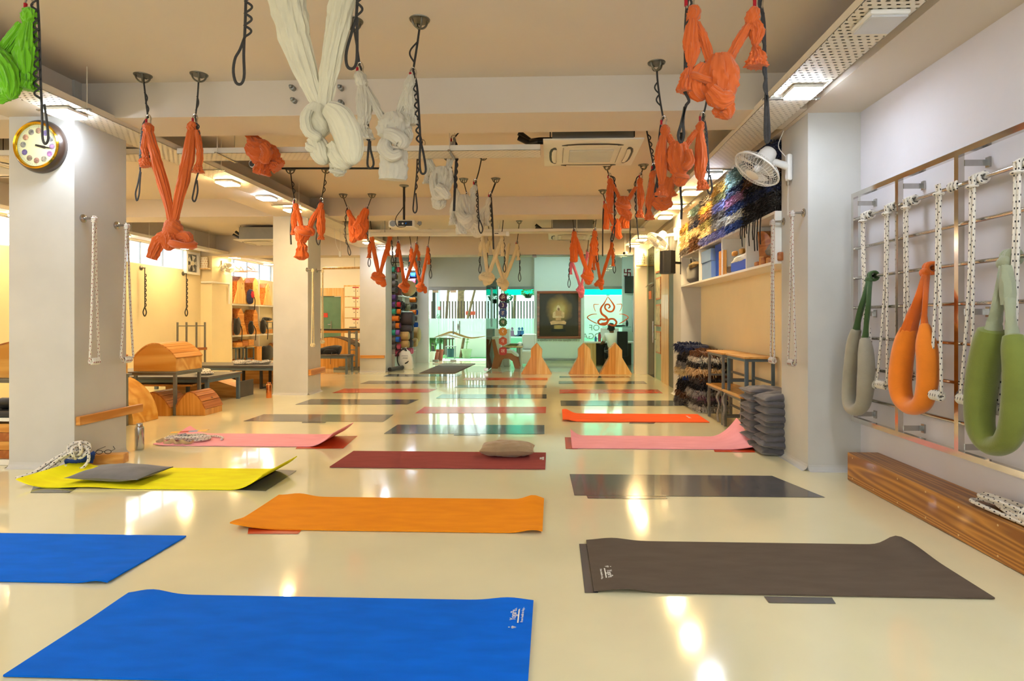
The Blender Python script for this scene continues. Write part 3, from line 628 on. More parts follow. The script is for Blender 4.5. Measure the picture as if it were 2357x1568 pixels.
pillow(MB(), (c.x, c.y+.06, .075), .50, .26, .135, None, 8, .35, .40).build('cushion_body', M['beigec'], t)
# ------------------------------------------------------------ ropes
def ropepile(mb, c, R, h, turns, r, seed, squash=1., ax=(1, 0)):
    rnd = random.Random(seed); pts = []
    ex = Vector((ax[0], ax[1], 0)).normalized(); ey = Vector((-ex.y, ex.x, 0))
    for k in range(turns*14):
        a = 2*math.pi*k/14; q = 1+.30*math.sin(a*.37+seed)+.18*math.sin(a*.23+1); off = .35*R*math.sin(a*.13+seed)
        z = r+h*(k/(turns*14))*(.55+.45*math.sin(a*.5+seed)**2)
        pts.append(Vector(c)+ex*(R*q*math.cos(a)+off)+ey*(R*squash*q*math.sin(a))+Vector((0, 0, z)))
    return mb.tube(pts, r, 7, uvl=True)
c = PZ(143, 1090, 0)
t = thing('rope_bundle', 'white rope with black flecks knotted behind the yellow mat', 'rope', (c.x, c.y, 0), 'rope bundles')
b = MB(); e = Vector((-.55, -.85, 0)).normalized()
for k in range(5):
    o = Vector((.02*(k-2), .018*((k*7) % 5-2), 0)); s0 = c+Vector((.04, .10, .0))+o; s1 = c+Vector((-.13, -.15+.015*k, 0))+o*1.5
    b.tube(smoothp([s0+Vector((0, 0, .17)), s0*.6+s1*.4+Vector((0, 0, .10+.01*k)), s0*.3+s1*.7+Vector((0, 0, .035+.012*k)), s1+Vector((0, 0, .016)), s1+Vector((.03, .05, .016)), s0*.4+s1*.6+Vector((.04, 0, .02+.01*k))], 26), .0125, 7, uvl=True)
b.build('rope_strands', M['ropeb'], t)
b = MB()
for k in range(4):
    q = c+Vector((.05, .11, .15+.03*(k % 2))); A = Matrix.Rotation(k*.8, 3, 'Z') @ Matrix.Rotation(.9+.3*k, 3, 'X')
    b.tube([q+A @ Vector((.075*math.cos(a*.45), .055*math.sin(a*.45), .01*math.sin(a))) for a in range(14)], .0125, 7, closed=True, uvl=True)
b.tube(smoothp([c+Vector((.12, .12, .16)), c+Vector((.15, .09, .09)), c+Vector((.12, .06, .03)), c+Vector((.05, .04, .02))], 16), .0125, 7, uvl=True)
b.build('rope_knot', M['ropeb'], t)
c2 = PZ(140, 1082, 0); b = MB()
for k in range(8):
    p = c2+Vector((.1+.012*k, .08-.015*k, .02+.008*k)); d = Vector((.85, .42+.06*(k-4), 0)).normalized(); w = Vector((0, 0, 1)).cross(d)*.018
    b.tube(smoothp([p-d*.10+Vector((0, 0, -.0+.004*k)), p-d*.03+Vector((0, 0, .01)), p+d*.05+Vector((0, 0, .03+.006*(k % 3))), p+d*.10+Vector((0, 0, .028+.006*k))], 12), .014, 6, flat=.2)
solo(b, 'yoga_strap', mat('blue_strap', '#123a8f', .7, 0, .15, 20), 'folded blue strap behind the yellow mat', 'strap')
A_ = PZ(206, 1070, 0); 
t = thing('wooden_block', 'wooden yoga block carrying eyeglasses by the clock column', 'block', (A_.x+.2, A_.y+.2, 0), 'wooden blocks')
Rb = Matrix.Rotation(math.radians(14), 3, 'Z'); bc = (PZ(206, 1073)+PZ(277, 1062))/2+Vector((0, .02, .04))
MB().obox(bc, (.30, .10, .08), Rb).build('block_body', M['pinex'], t, smooth=False)
t = thing('eyeglasses', 'black-framed eyeglasses on the wooden block', 'eyeglasses', (bc.x-.02, bc.y, .081))
gp = Vector((bc.x-.02, bc.y, .083))
for s in (-1, 1):
    MB().tube([gp+Rb @ Vector((s*.034+.026*math.cos(a*.45), -.02, .018+.017*math.sin(a*.45))) for a in range(14)], .0028, 6, closed=True).build('rim', M['black'], t)
    MB().lathe([(.001, 0), (.024, 0)], gp+Rb @ Vector((s*.034, -.02, .018)), Rb @ Matrix.Rotation(math.pi/2, 3, 'X') @ Matrix.Diagonal((1, .65, 1)), 14).build('lens', M['pane'], t)
    MB().tube([gp+Rb @ Vector(q) for q in ((s*.06, -.02, .024), (s*.068, .03, .03), (s*.03, .085, .045))], .0025, 6).build('temple', M['black'], t)
MB().tube([gp+Rb @ Vector(q) for q in ((-.008, -.02, .02), (0, -.021, .025), (.008, -.02, .02))], .0025, 6).build('bridge', M['black'], t)
def bottle(p, r, h, m, label):
    t = thing('water_bottle', label, 'bottle', p); x, y = p[0], p[1]
    MB().lathe([(.001, 0), (r*.93, 0), (r, .008), (r, h*.80), (r*.93, h*.86), (r*.70, h*.90), (r*.66, h*.905)], (x, y, 0), n=28).build('bottle_body', m, t)
    MB().lathe([(r*.70, h*.90), (r*.70, h*.975), (r*.6, h), (.001, h)], (x, y, 0), n=24).build('cap', m, t)
M['copper'] = mat('copper', '#d98248', .2, 1, .06, 8)
bottle(PZ(321, 1035), .04, .255, M['steel'], 'brushed steel water bottle beside the clock column')
bottle(PZ(619, 916), .042, .25, M['copper'], 'copper water bottle at the foot of the middle column')
# rope heap, strap and printed band on the pink mat
c = PZ(428, 1016, .01)
t = thing('rope_bundle', 'coil of white rope with a printed band on the pink mat', 'rope', (c.x, c.y, .01), 'rope bundles')
ropepile(MB(), (c.x+.08, c.y+.05, .012), .15, .05, 5, .011, 2, .8).build('rope_coil', M['ropeb'], t)
ropepile(MB(), (c.x-.12, c.y+.08, .012), .10, .05, 3, .011, 5, .7).build('rope_coil', M['ropeb'], t)
for k, hx in enumerate(('#e9b24a', '#b5483a', '#9aa0b8', '#e6b95a')):
    s0 = -.16+.09*k; MB().grid(lambda u, v: (c.x+s0+.09*u-.02, c.y+.03+.07*v+.10*(s0+.09*u), .085+.05*(s0+.2+.09*u)+.01*math.sin(v*3)), 4, 3).build('printed_band', mat('band_print', hx, .7, 0, .2, 60), t)
b = MB()
for k in range(3):
    b.tube(smoothp([(c.x-.22+.12*k, c.y-.13, .02), (c.x-.17+.12*k, c.y-.10-.04*k, .045), (c.x-.12+.12*k, c.y-.15, .02), (c.x-.05+.1*k, c.y-.11, .04)], 14), .02, 6, flat=.15)
solo(b, 'yoga_strap', mat('cream_strap', '#cdb687', .8, 0, .12, 30), 'folded cream strap on the near left corner of the pink mat', 'strap')
# ------------------------------------------------------------ wall clock
fx = PY(98, 339, 4.87); cy = 4.87; cx_, cz_ = fx.x, fx.z
t = thing('wall_clock', 'round wall clock with dark wooden rim, gold bezel and little photographs', 'clock', (cx_, cy, cz_-.22))
Mc = Matrix(((1, 0, 0), (0, 0, -1), (0, 1, 0)))   # local z -> -y (towards the room)
MB().lathe([(.222, 0), (.224, .015), (.215, .045), (.195, .062), (.19, .06)], (cx_, cy, cz_), Mc, 48).build('rim', M['walnut'], t)
MB().lathe([(.195, .055), (.197, .068), (.188, .078), (.178, .072), (.174, .052)], (cx_, cy, cz_), Mc, 48).build('bezel', M['brass'], t)
MB().lathe([(.001, .048), (.178, .048)], (cx_, cy, cz_), Mc, 48).build('dial', M['dial'], t)
def photo_mat(i):
    m = mat('dial_photo_%s' % 'abcdefghijkl'[i], ('#4c5f4a', '#3f4a55', '#35404a', '#4d7a52', '#6d4a5e', '#4a5a3e', '#5c4a44', '#45563f', '#4a4250', '#5f6a62', '#8a5f50', '#3c4442')[i], .4, 0, .3, 40, hx2=('#d8a58c', '#8d7fc0', '#c8c8c4', '#c98ad0', '#d79ad8', '#d8c4b0', '#c4907c', '#c09c88', '#7a6fb0', '#bdb9b0', '#e0b490', '#b8b4ac')[i]); return m
for i in range(12):
    a = math.radians(90-30*i-4); p = Vector((cx_+.125*math.cos(a), cy-.0495, cz_+.125*math.sin(a)))
    MB().lathe([(.001, .0005), (.0235, .0005), (.0245, 0)], p, Mc, 18).build('dial_photograph', photo_mat(i), t)
tk = MB()
for i in range(60):
    a = math.radians(6*i-4); r0, r1 = (.156, .163) if i % 5 == 0 else (.158, .1615)
    tk.bar((cx_+r0*math.cos(a), cy-.0488, cz_+r0*math.sin(a)), (cx_+r1*math.cos(a), cy-.0488, cz_+r1*math.sin(a)), .002, .001)
tk.build('minute_marks', M['dmetal'], t, smooth=False)
for (ang, L_, w) in ((-12, .125, .006), (-14, .085, .012)):
    a = math.radians(ang); d = Vector((math.cos(a), 0, math.sin(a))); n = Vector((-d.z, 0, d.x)); p = Vector((cx_, cy-.0505-.001*(L_ > .1), cz_))
    q = MB(); q.poly([p-d*.02+n*w*.6, p-d*.02-n*w*.6, p+d*L_*.75-n*w, p+d*L_, p+d*L_*.75+n*w]); q.build('clock_hand', M['black'], t, smooth=False)
MB().cyl((cx_, cy-.05, cz_), (cx_, cy-.056, cz_), .007, n=12).build('hub', M['black'], t)
# ------------------------------------------------------------ wall hooks with rope loops
def hook_rope(base, nrm, drop, spread, m, label, L_=.09, knot=.03, plane=None):
    """base on the wall; rope loop hangs from the hook's tip"""
    base = Vector(base); n = Vector(nrm); tip = base+n*L_; s = Vector((0, 1, 0)) if abs(n.x) > .5 else Vector((1, 0, 0))
    h = thing('wall_hook', 'round steel wall hook '+label, 'hook', base, 'steel wall hooks')
    Mh = Vector((0, 0, 1)).rotation_difference(n).to_matrix()
    MB().lathe([(.001, .0), (.036, 0), (.036, .008), (.030, .014), (.012, .018), (.009, L_*.8), (.012, L_), (.001, L_+.004)], base, Mh, 20).build('hook_body', M['steel'], h)
    MB().tube([tip+Vector((0, 0, .02)), tip+Vector((0, 0, .0)), tip+n*.02-Vector((0, 0, .02))], .006, 8).build('hook_tip', M['steel'], h)
    r = thing('rope_loop', 'speckled rope loop '+label, 'rope', tip-Vector((0, 0, drop)), 'hanging wall ropes')
    b = MB(); nn = 30; rr = .0095
    pts = [tip+n*.012+s*.012+Vector((0, 0, .015)), tip+n*.012-s*.012+Vector((0, 0, .015))]
    def leg(sg): return [tip+n*.012+s*sg*(.012+(spread/2-.012)*(k/nn)**1.6)-Vector((0, 0, .01+drop*.97*k/nn)) for k in range(nn+1)]
    p = leg(-1)[::-1]+pts[::-1]+leg(1); bot = tip-Vector((0, 0, drop))+n*.012
    p += [bot+s*spread*.3-Vector((0, 0, .005)), bot-Vector((0, 0, .012)), bot-s*spread*.3-Vector((0, 0, .005))]
    b.tube(p, rr, 8, closed=True, uvl=True); b.build('rope', m, r)
    k = MB()
    for j in range(3): 
        q = tip+n*.012-Vector((0, 0, .0+.014*j)); k.tube([q+s*.020*math.cos(a*.52)+n*.018*math.sin(a*.52) for a in range(12)], .0075, 6, closed=True, uvl=True)
    k.build('top_hitch', m, r)
    k = MB()
    for j in range(4):
        q = bot+s*(j-1.5)*.022; k.tube([q+Vector((0, 0, .022*math.cos(a*.52)))+n*.020*math.sin(a*.52) for a in range(12)], .010, 6, closed=True, uvl=True)
    k.build('end_knot', m, r)
def hk(px, py, bx, by, X, nrm, spread, m, label):
    p = PX(px, py, X); q = PX(bx, by, X-.1 if nrm[0] < 0 else X+.1); hook_rope(p, nrm, p.z-q.z, spread, M[m], label)
hk(191, 503, 215, 832, -4.03, (1, 0, 0), .10, 'roper', 'on the clock column, nearer the camera')
hk(268, 519, 291, 828, -4.03, (1, 0, 0), .16, 'roper', 'on the clock column, farther from the camera')
hk(706, 621, 714, 795, -4.07, (1, 0, 0), .10, 'ropey', 'on the middle column, nearer the camera')
hk(729, 623, 734, 788, -4.07, (1, 0, 0), .07, 'ropey', 'on the middle column, farther from the camera')
hk(1851, 490, 1826, 836, 2.12, (-1, 0, 0), .16, 'ropeg', 'on the fan pilaster, nearer the camera')
hk(1804, 510, 1781, 830, 2.12, (-1, 0, 0), .09, 'ropeg', 'on the fan pilaster, farther from the camera')
# wooden strips on columns
def strip(lo, hi, label): solo(MB().bbox(lo, hi, .006), 'wooden_strip', M['pine'] if hi[1]-lo[1] > .2 else M['pinex'], label, 'wooden strip', 'wooden strips on columns')
p = PX(180, 962, -4.0); strip((-4.03, 4.88, .36), (-3.99, 5.66, .435), 'wooden strip across the side of the clock column')
strip((-4.07, 9.77, .32), (-4.02, 10.4, .42), 'wooden strip across the side of the middle column')
p = PY(836, 823, 14.03); strip((-4.58, 14.0, .33), (-4.0, 14.05, .40), 'wooden strip across the front of the far column')
# ------------------------------------------------------------ steel rope frame on the right wall
FX = 2.40
yA = PX(1965, 600, FX).y; vy = [PX(x, 700, FX).y for x in (1967, 2069, 2208)]; step = (vy[0]-vy[2])/2
vy = [vy[0]-step*k for k in range(4)]; yE = vy[3]
zt = PX(1965, 447, FX).z; zb = PX(1962, 968, FX).z
t = thing('steel_wall_bars', 'polished steel wall frame of square tubes and round rungs', 'wall bars', (FX, (vy[0]+yE)/2, zb))
w = .036
MB().box((FX-w/2, yE-w/2, zt-w), (FX+w/2, vy[0]+w/2, zt)).build('top_rail', M['chrome'], t, smooth=False)
MB().box((FX-w/2, yE-w/2, zb), (FX+w/2, vy[0]+w/2, zb+w)).build('bottom_rail', M['chrome'], t, smooth=False)
for y in vy:
    MB().box((FX-w/2, y-w/2, zb+w), (FX+w/2, y+w/2, zt-w)).build('upright', M['chrome'], t, smooth=False)
    for z in (zt-.08, (zt+zb)/2-.05, zb+.06):
        o = MB().box((FX+w/2, y-.022, z-.018), (2.545, y-.016, z+.018)).box((2.538, y-.05, z-.03), (2.55, y-.016, z+.03)).build('wall_bracket', M['steel'], t, smooth=False)
rz = [PX(1967, 506+67.6*k, FX).z for k in range(7)]
for z in rz: MB().cyl((FX, yE-.03, z), (FX, vy[0]+.02, z), .0125, n=12).build('rung', M['chrome'], t)
# pairs of hanging ropes tied to the top rung
def framerope(x, bot, m, label, sx, X=FX-.03, side=0):
    p = PX(x, 505, X); top = Vector((X, p.y, rz[0])); bz = PX(*bot, X); 
    r = thing('rope_loop', label, 'rope', (X, top.y, bz.z), 'ropes on the steel frame')
    b = MB(); n = 26; by = bz.y
    L_ = []; R_ = []
    for k in range(n+1):
        f = k/n; z = top.z-.03-(top.z-.03-bz.z)*f; mid = top.y+(by-top.y)*f*f
        g = .013+(sx/2-.013)*max(0, (f-.35)/.65)**1.3
        L_.append((X-.012, mid+g, z)); R_.append((X-.012, mid-g, z))
    e = [(X-.012, by-sx*.25, bz.z-.012), (X-.012, by, bz.z-.016), (X-.012, by+sx*.25, bz.z-.012)]
    b.tube(L_[::-1]+[(X-.016, top.y+.012, top.z+.01), (X-.016, top.y-.012, top.z+.01)]+R_+e, .0092, 8, closed=True, uvl=True); b.build('rope', m, r)
    k = MB()
    for j in range(3): k.tube([(FX+.026*math.cos(a*.45), top.y-.03+.03*j, rz[0]+.026*math.sin(a*.45)) for a in range(14)], .0105, 7, closed=True, uvl=True)
    k.build('hitch', m, r); k = MB()
    k.tube([(X-.012+.02*math.sin(a*.52), top.y+.026*math.cos(a*.52), top.z-.045) for a in range(12)], .010, 7, closed=True, uvl=True)
    k.build('throat_ring', m, r)
    k = MB()
    for j in range(5): k.tube([(X-.012+.022*math.sin(a*.52), by+(j-2)*.022, bz.z-.012+.022*math.cos(a*.52)) for a in range(12)], .011, 7, closed=True, uvl=True)
    k.build('end_knot', m, r)
framerope(1990, (2012, 880), M['ropeb'], 'speckled rope hanging behind the grey sling', .10)
framerope(2045, (2034, 882), M['ropeb'], 'speckled rope between the grey and orange slings', .13)
framerope(2089, (2095, 860), M['ropeb'], 'speckled rope hanging mostly behind the orange sling', .08)
framerope(2165, (2158, 905), M['ropeb'], 'speckled rope in front of the right leg of the orange sling', .11, FX-.09)
framerope(2243, (2228, 915), M['ropeb'], 'speckled rope left of the green sling', .09)
framerope(2347, (2318, 940), M['ropeb'], 'speckled rope at the right edge behind the green sling', .10)
# padded slings
def sling(label, X, rung, knot, pad, padm, strapm, legs, band=None, seed=0):
    kp = PX(*knot, FX-.03); t = thing('padded_sling', label, 'sling', (X, kp.y, PX(*pad[len(pad)//2][:2], X).z), 'padded slings on the steel frame')
    P = []; Rr = []
    for (x, y, w_) in smoothp(pad, 60):
        p = PX(x, y, X); P.append(p); Rr.append(w_/2*pxm(p)*1.0)
    Rr[0] *= .75; Rr[-1] *= .75
    b = MB(); b.tube(P, Rr, 22, folds=5, amp=.018, seed=seed, flat=.85); b.build('pad', M[padm], t)
    n = len(P); sm = MB().tube([P[i]+Vector((-Rr[i]*.86, 0, 0)) for i in range(2, n-2)], .004, 6); sm.build('seam', M[padm], t)
    for lg in legs:
        q = smoothp(lg, 24); PP = [PX(x, y, X+dx*(FX-.035-X)/lg[0][3]) for x, y, w_, dx in q]; b = MB(); b.tube(PP, [w_/2*pxm(p) for (x, y, w_, dx), p in zip(q, PP)], 18, folds=4, amp=.10, seed=seed+len(lg), flat=.6); b.build('strap', M[strapm], t)
    b = MB(); kk = Vector((FX, kp.y, rz[rung])); r0 = knot_r = legs[0][0][2]/2*pxm(kp)*1.15
    for j in range(3): b.tube([kk+Vector((max(.03, r0*.9)*math.cos(a*.45), (j-1)*r0*.55, max(.03, r0*.9)*math.sin(a*.45))) for a in range(14)], r0*.55, 10, closed=True, folds=4, amp=.08, seed=j)
    b.ball(kk+Vector((-.035, 0, -.03)), (r0*1.1, r0*1.3, r0*1.2), pert=.25, seed=seed); b.build('knot', M[strapm], t)
    if band:
        b = MB(); q = smoothp(band, 16); PP = [PX(x, y, X) for x, y, w_ in q]; b.tube(PP, [w_/2*pxm(p) for (x, y, w_), p in zip(q, PP)], 20, folds=6, amp=.06, seed=9, flat=.8); b.build('wrapped_band', M[strapm], t)
def fab(n, h): return mat(n, h, .7, 0, .08, 9, .15, 140, .3, sheen=.35)
M['spg'] = fab('sling_grey', '#a09a88'); M['sps'] = fab('sling_strap_green', '#3d5a2e'); M['spo'] = fab('sling_orange', '#ee8416'); M['spo2'] = fab('sling_strap_orange', '#d9660f'); M['spn'] = fab('sling_green', '#747e30'); M['spn2'] = fab('sling_strap_grey_green', '#9aa083')
sling('grey padded sling on a dark green strap', 2.31, 2, (2001, 640), [(1972,758,22),(1964,790,29),(1957,850,30),(1954,905,31),(1958,935,32),(1970,944,32),(1984,934,33),(1991,905,36),(1994,860,38),(1993,810,34),(1991,778,22)], 'spg', 'sps', [[(2000,645,12,.03),(1988,690,13,0),(1976,735,15,0),(1970,768,18,0)], [(2002,648,11,.03),(1999,700,12,0),(1994,750,13,0),(1991,790,18,0)]], seed=2)
sling('bright orange padded sling on an orange strap', 2.29, 2, (2131, 622), [(2092,755,34),(2084,785,46),(2076,830,50),(2072,885,50),(2080,922,46),(2102,938,42),(2124,926,44),(2134,890,46),(2136,840,48),(2132,790,44),(2128,745,20)], 'spo', 'spo2', [[(2131,632,18,.05),(2118,680,24,0),(2102,725,30,0),(2090,768,38,0)], [(2133,634,14,.05),(2130,690,14,0),(2127,730,14,0),(2129,762,24,0)]], seed=4)
sling('green padded sling on a grey strap at the right edge', 2.27, 2, (2315, 598), [(2284,757,58),(2276,790,68),(2264,850,69),(2256,920,66),(2258,985,60),(2280,1024,54),(2312,1020,56),(2332,980,60),(2340,910,62),(2342,850,62),(2336,800,56),(2331,770,40)], 'spn', 'spn2', [[(2313,612,26,.05),(2300,690,30,0),(2290,740,34,0),(2284,772,46,0)], [(2318,612,26,.05),(2324,690,28,0),(2328,745,28,0),(2331,785,40,0)]], band=[(2316,612,24),(2318,650,32),(2320,690,32),(2321,702,30)], seed=6)
# stained timber beam
t = thing('timber_beam', 'long stained timber box beam along the foot of the right wall', 'beam', (2.43, 2.9, 0))
MB().bbox((2.31, .4, .002), (2.548, 4.76, .218), .006).build('beam_body', M['beamw'], t)
for k in range(14):
    for z in (.03, .19): MB().cyl((2.309, 4.68-.30*k, z), (2.3115, 4.68-.30*k, z), .006, n=8).build('filled_nail', M['palew'], t)
c = PX(2310, 1168, 2.43); b = MB()
t = thing('rope_bundle', 'folded white rope with black flecks on the timber beam', 'rope', (2.43, c.y, .219), 'rope bundles')
for k in range(7):
    y0 = c.y+.16-.008*k; y1 = c.y-.42; off = .016*((k*5) % 7-3); z = .232+.012*(k % 4)
    b.tube(smoothp([(2.42+off, y1, z), (2.42+off*1.2, (y0+y1)/2, z+.02*(k % 2)), (2.43+off*1.8, y0-.05, z+.01), (2.43+off*.6, y0, z+.005), (2.42+off*.2, y0-.06, z+.02), (2.42-off, (y0+y1)/2, z+.015), (2.42-off*.6, y1, z)], 30), .011, 7, uvl=True)
b.build('rope_strands', M['ropeb'], t)
b = MB()
for k in range(5): b.tube([(2.42+.055*math.cos(a*.45), c.y-.20-.02*k, .262+.045*math.sin(a*.45)) for a in range(14)], .011, 7, closed=True, uvl=True)
b.build('rope_wrap', M['ropeb'], t)
# ------------------------------------------------------------ wall fans
def fan(c, ax, R, wall, label, m='white', roll=0):
    c = Vector(c); ax = Vector(ax).normalized(); t = thing('wall_fan', label, 'fan', wall, 'white wall fans'); wall = Vector(wall)
    Q = Vector((0, 0, 1)).rotation_difference(ax).to_matrix() @ Matrix.Rotation(roll, 3, 'Z')
    def L(x, y, z): return c+Q @ Vector((x, y, z))
    ring = lambda r, z, n=48: [L(r*math.cos(2*math.pi*k/n), r*math.sin(2*math.pi*k/n), z) for k in range(n)]
    b = MB(); b.tube(ring(R, 0), R*.035, 8, closed=True); b.build('guard_ring', M[m], t)
    for nm, sg in (('front_guard', 1), ('rear_guard', -1)):
        b = MB(); N = 44
        for k in range(N):
            a = 2*math.pi*k/N
            b.tube([L(R*f*math.cos(a), R*f*math.sin(a), sg*R*.34*math.sqrt(max(0, 1-f**2.6))) for f in (.99, .92, .78, .55, .30)], R*.008, 4)
        for f in (.55, .80): b.tube(ring(R*f, sg*R*.34*math.sqrt(1-f**2.6), 32), R*.009, 5, closed=True)
        b.build(nm, M[m], t)
    MB().lathe([(.001, R*.36), (R*.26, R*.355), (R*.30, R*.33), (R*.28, R*.315)], c, Q, 24).build('badge', M[m], t)
    MB().lathe([(.001, R*.18), (R*.1, R*.17), (R*.14, R*.08), (R*.14, -R*.08)], c, Q, 20).build('hub', M[m], t)
    for k in range(3):
        a0 = k*2.094
        def fn(u, v):
            r = R*(.14+.72*u); wd = .42+.32*math.sin(u*2.6); a = a0+(v-.5)*wd*1.5+.35*u; return L(r*math.cos(a), r*math.sin(a), R*(.10-.22*v)*(.6+.4*u))
        MB().grid(fn, 8, 5).build('blade', M['fanblade'], t)
    MB().lathe([(R*.34, -R*.30), (R*.36, -R*.38), (R*.36, -R*.75), (R*.30, -R*.95), (R*.24, -R*1.0), (.001, -R*1.0)], c, Q, 28).build('motor_housing', M[m], t)
    e = L(R*.0, 0, -R*.45); arm0 = wall+(e-wall)*.12
    MB().tube([arm0, wall+(e-wall)*.55+Vector((0, 0, .01)), e], [R*.16, R*.15, R*.12], 12).build('arm', M[m], t)
    return t
M['fanblade'] = mat('fan_blade', '#d8d8d4', .3, 0, .02)
wp = PX(1822, 386, 2.12)
fc = PX(1744, 389, 1.80); fc = Vector((1.80, wp.y+.02, PX(1744, 389, 1.8).z))
fc = PY(1742, 389, wp.y)
t = fan(fc, (-.60, -.08, -.78), .215, (2.12, wp.y, wp.z), 'white wall fan on the near pilaster, tilted down')
MB().bbox((2.07, wp.y-.035, wp.z-.12), (2.12, wp.y+.035, wp.z+.12), .02).build('wall_plate', M['white'], t)
MB().cyl((2.09, wp.y, wp.z-.12), (2.09, wp.y, wp.z-.16), .016, n=12).build('pull_switch', M['chrome'], t)
for dy in (-.012, .012): MB().cyl((2.09, wp.y+dy, wp.z-.42), (2.09, wp.y+dy, wp.z-.16), .0015, n=5).build('pull_cord', M['white'], t)
MB().tube(smoothp([(2.08, wp.y+.02, wp.z+.1), (2.02, wp.y+.04, wp.z+.2), (2.06, wp.y+.05, wp.z+.32), (2.07, wp.y+.05, 2.95)], 14), .004, 6).build('cable', M['white'], t)
wq = PX(1549, 548, 2.06); fq = PY(1517, 553, wq.y+.0)
t = fan(PY(1514, 556, 9.95), (-.6, -.22, -.75), .20, (2.06, 9.95, PX(1549, 546, 2.06).z), 'white wall fan above the loudspeaker')
MB().bbox((2.01, 9.91, PX(1549, 546, 2.06).z-.11), (2.06, 9.99, PX(1549, 546, 2.06).z+.11), .02).build('wall_plate', M['white'], t)
# loudspeaker
p0 = PY(1519, 578, 9.5); p1 = PY(1553, 630, 9.5)
t = thing('loudspeaker', 'black loudspeaker bracketed to the far pilaster', 'speaker', ((p0.x+p1.x)/2, 9.6, p1.z))
MB().prism([(p0.x, 9.52), (p0.x+.05, 9.43), (p1.x-.08, 9.40), (p1.x, 9.44), (p1.x, 9.6), (p0.x+.04, 9.62)], 2, p1.z, p0.z).build('cabinet', M['black'], t, smooth=False)
MB().prism([(p0.x+.005, 9.515), (p0.x+.052, 9.424), (p1.x-.082, 9.394), (p1.x-.088, 9.40), (p0.x+.055, 9.432), (p0.x+.008, 9.52)], 2, p1.z+.012, p0.z-.012).build('grille', M['blackf'], t, smooth=False)
MB().bar((p1.x-.02, 9.55, (p0.z+p1.z)/2), (2.08, 9.66, (p0.z+p1.z)/2), .035).bar((2.07, 9.66, p1.z), (2.07, 9.66, p0.z), .04, .02).build('bracket', M['dmetal'], t, smooth=False)
# ------------------------------------------------------------ wall shelf
SX0, SX1, SY0, SY1, SZ0, SZ1 = 2.06, 2.38, 5.6, 9.645, 1.775, 2.265
t = thing('storage_shelf', 'long white wall shelf with four open compartments', 'shelf', (2.22, 7.6, SZ0), None); shelf_t = t
MB().box((SX0, SY0, SZ0), (SX1, SY1, SZ0+.025)).build('bottom_board', M['whitelam'], t, smooth=False)
MB().box((SX0, SY0, SZ1-.025), (SX1, SY1, SZ1)).build('top_board', M['whitelam'], t, smooth=False)
MB().box((SX1-.012, SY0, SZ0+.025), (SX1-.001, SY1, SZ1-.025)).build('back_board', M['whitelam'], t, smooth=False)
dv = [PX(x, 700, SX0).y for x in (1609, 1661, 1717)]
for y in [SY0+.011, *dv, SY1-.012]: MB().box((SX0, y-.011, SZ0+.025), (SX1-.012, y+.011, SZ1-.025)).build('divider', M['whitelam'], t, smooth=False)
z = SZ0+.026
# bag
t = thing('duffel_bag', 'black-and-olive duffel bag in the farthest shelf compartment', 'bag', (2.2, 9.05, z))
def lump(mb, c, r, pw=3., pert=.12, seed=0, nu=22, nv=14):
    c = Vector(c)
    def sgn(a, p): return math.copysign(abs(a)**p, a)
    b = len(mb.v); e = 2/pw
    for j in range(nv+1):
        ph = -math.pi/2+math.pi*j/nv
        for i in range(nu):
            th = 2*math.pi*i/nu; q = Vector((sgn(math.cos(ph), e)*sgn(math.cos(th), e), sgn(math.cos(ph), e)*sgn(math.sin(th), e), sgn(math.sin(ph), e)))
            k = 1+pert*mnoise.noise(q*1.7+Vector((seed*2.7, seed, 0))); mb.v.append(c+Vector((q.x*r[0]*k, q.y*r[1]*k, q.z*r[2]*(k if q.z > 0 else 1))))
    for j in range(nv):
        for i in range(nu): mb.f.append([b+j*nu+i, b+j*nu+(i+1) % nu, b+(j+1)*nu+(i+1) % nu, b+(j+1)*nu+i])
    return mb
lump(MB(), (2.19, 8.95, z+.15), (.14, .36, .15), 4.5, .1, 3).build('bag_body', M['blackf'], t)
lump(MB(), (2.12, 8.85, z+.25), (.09, .24, .05), 3, .2, 5).build('flap', mat('olive_fabric', '#6b5a3a', .85, 0, .2, 20), t)
MB().tube(smoothp([(2.10, 8.75, z+.28), (2.05, 8.85, z+.36), (2.08, 9.05, z+.36), (2.12, 9.15, z+.27)], 14), .012, 6).build('handle', M['blackf'], t)
solo(MB().cyl((2.14, 8.47, z+.2), (2.36, 8.50, z+.2), .195, n=30), 'round_board', M['reddw'], 'round brown board standing beside the duffel bag', 'board')
M['boxblue'] = mat('pale_blue_box', '#7f9fd0', .6, 0, .05, 4); M['boxb2'] = mat('bright_blue_box', '#1d4fc0', .5, 0, .05, 4)
def lidbox(lo, hi, m, label, lid=.10):
    t = thing('storage_box', label, 'box', ((lo[0]+hi[0])/2, (lo[1]+hi[1])/2, lo[2]), 'blue boxes on the wall shelf')
    MB().bbox((lo[0], lo[1], lo[2]), (hi[0], hi[1], hi[2]-lid), .006).build('box_body', M[m], t); MB().bbox((lo[0]-.008, lo[1]-.008, hi[2]-lid+.001), (hi[0]+.008, hi[1]+.008, hi[2]), .006).build('lid', M[m], t)
lidbox((2.075, 7.88, z), (2.33, 8.36, z+.39), 'boxblue', 'tall pale blue lidded box on the wall shelf', .16)
lidbox((2.12, 7.56, z), (2.33, 7.83, z+.42), 'boxb2', 'bright blue box behind the wooden bricks on the wall shelf', .09)
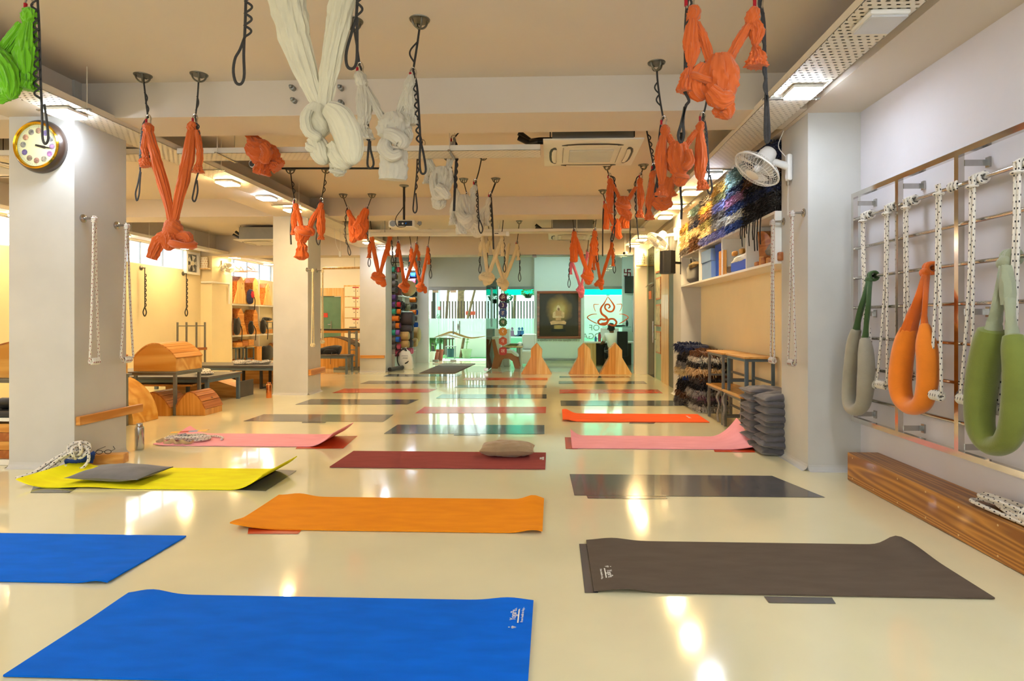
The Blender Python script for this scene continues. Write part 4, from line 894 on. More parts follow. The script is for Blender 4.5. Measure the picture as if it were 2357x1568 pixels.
for k in range(3):
    for j in range(2): solo(MB().bbox((2.07, 7.30+.105*j, z+.1005*k), (2.11, 7.40+.105*j, z+.10+.1005*k), .004), 'wooden_block', M['pinez'], ('bottom', 'middle', 'top')[k]+' wooden brick beside the blue box, '+('nearer' if j == 0 else 'farther')+' column', 'block', 'wooden bricks on the wall shelf')
solo(MB().cyl((2.20, 6.39, z+.2), (2.35, 6.44, z+.21), .19, n=30), 'round_board', M['reddw'], 'round brown board leaning in the third compartment', 'board')
t = thing('fabric_basket', 'blue basket with a white cloth over it on the wall shelf', 'basket', (2.2, 6.8, z))
MB().bbox((2.08, 6.48, z), (2.3, 7.05, z+.12), .02).build('basket_body', M['boxb2'], t)
lump(MB(), (2.19, 6.77, z+.135), (.115, .30, .05), 3, .35, 2).build('cloth', M['print'], t)
for k in range(3): solo(lump(MB(), (2.10+.03*k, 6.95-.17*k, z+.215+.01*k), (.03, .05, .03), 3, .2, k), 'massage_tool', (M['pinez'], M['topw'], mat('teal_plastic', '#5fa7a5', .5))[k], ('wooden piece on the cloth-covered basket', 'pale wooden piece in the middle of the basket', 'teal piece at the near end of the basket')[k], 'tool')
solo(lump(MB(), (2.14, 7.16, z+.05), (.06, .06, .05), 3, .3, 9), 'shoe', mat('brown_leather', '#5d4a38', .6), 'small brown shoe beside the blue basket', 'shoe')
for k in range(7):
    y = 6.2-.10*k; solo(MB().bbox((2.08+.015*(k % 2), y-.042, z), (2.16, y+.042, z+.05+.015*((k*3) % 4)), .012), 'wooden_block', M['pinex'] if k % 2 else M['reddw'], 'small wooden block in the nearest compartment, number %s from the divider' % ('one two three four five six seven'.split()[k]), 'block', 'small wooden blocks in the nearest compartment')
solo(lump(MB(), (2.2, 5.85, z+.14), (.09, .18, .07), 3, .4, 4), 'folded_cloth', mat('grey_cloth', '#8d8880', .9, 0, .2, 25), 'bundle of grey cloth in the nearest compartment', 'cloth')
# ------------------------------------------------------------ shaggy cotton blankets
def shag(mb, c, size, seed, nf=420, fl=.05, droop=.5):
    c = Vector(c); rnd = random.Random(seed); hx, hy, hz = size[0]/2, size[1]/2, size[2]/2
    lump(mb, c, (hx, hy, hz), 4.2, .16, seed, 24, 12)
    for k in range(nf):
        f = rnd.random()
        if f < .45: p = Vector((-hx*1.0, rnd.uniform(-hy, hy), rnd.uniform(-hz, hz*.9))); d = Vector((-1, rnd.uniform(-.6, .6), rnd.uniform(-.9, .3)))
        elif f < .65: p = Vector((rnd.uniform(-hx, hx*.4), -hy, rnd.uniform(-hz, hz))); d = Vector((rnd.uniform(-.5, .3), -1, rnd.uniform(-.8, .3)))
        else: p = Vector((rnd.uniform(-hx, hx*.5), rnd.uniform(-hy, hy), hz*.92)); d = Vector((rnd.uniform(-.8, .3), rnd.uniform(-.5, .5), .7))
        d.normalize(); s = d.cross(Vector((rnd.uniform(-1, 1), rnd.uniform(-1, 1), rnd.uniform(-1, 1)))); s = s.normalized()*.0065*rnd.uniform(.7, 1.5); L_ = fl*rnd.uniform(.5, 1.2)
        q = c+p*.97; m_ = q+d*L_*.55; e = q+d*L_+Vector((0, 0, -L_*droop*rnd.uniform(.3, 1.2)))
        b = len(mb.v); mb.v += [q-s, q+s, m_+s*.8, m_-s*.8, e]; mb.f += [[b, b+1, b+2, b+3], [b+3, b+2, b+4]]
    return mb
def shm(n, h, h2): return mat(n, h, .95, 0, .3, 26, .5, 90, .1, sheen=.2, hx2=h2)
SH = {k: shm('shaggy_'+k, a, c_) for k, a, c_ in (('navy', '#161a2c', '#2c3558'), ('black', '#141212', '#2c2624'), ('charcoal', '#3a3430', '#6b625a'), ('cream', '#b89a62', '#e6d09c'), ('mustard', '#8a6420', '#c29a48'), ('brown', '#4a2e1c', '#7a5030'), ('blue', '#16265c', '#34509a'), ('royal', '#1c2c66', '#3c5592'), ('teal', '#48605e', '#88a098'), ('grey', '#6e6a64', '#b5aea2'), ('violet', '#4a4a80', '#7c7fb4'), ('olive', '#54502c', '#8d8650'), ('mauve', '#7a4a6a', '#b08098'), ('white', '#a8a090', '#e4dcc8'), ('tan', '#a4824e', '#dcc090'))}
z = SZ1+.002
stacks = ((9.30, ['charcoal', 'cream', 'cream', 'cream', 'mustard'], .09), (8.66, ['brown', 'brown', 'cream', 'navy', 'charcoal', 'teal'], .10), (8.02, ['violet', 'cream', 'olive', 'brown', 'mustard', 'charcoal'], .105),
    (7.38, ['violet', 'grey', 'charcoal', 'violet', 'olive', 'mustard'], .11), (6.76, ['royal', 'white', 'royal', 'mauve', 'navy', 'teal', 'teal'], .098), (6.05, ['black', 'black', 'navy', 'black', 'brown', 'navy', 'navy'], .096), (5.72, [], .115))
ordn = 'bottom second third fourth fifth sixth seventh'.split()
sid = ('at the loudspeaker end', 'one stack in from the loudspeaker', 'third from the loudspeaker', 'in the middle of the row', 'second from the fan pilaster', 'against the fan pilaster', '')
cw = {'navy': 'dark navy', 'black': 'black', 'charcoal': 'charcoal', 'cream': 'cream', 'mustard': 'mustard', 'brown': 'brown', 'blue': 'blue', 'royal': 'royal blue', 'teal': 'grey-teal', 'grey': 'grey', 'violet': 'violet-blue', 'olive': 'olive', 'mauve': 'mauve', 'white': 'off-white', 'tan': 'tan'}
for i, (y, cs, h) in enumerate(stacks):
    for k, cn in enumerate(cs):
        jit = ((k*37+i*11) % 7-3)*.012
        solo(shag(MB(), (2.205+jit*.3, y+jit, z+h*(k+.5)), (.31, .64 if i < 5 else .82, h*1.06), i*20+k, 380, .055), 'folded_blanket', SH[cn], f'{cw[cn]} shaggy blanket, {ordn[k]} up in stack {sid[i]}', 'blanket', 'shaggy blankets on the wall shelf')
fb = MB(); rnd = random.Random(5)
for k in range(9): 
    y = 5.9+.08*k+rnd.uniform(-.02, .02); L_ = rnd.uniform(.08, .34); fb.tube([(2.055, y, SZ1+.06), (2.035, y, SZ1), (2.03, y+.01, SZ1-L_*.6), (2.032, y, SZ1-L_)], .006, 5)
solo(fb, 'blanket_fringe', SH['black'], 'long black fringe hanging over the shelf front', 'fringe')
# stacks of shaggy rugs on the floor
fl = ((9.12, ['charcoal', 'brown', 'black', 'black', 'blue', 'cream', 'grey', 'black', 'charcoal', 'navy'], .088, 2.17), (8.40, ['white', 'charcoal', 'mauve', 'grey', 'black', 'charcoal', 'brown', 'tan', 'black', 'white', 'brown'], .074, 2.19))
for i, (y, cs, h, x) in enumerate(fl):
    for k, cn in enumerate(cs):
        jit = ((k*29+i*13) % 9-4)*.014
        solo(shag(MB(), (x+jit, y+jit*1.4, .004+h*(k+.5)), (.40, .62, h*1.08), 300+i*20+k, 420, .065, .8), 'folded_rug', SH[cn], f'{cw[cn]} shaggy rug, number {"one two three four five six seven eight nine ten eleven".split()[k]} from the floor in the {("farther", "nearer")[i]} rug stack', 'rug', 'shaggy rugs stacked on the floor')
# ------------------------------------------------------------ stools
def stool(loc, label, m='bluesteel', L_=.70, W=.34, H_=.43, up=False, group='stools stacked by the recess wall', rz=0, flip=False):
    t = thing('stool', label, 'stool', loc, group, rz); o = Vector(loc); w = .03
    MB().bbox((o.x-W/2, o.y-L_/2, o.z+H_-.022), (o.x+W/2, o.y+L_/2, o.z+H_), .005).build('seat', M['topw'], t)
    b = MB(); zz = o.z+H_-.022
    for sx in (-1, 1): b.box((o.x+sx*(W/2-.03)-w/2, o.y-L_/2+.03, zz-w), (o.x+sx*(W/2-.03)+w/2, o.y+L_/2-.03, zz))
    for sy in (-1, 1): b.box((o.x-W/2+.03, o.y+sy*(L_/2-.04)-w/2, zz-w), (o.x+W/2-.03, o.y+sy*(L_/2-.04)+w/2, zz))
    b.build('apron_frame', M[m], t, smooth=False)
    for sx in (-1, 1):
        for sy in (-1, 1):
            x = o.x+sx*(W/2-.03); y = o.y+sy*(L_/2-.04)
            MB().box((x-w/2, y-w/2, o.z), (x+w/2, y+w/2, zz-w)).build('leg', M[m], t, smooth=False)
    for sy in (-1, 1):
        y = o.y+sy*(L_/2-.04); MB().box((o.x-W/2+.045, y-.01, o.z+.10), (o.x+W/2-.045, y+.01, o.z+.125)).build('stretcher', M[m], t, smooth=False)
    MB().box((o.x+W/2-.04, o.y-L_/2+.055, o.z+.14), (o.x+W/2-.02, o.y+L_/2-.055, o.z+.165)).build('stretcher', M[m], t, smooth=False)
    return t
stool((2.17, 7.50, 0), 'lower stool of the far pair, beside the shaggy rugs', 'legsteel')
stool((2.17, 6.78, 0), 'lower stool of the near pair, beside the charcoal cushions', 'legsteel')
stool((2.17, 7.48, .431), 'stool standing on top of the far lower stool', 'legsteel')
stool((2.19, 6.70, .431), 'blue-grey stool standing on top of the near lower stool', 'bluesteel')
b = MB()
for k, y in enumerate((7.22, 6.98)):
    b.tube(smoothp([(2.0, y, .40), (1.975, y+.02, .33), (1.99, y-.015, .24), (1.98, y+.015, .14), (1.985, y, .03)], 22), .014, 7, folds=3, amp=.2, seed=k)
solo(b, 'cloth_strip', mat('grey_rag', '#8f857a', .9, 0, .2, 40), 'twisted grey cloth strips hanging off the lower stools', 'cloth')
# charcoal cushions
for k in range(9):
    for j in range(2):
        y = 6.02-.32*j-.01*((k*3) % 4); x = 2.15+.012*((k*5+j*3) % 5-2)-(.03 if k < 2 and j else 0); h = .062
        b = pillow(MB(), (x, y, .034+h*k+(.0 if j else .012)), .44, .36, .098, Matrix.Rotation(.06*((k+j) % 3-1), 3, 'Y'), k*2+j, .45, .42)
        solo(b, 'bolster_cushion', M['charc'], f'charcoal cushion, {("bottom second third fourth fifth sixth seventh eighth top".split()[k])} of the {("rear", "front")[j]} cushion stack', 'cushion', 'charcoal cushions stacked beside the pilaster')
solo(MB().bbox((2.02, 6.24, .002), (2.30, 6.40, .13), .005), 'wooden_block', M['pinex'], 'wooden box behind the charcoal cushions', 'block')
# ------------------------------------------------------------ aerial hammocks
def anchor(p, label):
    p = Vector(p); t = thing('ceiling_anchor', label, 'ceiling anchor', p, 'steel ceiling anchors')
    MB().lathe([(.001, -.006), (.068, -.006), (.070, 0), (.001, 0)], p, None, 28).build('plate', M['anchor'], t)
    for a in (0, math.pi/2):
        d = Vector((math.cos(a+.5), math.sin(a+.5), 0))
        MB().tube([p+d*.052*math.cos(q)+Vector((0, 0, -.006-.055*math.sin(q))) for q in [math.pi*k/12 for k in range(13)]], .007, 8).build('hoop', M['anchor'], t)
    for k in range(4):
        a = k*math.pi/2+.2; q = p+Vector((.055*math.cos(a), .055*math.sin(a), 0)); MB().cyl(q-Vector((0, 0, .012)), q-Vector((0, 0, .005)), .008, n=8).build('bolt', M['anchor'], t)
def carabiner(p, t, s=1.0):
    p = Vector(p); b = MB(); q = []
    for k in range(20):
        a = 2*math.pi*k/20; q.append(p+Vector((.021*s*math.cos(a)*(1.1 if math.sin(a) > 0 else .85), 0, .048*s*math.sin(a))))
    c = b.tube(q, .0055*s, 7, closed=True).build('carabiner', M['chrome'], t)
    MB().cyl(p+Vector((-.0195*s, 0, -.022*s)), p+Vector((-.0195*s, 0, .014*s)), .009*s, n=10).build('locking_sleeve', M['red'], c)
def ribbon(pts, w=.011, th=.35, n=None, mb=None):
    q = smoothp(pts, n or max(8, 5*len(pts))); return (mb or MB()).tube(q, w, 6, flat=th, up=(0, 1, 0))
def daisy(t, Y, pts, side=1, loops=0, amp=.022, y0=None, y1=None, endloop=None, w=.0075, name='daisy_chain'):
    """main webbing along pixel points, with sewn loops standing off on one side and an open loop at the end"""
    P = [PY(x, y, Y) for x, y in pts]; q = [Vector(v) for v in smoothp([tuple(p) for p in P], max(10, 6*len(P)))]
    o = MB().tube(q, w, 6, flat=.3, up=(0, 1, 0)).build(name, M['strap'], t)
    if loops:
        L = [0]
        for a, b in zip(q, q[1:]): L.append(L[-1]+(b-a).length)
        f0, f1 = (y0 or 0), (1 if y1 is None else y1); s = []; n = loops*14
        for k in range(n+1):
            f = f0+(f1-f0)*k/n; d = f*L[-1]; i = max(j for j in range(len(L)) if L[j] <= d+1e-9); i = min(i, len(q)-2)
            p = q[i].lerp(q[i+1], (d-L[i])/max(1e-6, L[i+1]-L[i])); a = abs(math.sin(math.pi*loops*k/n))
            s.append(p+Vector((side*amp*a**1.15, -.008, 0)))
        MB().tube(s, w*.8, 6, flat=.35, up=(0, 1, 0)).build('sewn_loops', M['strap'], o)
    if endloop:
        E = [PY(x, y, Y) for x, y in endloop]; E = [tuple(e) for e in E]
        MB().tube([Vector(v) for v in smoothp(E, 26)], w, 6, flat=.45, up=(0, 1, 0)).build('end_loop', M['strap'], o)
    return o
def cloth(t, Y, name, pts, m, folds=6, amp=.09, seed=1, dy=0., flat=.8, n=26, round0=False, round1=True, twist=0., parent=None):
    """gathered cloth along pixel points (x, y, width); real depth Y, round in section"""
    S_ = smoothp([tuple(p) for p in pts], n); P = []; R = []
    for k, (x, y, w_) in enumerate(S_):
        p = PY(x, y, Y+dy); P.append(p); r = max(w_, 1.0)/2*pxm(p)
        R.append(r)
    k0 = .35 if round0 else 1
    if round0: 
        P = [P[0]-(P[1]-P[0]).normalized()*R[0]*.45]+P; R = [R[0]*.35]+R
    if round1:
        P = P+[P[-1]+(P[-1]-P[-2]).normalized()*R[-1]*.45]; R = R+[R[-1]*.35]
    w = R[len(R)//2]*pxm(P[0])
    ns = 56 if R[len(R)//2]/pxm(P[0]) > 14 else (36 if R[len(R)//2]/pxm(P[0]) > 6 else 22)
    return MB().tube(P, R, ns, folds=folds+4, amp=amp*(1.3 if name == 'knot_fold' else 1.55), seed=seed, flat=flat, up=(0, 1, 0), twist=twist, uvl=True).build(name, m, parent or t, ang=70)
def roll(t, Y, name, c, rx, ry, m, turns=1.6, w=10, seed=1, dy=-.02, a0=0., folds=4):
    """cloth wound into a spiral roll (knot ends)"""
    P = []; c0 = PY(c[0], c[1], Y); s = pxm(c0)
    for k in range(26):
        a = 2*math.pi*k/26; P.append(PY(c[0]+rx*1.35*math.cos(a), c[1]+ry*.55*math.sin(a+.7), Y)+Vector((0, -rx*1.2*s*math.sin(a), 0)))
    return MB().tube(P, [w*.62*s*(1+.12*math.sin(k*.7+seed)) for k in range(26)], 18, closed=True, folds=6, amp=.10, seed=seed, uvl=True).build(name, m, t, ang=70)
def hammock(Y, m, label, short, parts, anchors=(), carabs=(), straps=()):
    xs = [p[0] for n_, ps, *_ in parts for p in ps]; ys = [p[1] for n_, ps, *_ in parts for p in ps]
    base = PY(sum(xs)/len(xs), max(ys), Y)
    t = thing('aerial_hammock', label, 'hammock', base, 'silk aerial hammocks'); mm = M[m]
    for i, pr in enumerate(parts):
        n_, ps = pr[0], pr[1]; kw = dict(pr[2]) if len(pr) > 2 else {}
        r = kw.pop('roll', None)
        if r: roll(t, Y, n_, ps[0], r[0], r[1], mm, seed=i+3, **kw)
        else:
            kw.setdefault('seed', i*7+int(Y*10)); 
            if n_ == 'knot_ball': kw.setdefault('folds', 3); kw.setdefault('amp', .07); kw.setdefault('round0', True)
            if n_ == 'tassel': kw.setdefault('folds', 9); kw.setdefault('amp', .13); kw.setdefault('round1', False)
            cloth(t, Y, n_, ps, mm, **kw)
    for i, c in enumerate(carabs): carabiner(PY(c[0], c[1], Y), t)
    for s in straps:
        s = dict(s); pts = s.pop('p'); daisy(t, Y, pts, **s)
    for i, a in enumerate(anchors):
        q = PY(a[0], a[1], Y) if len(a) == 2 else Vector(a); anchor((q.x, Y, CZ), 'steel ceiling anchor holding the %s strap of %s' % (('left', 'right')[i], short))
    return t
K = 'knot_fold'
# left front lime hammock
hammock(3.05, 'sg', 'lime green silk hammock at the left edge of the picture', 'the lime green hammock', [
    ('knot_ball', [(69, 24, 30), (68, 40, 36), (67, 52, 30)]), ('tail', [(67, 50, 24), (62, 95, 40), (60, 135, 48), (62, 172, 36)]), ('tassel', [(62, 170, 34), (62, 188, 38), (60, 206, 42)]),
    ('strand', [(52, 56, 20), (32, 85, 28), (6, 122, 30), (-30, 160, 34)]), ('sling_cloth', [(-30, 112, 40), (5, 150, 52), (22, 190, 44), (24, 222, 30)], {'dy': -.05}), ('sling_cloth', [(-60, 190, 60), (-20, 215, 50), (20, 220, 24)])],
    carabs=[(67, 14)], anchors=[(78, -120)],
    straps=[dict(p=[(80, -118), (82, -60), (70, -2)]), dict(p=[(86, -10), (90, 60), (92, 130), (94, 200), (96, 240)], side=-1, loops=10, amp=.030, y0=.05, y1=.95, endloop=[(96, 236), (97, 280), (98, 318), (104, 331), (111, 318), (107, 275), (102, 240)])])
# left orange hammock
hammock(4.80, 'so', 'orange silk hammock knotted low, nearest on the left', 'the nearest left orange hammock', [
    ('knot_ball', [(335, 288, 18), (341, 296, 25), (343, 306, 20)]), ('knot_ball', [(446, 284, 18), (442, 292, 23), (441, 300, 20)]),
    ('strand', [(343, 303, 19), (353, 340, 21), (367, 395, 23), (384, 455, 20), (396, 512, 17)]), ('strand', [(441, 300, 18), (436, 345, 25), (424, 405, 26), (411, 462, 22), (401, 512, 16)]),
    ('tail', [(337, 302, 13), (333, 340, 17), (336, 362, 12)]), ('tassel', [(336, 360, 13), (334, 372, 22), (336, 384, 26)]), ('tail', [(453, 300, 12), (460, 350, 15), (458, 380, 14)]), ('tassel', [(457, 378, 14), (456, 388, 20), (456, 398, 26)]),
    ('knot_collar', [(397, 508, 30), (398, 524, 42), (399, 540, 46)], {'folds': 3, 'amp': .04, 'twist': 2.2}), (K, [(392, 535, 30), (389, 552, 36), (388, 572, 24)], {'dy': -.03}),
    ('tail_flap', [(385, 545, 28), (368, 555, 30), (356, 576, 27), (349, 596, 22)], {'round1': False, 'folds': 5, 'amp': .10}), (K, [(408, 542, 20), (428, 545, 24), (437, 556, 20)], {'dy': -.01}), (K, [(420, 560)], {'roll': (17, 14), 'w': 13, 'dy': -.045, 'a0': -1.5})],
    anchors=[(329, 172), (458, 172)], carabs=[(342, 278), (449, 276)],
    straps=[dict(p=[(331, 188), (334, 215), (338, 250), (341, 272)], side=1, loops=2, y0=.3, y1=.9, amp=.02), dict(p=[(342, 268), (330, 285), (325, 320), (322, 370), (323, 395)], side=1, loops=7, amp=.018, y0=.15, y1=.95, endloop=[(323, 392), (318, 420), (312, 445), (315, 462), (320, 448), (322, 420), (324, 396)]),
            dict(p=[(457, 188), (455, 220), (452, 252), (449, 272)], side=1, loops=1, y0=.4, y1=.8, amp=.018), dict(p=[(450, 272), (455, 300), (457, 350), (458, 395)], side=1, loops=7, amp=.02, y0=.1, y1=1, endloop=[(458, 392), (452, 412), (446, 440), (443, 458), (449, 463), (455, 440), (453, 415)])])
hammock(5.6, 'so', 'knotted orange hammock half hidden behind the nearest beam', 'the orange hammock behind the nearest beam', [
    ('strand', [(566, 300, 18), (578, 316, 22), (588, 332, 40)]), (K, [(575, 332, 36), (598, 348, 56), (622, 358, 46), (636, 366, 30)], {'folds': 7, 'amp': .08}), (K, [(606, 332, 20), (614, 352, 24), (606, 372, 22)], {'dy': -.12, 'twist': 2}),
    ('tail_flap', [(610, 362, 18), (608, 382, 30), (603, 402, 36)], {'folds': 7, 'amp': .12, 'round1': False}), ('tail_flap', [(618, 366, 20), (632, 376, 34), (642, 386, 34)], {'folds': 7, 'amp': .12, 'round1': False}), ('tail_flap', [(606, 374, 14), (594, 388, 20), (590, 400, 16)], {'round1': False})],
    anchors=[(552, 300)], carabs=[(563, 296)], straps=[dict(p=[(552, 248), (558, 275), (563, 292)])])
hammock(7.88, 'so', 'orange silk hammock with its knot beside the middle column', 'the orange hammock by the middle column', [
    ('knot_ball', [(681, 470, 11), (681, 477, 14), (682, 484, 11)]), ('knot_ball', [(740, 468, 10), (738, 476, 13), (737, 484, 11)]), ('strand', [(683, 480, 10), (689, 500, 12), (694, 524, 10)]), ('strand', [(735, 480, 10), (723, 500, 12), (712, 524, 11)]),
    ('tail', [(680, 484, 10), (677, 505, 14), (677, 526, 11)]), ('tassel', [(677, 526, 9), (676, 534, 12), (677, 540, 13)]), ('tail', [(740, 482, 11), (739, 505, 18), (739, 530, 18), (739, 542, 9)]), ('tassel', [(739, 541, 9), (739, 552, 16)]),
    (K, [(692, 522, 20), (696, 538, 34), (694, 556, 22)], {'folds': 5}), (K, [(700, 532)], {'roll': (11, 12), 'w': 10, 'dy': -.07}), (K, [(704, 526, 18), (714, 532, 20), (720, 540, 12)]), ('tail_flap', [(693, 553, 14), (695, 570, 22), (695, 592, 31)], {'folds': 8, 'amp': .12})],
    anchors=[(668, 390), (750, 388)], carabs=[(679, 465), (740, 463)],
    straps=[dict(p=[(669, 398), (673, 430), (678, 460)], side=1, loops=2, y0=.3, y1=.8, amp=.03), dict(p=[(678, 460), (672, 490), (669, 530), (670, 563)], w=.012), dict(p=[(749, 398), (745, 430), (740, 458)], side=1, loops=2, y0=.25, y1=.8, amp=.03), dict(p=[(740, 460), (731, 480), (729, 510), (731, 530)], side=-1, loops=3, amp=.02, endloop=[(731, 528), (728, 552), (733, 564), (737, 552), (734, 530)])])
hammock(9.5, 'so', 'orange silk hammock bunched up close under the second beam', 'the bunched orange hammock under the second beam', [
    ('knot_ball', [(802, 484, 8), (804, 492, 12), (807, 499, 10)]), ('strand', [(806, 496, 10), (813, 506, 11), (819, 515, 10)]), ('tail', [(808, 500, 9), (809, 525, 13), (811, 548, 14)]), ('tail_flap', [(813, 520, 14), (816, 542, 20), (810, 556, 14)], {'folds': 6}),
    (K, [(843, 480, 12), (838, 495, 20), (828, 512, 22), (820, 525, 22)], {'folds': 5}), (K, [(828, 515, 22), (830, 532, 26), (822, 548, 22)], {'folds': 6, 'amp': .1}), ('tail', [(842, 505, 12), (842, 525, 13), (840, 535, 8)]), ('tassel', [(840, 535, 7), (840, 550, 13)])],
    anchors=[(790, 448), (856, 446)], carabs=[(801, 482), (845, 480)],
    straps=[dict(p=[(791, 456), (800, 480)]), dict(p=[(800, 480), (796, 510), (796, 545), (801, 565)], side=-1, loops=6, amp=.018, endloop=[(801, 563), (801, 580), (805, 588), (807, 580), (802, 565)]), dict(p=[(855, 455), (846, 478)]), dict(p=[(846, 478), (847, 510), (847, 545), (852, 560)], side=-1, loops=5, amp=.018)])
def small(Y, m, label, short, c1, c2, k, kw, kh, t1, t2, an=True, w=8, extra=(), tl=30):
    """distant hammock: two strands to a low knot, a tail at each end"""
    pr = [('knot_ball', [(c1[0], c1[1]-4, w), (c1[0], c1[1]+4, w*1.25), (c1[0]+1, c1[1]+9, w)]), ('knot_ball', [(c2[0], c2[1]-4, w), (c2[0], c2[1]+4, w*1.25), (c2[0]-1, c2[1]+9, w)]),
        ('strand', [(c1[0]+1, c1[1]+6, w*.9), (c1[0]*.6+k[0]*.4, c1[1]*.6+k[1]*.4, w*1.1), (k[0]-2, k[1]-kh*.4, w*.9)]), ('strand', [(c2[0]-1, c2[1]+6, w*.9), (c2[0]*.6+k[0]*.4, c2[1]*.6+k[1]*.4, w*1.1), (k[0]+2, k[1]-kh*.4, w*.9)])]
    for c, t_ in ((c1, t1), (c2, t2)):
        if t_: pr += [('tail', [(c[0]+t_[0]*.3, c[1]+8, w*.8), (c[0]+t_[0]*.8, c[1]+t_[1]*.5, w*1.15), (c[0]+t_[0], c[1]+t_[1]*.8, w*.7)]), ('tassel', [(c[0]+t_[0], c[1]+t_[1]*.78, w*.7), (c[0]+t_[0]*1.05, c[1]+t_[1], w*1.25)])]
    pr += [(K, [(k[0], k[1]-kh*.45, kw*.5), (k[0], k[1]-kh*.1, kw), (k[0]+1, k[1]+kh*.45, kw*.55)], {'folds': 5, 'amp': .1}), (K, [(k[0]-kw*.1, k[1])], {'roll': (kw*.3, kh*.22), 'w': kw*.34, 'dy': -kw*.3*Y/1370})]+list(extra)
    A = [PY(c1[0]-3, c1[1], Y), PY(c2[0]+3, c2[1], Y)]
    st = []
    for c, a, s in ((c1, A[0], -1), (c2, A[1], 1)):
        top = (c[0]+s*5, CY-(CZ-CAM_H-.07)*F_PX/Y); st.append(dict(p=[top, (c[0], c[1]-6)])); 
        st.append(dict(p=[(c[0]+s*1, c[1]-6), (c[0]+s*5, c[1]+20), (c[0]+s*6, c[1]+tl+15)], side=s, loops=4, amp=.02, endloop=[(c[0]+s*6, c[1]+tl+13), (c[0]+s*9, c[1]+tl+28), (c[0]+s*6, c[1]+tl+36), (c[0]+s*3, c[1]+tl+26), (c[0]+s*6, c[1]+tl+14)]))
    q1 = PY(c1[0]-5, 500, Y); q2 = PY(c2[0]+5, 500, Y)
    return hammock(Y, m, label, short, pr, anchors=[tuple(q1), tuple(q2)], carabs=[(c1[0], c1[1]-7), (c2[0], c2[1]-7)], straps=st)
small(11.3, 'so', 'orange silk hammock hanging in front of the far column', 'the orange hammock before the far column', (856, 548), (897, 545), (873, 640), 26, 28, (-6, 46), (-4, 44), w=9, extra=[(K, [(876, 640, 18), (881, 650, 15), (884, 658, 12)]), (K, [(873, 634, 10), (864, 634, 16), (863, 644, 12)])])
small(12.35, 'so', 'orange silk hammock left of the pair before the mat rack', 'the left orange hammock before the mat rack', (917, 565), (959, 568), (932, 660), 21, 28, (-3, 27), (5, 32), w=7.5)
small(13.3, 'so', 'orange silk hammock right of the pair before the mat rack', 'the right orange hammock before the mat rack', (947, 577), (985, 575), (969, 660), 17, 22, (-2, 26), (2, 34), w=7, extra=[(K, [(970, 662, 10), (977, 664, 11), (979, 674, 8)]), (K, [(967, 664, 12), (964, 670, 12)])])
# cream hammocks in the middle
hammock(2.86, 'sw', 'big cream silk hammock nearest the camera', 'the big cream hammock', [
    ('strand', [(640, -60, 84), (661, 0, 80), (675, 66, 72), (691, 130, 60), (713, 190, 46), (736, 248, 28)], {'folds': 7, 'amp': .07, 'flat': .5, 'n': 40}), ('strand', [(800, -60, 64), (789, 0, 58), (776, 66, 53), (764, 130, 47), (754, 190, 40), (746, 250, 30)], {'folds': 6, 'amp': .08, 'flat': .55, 'n': 40}),
    (K, [(740, 243, 40), (731, 262, 66), (728, 285, 74), (733, 308, 58)], {'folds': 4, 'amp': .03, 'twist': 1.2, 'flat': .7}), (K, [(712, 252, 20), (704, 275, 26), (712, 304, 24), (735, 318, 22)], {'dy': -.06, 'folds': 4, 'amp': .05}), (K, [(722, 316, 34), (734, 338, 46), (742, 360, 44), (748, 372, 30)], {'dy': -.02, 'folds': 5, 'amp': .05}), (K, [(733, 342)], {'roll': (15, 20), 'w': 16, 'dy': -.065}),
    (K, [(752, 248, 36), (778, 268, 60), (798, 305, 66), (808, 345, 60), (812, 372, 36)], {'dy': -.05, 'folds': 3, 'amp': .035, 'flat': .6}), (K, [(768, 330, 40), (785, 360, 56), (800, 378, 40)], {'dy': -.02, 'folds': 4}), (K, [(772, 372, 34), (780, 388, 34), (775, 402, 22)], {'folds': 4}), (K, [(776, 395)], {'roll': (10, 8), 'w': 8, 'dy': -.05})],
    anchors=[(568, -200), (828, -200)],
    straps=[dict(p=[(566, -190), (567, -60), (565, 30), (563, 88)], side=1, loops=7, amp=.036, y0=.3, y1=1, endloop=[(563, 86), (552, 115), (541, 135), (537, 165), (543, 190), (555, 193), (562, 175), (561, 130), (562, 90)]), dict(p=[(566, -190), (600, -90), (640, -60)]),
            dict(p=[(828, -190), (826, -60), (820, 40)], side=1, loops=5, amp=.03, y0=.3, y1=1, endloop=[(821, 38), (808, 80), (797, 122), (799, 152), (812, 158), (821, 140), (822, 85), (822, 42)]), dict(p=[(828, -190), (815, -90), (800, -60)])])
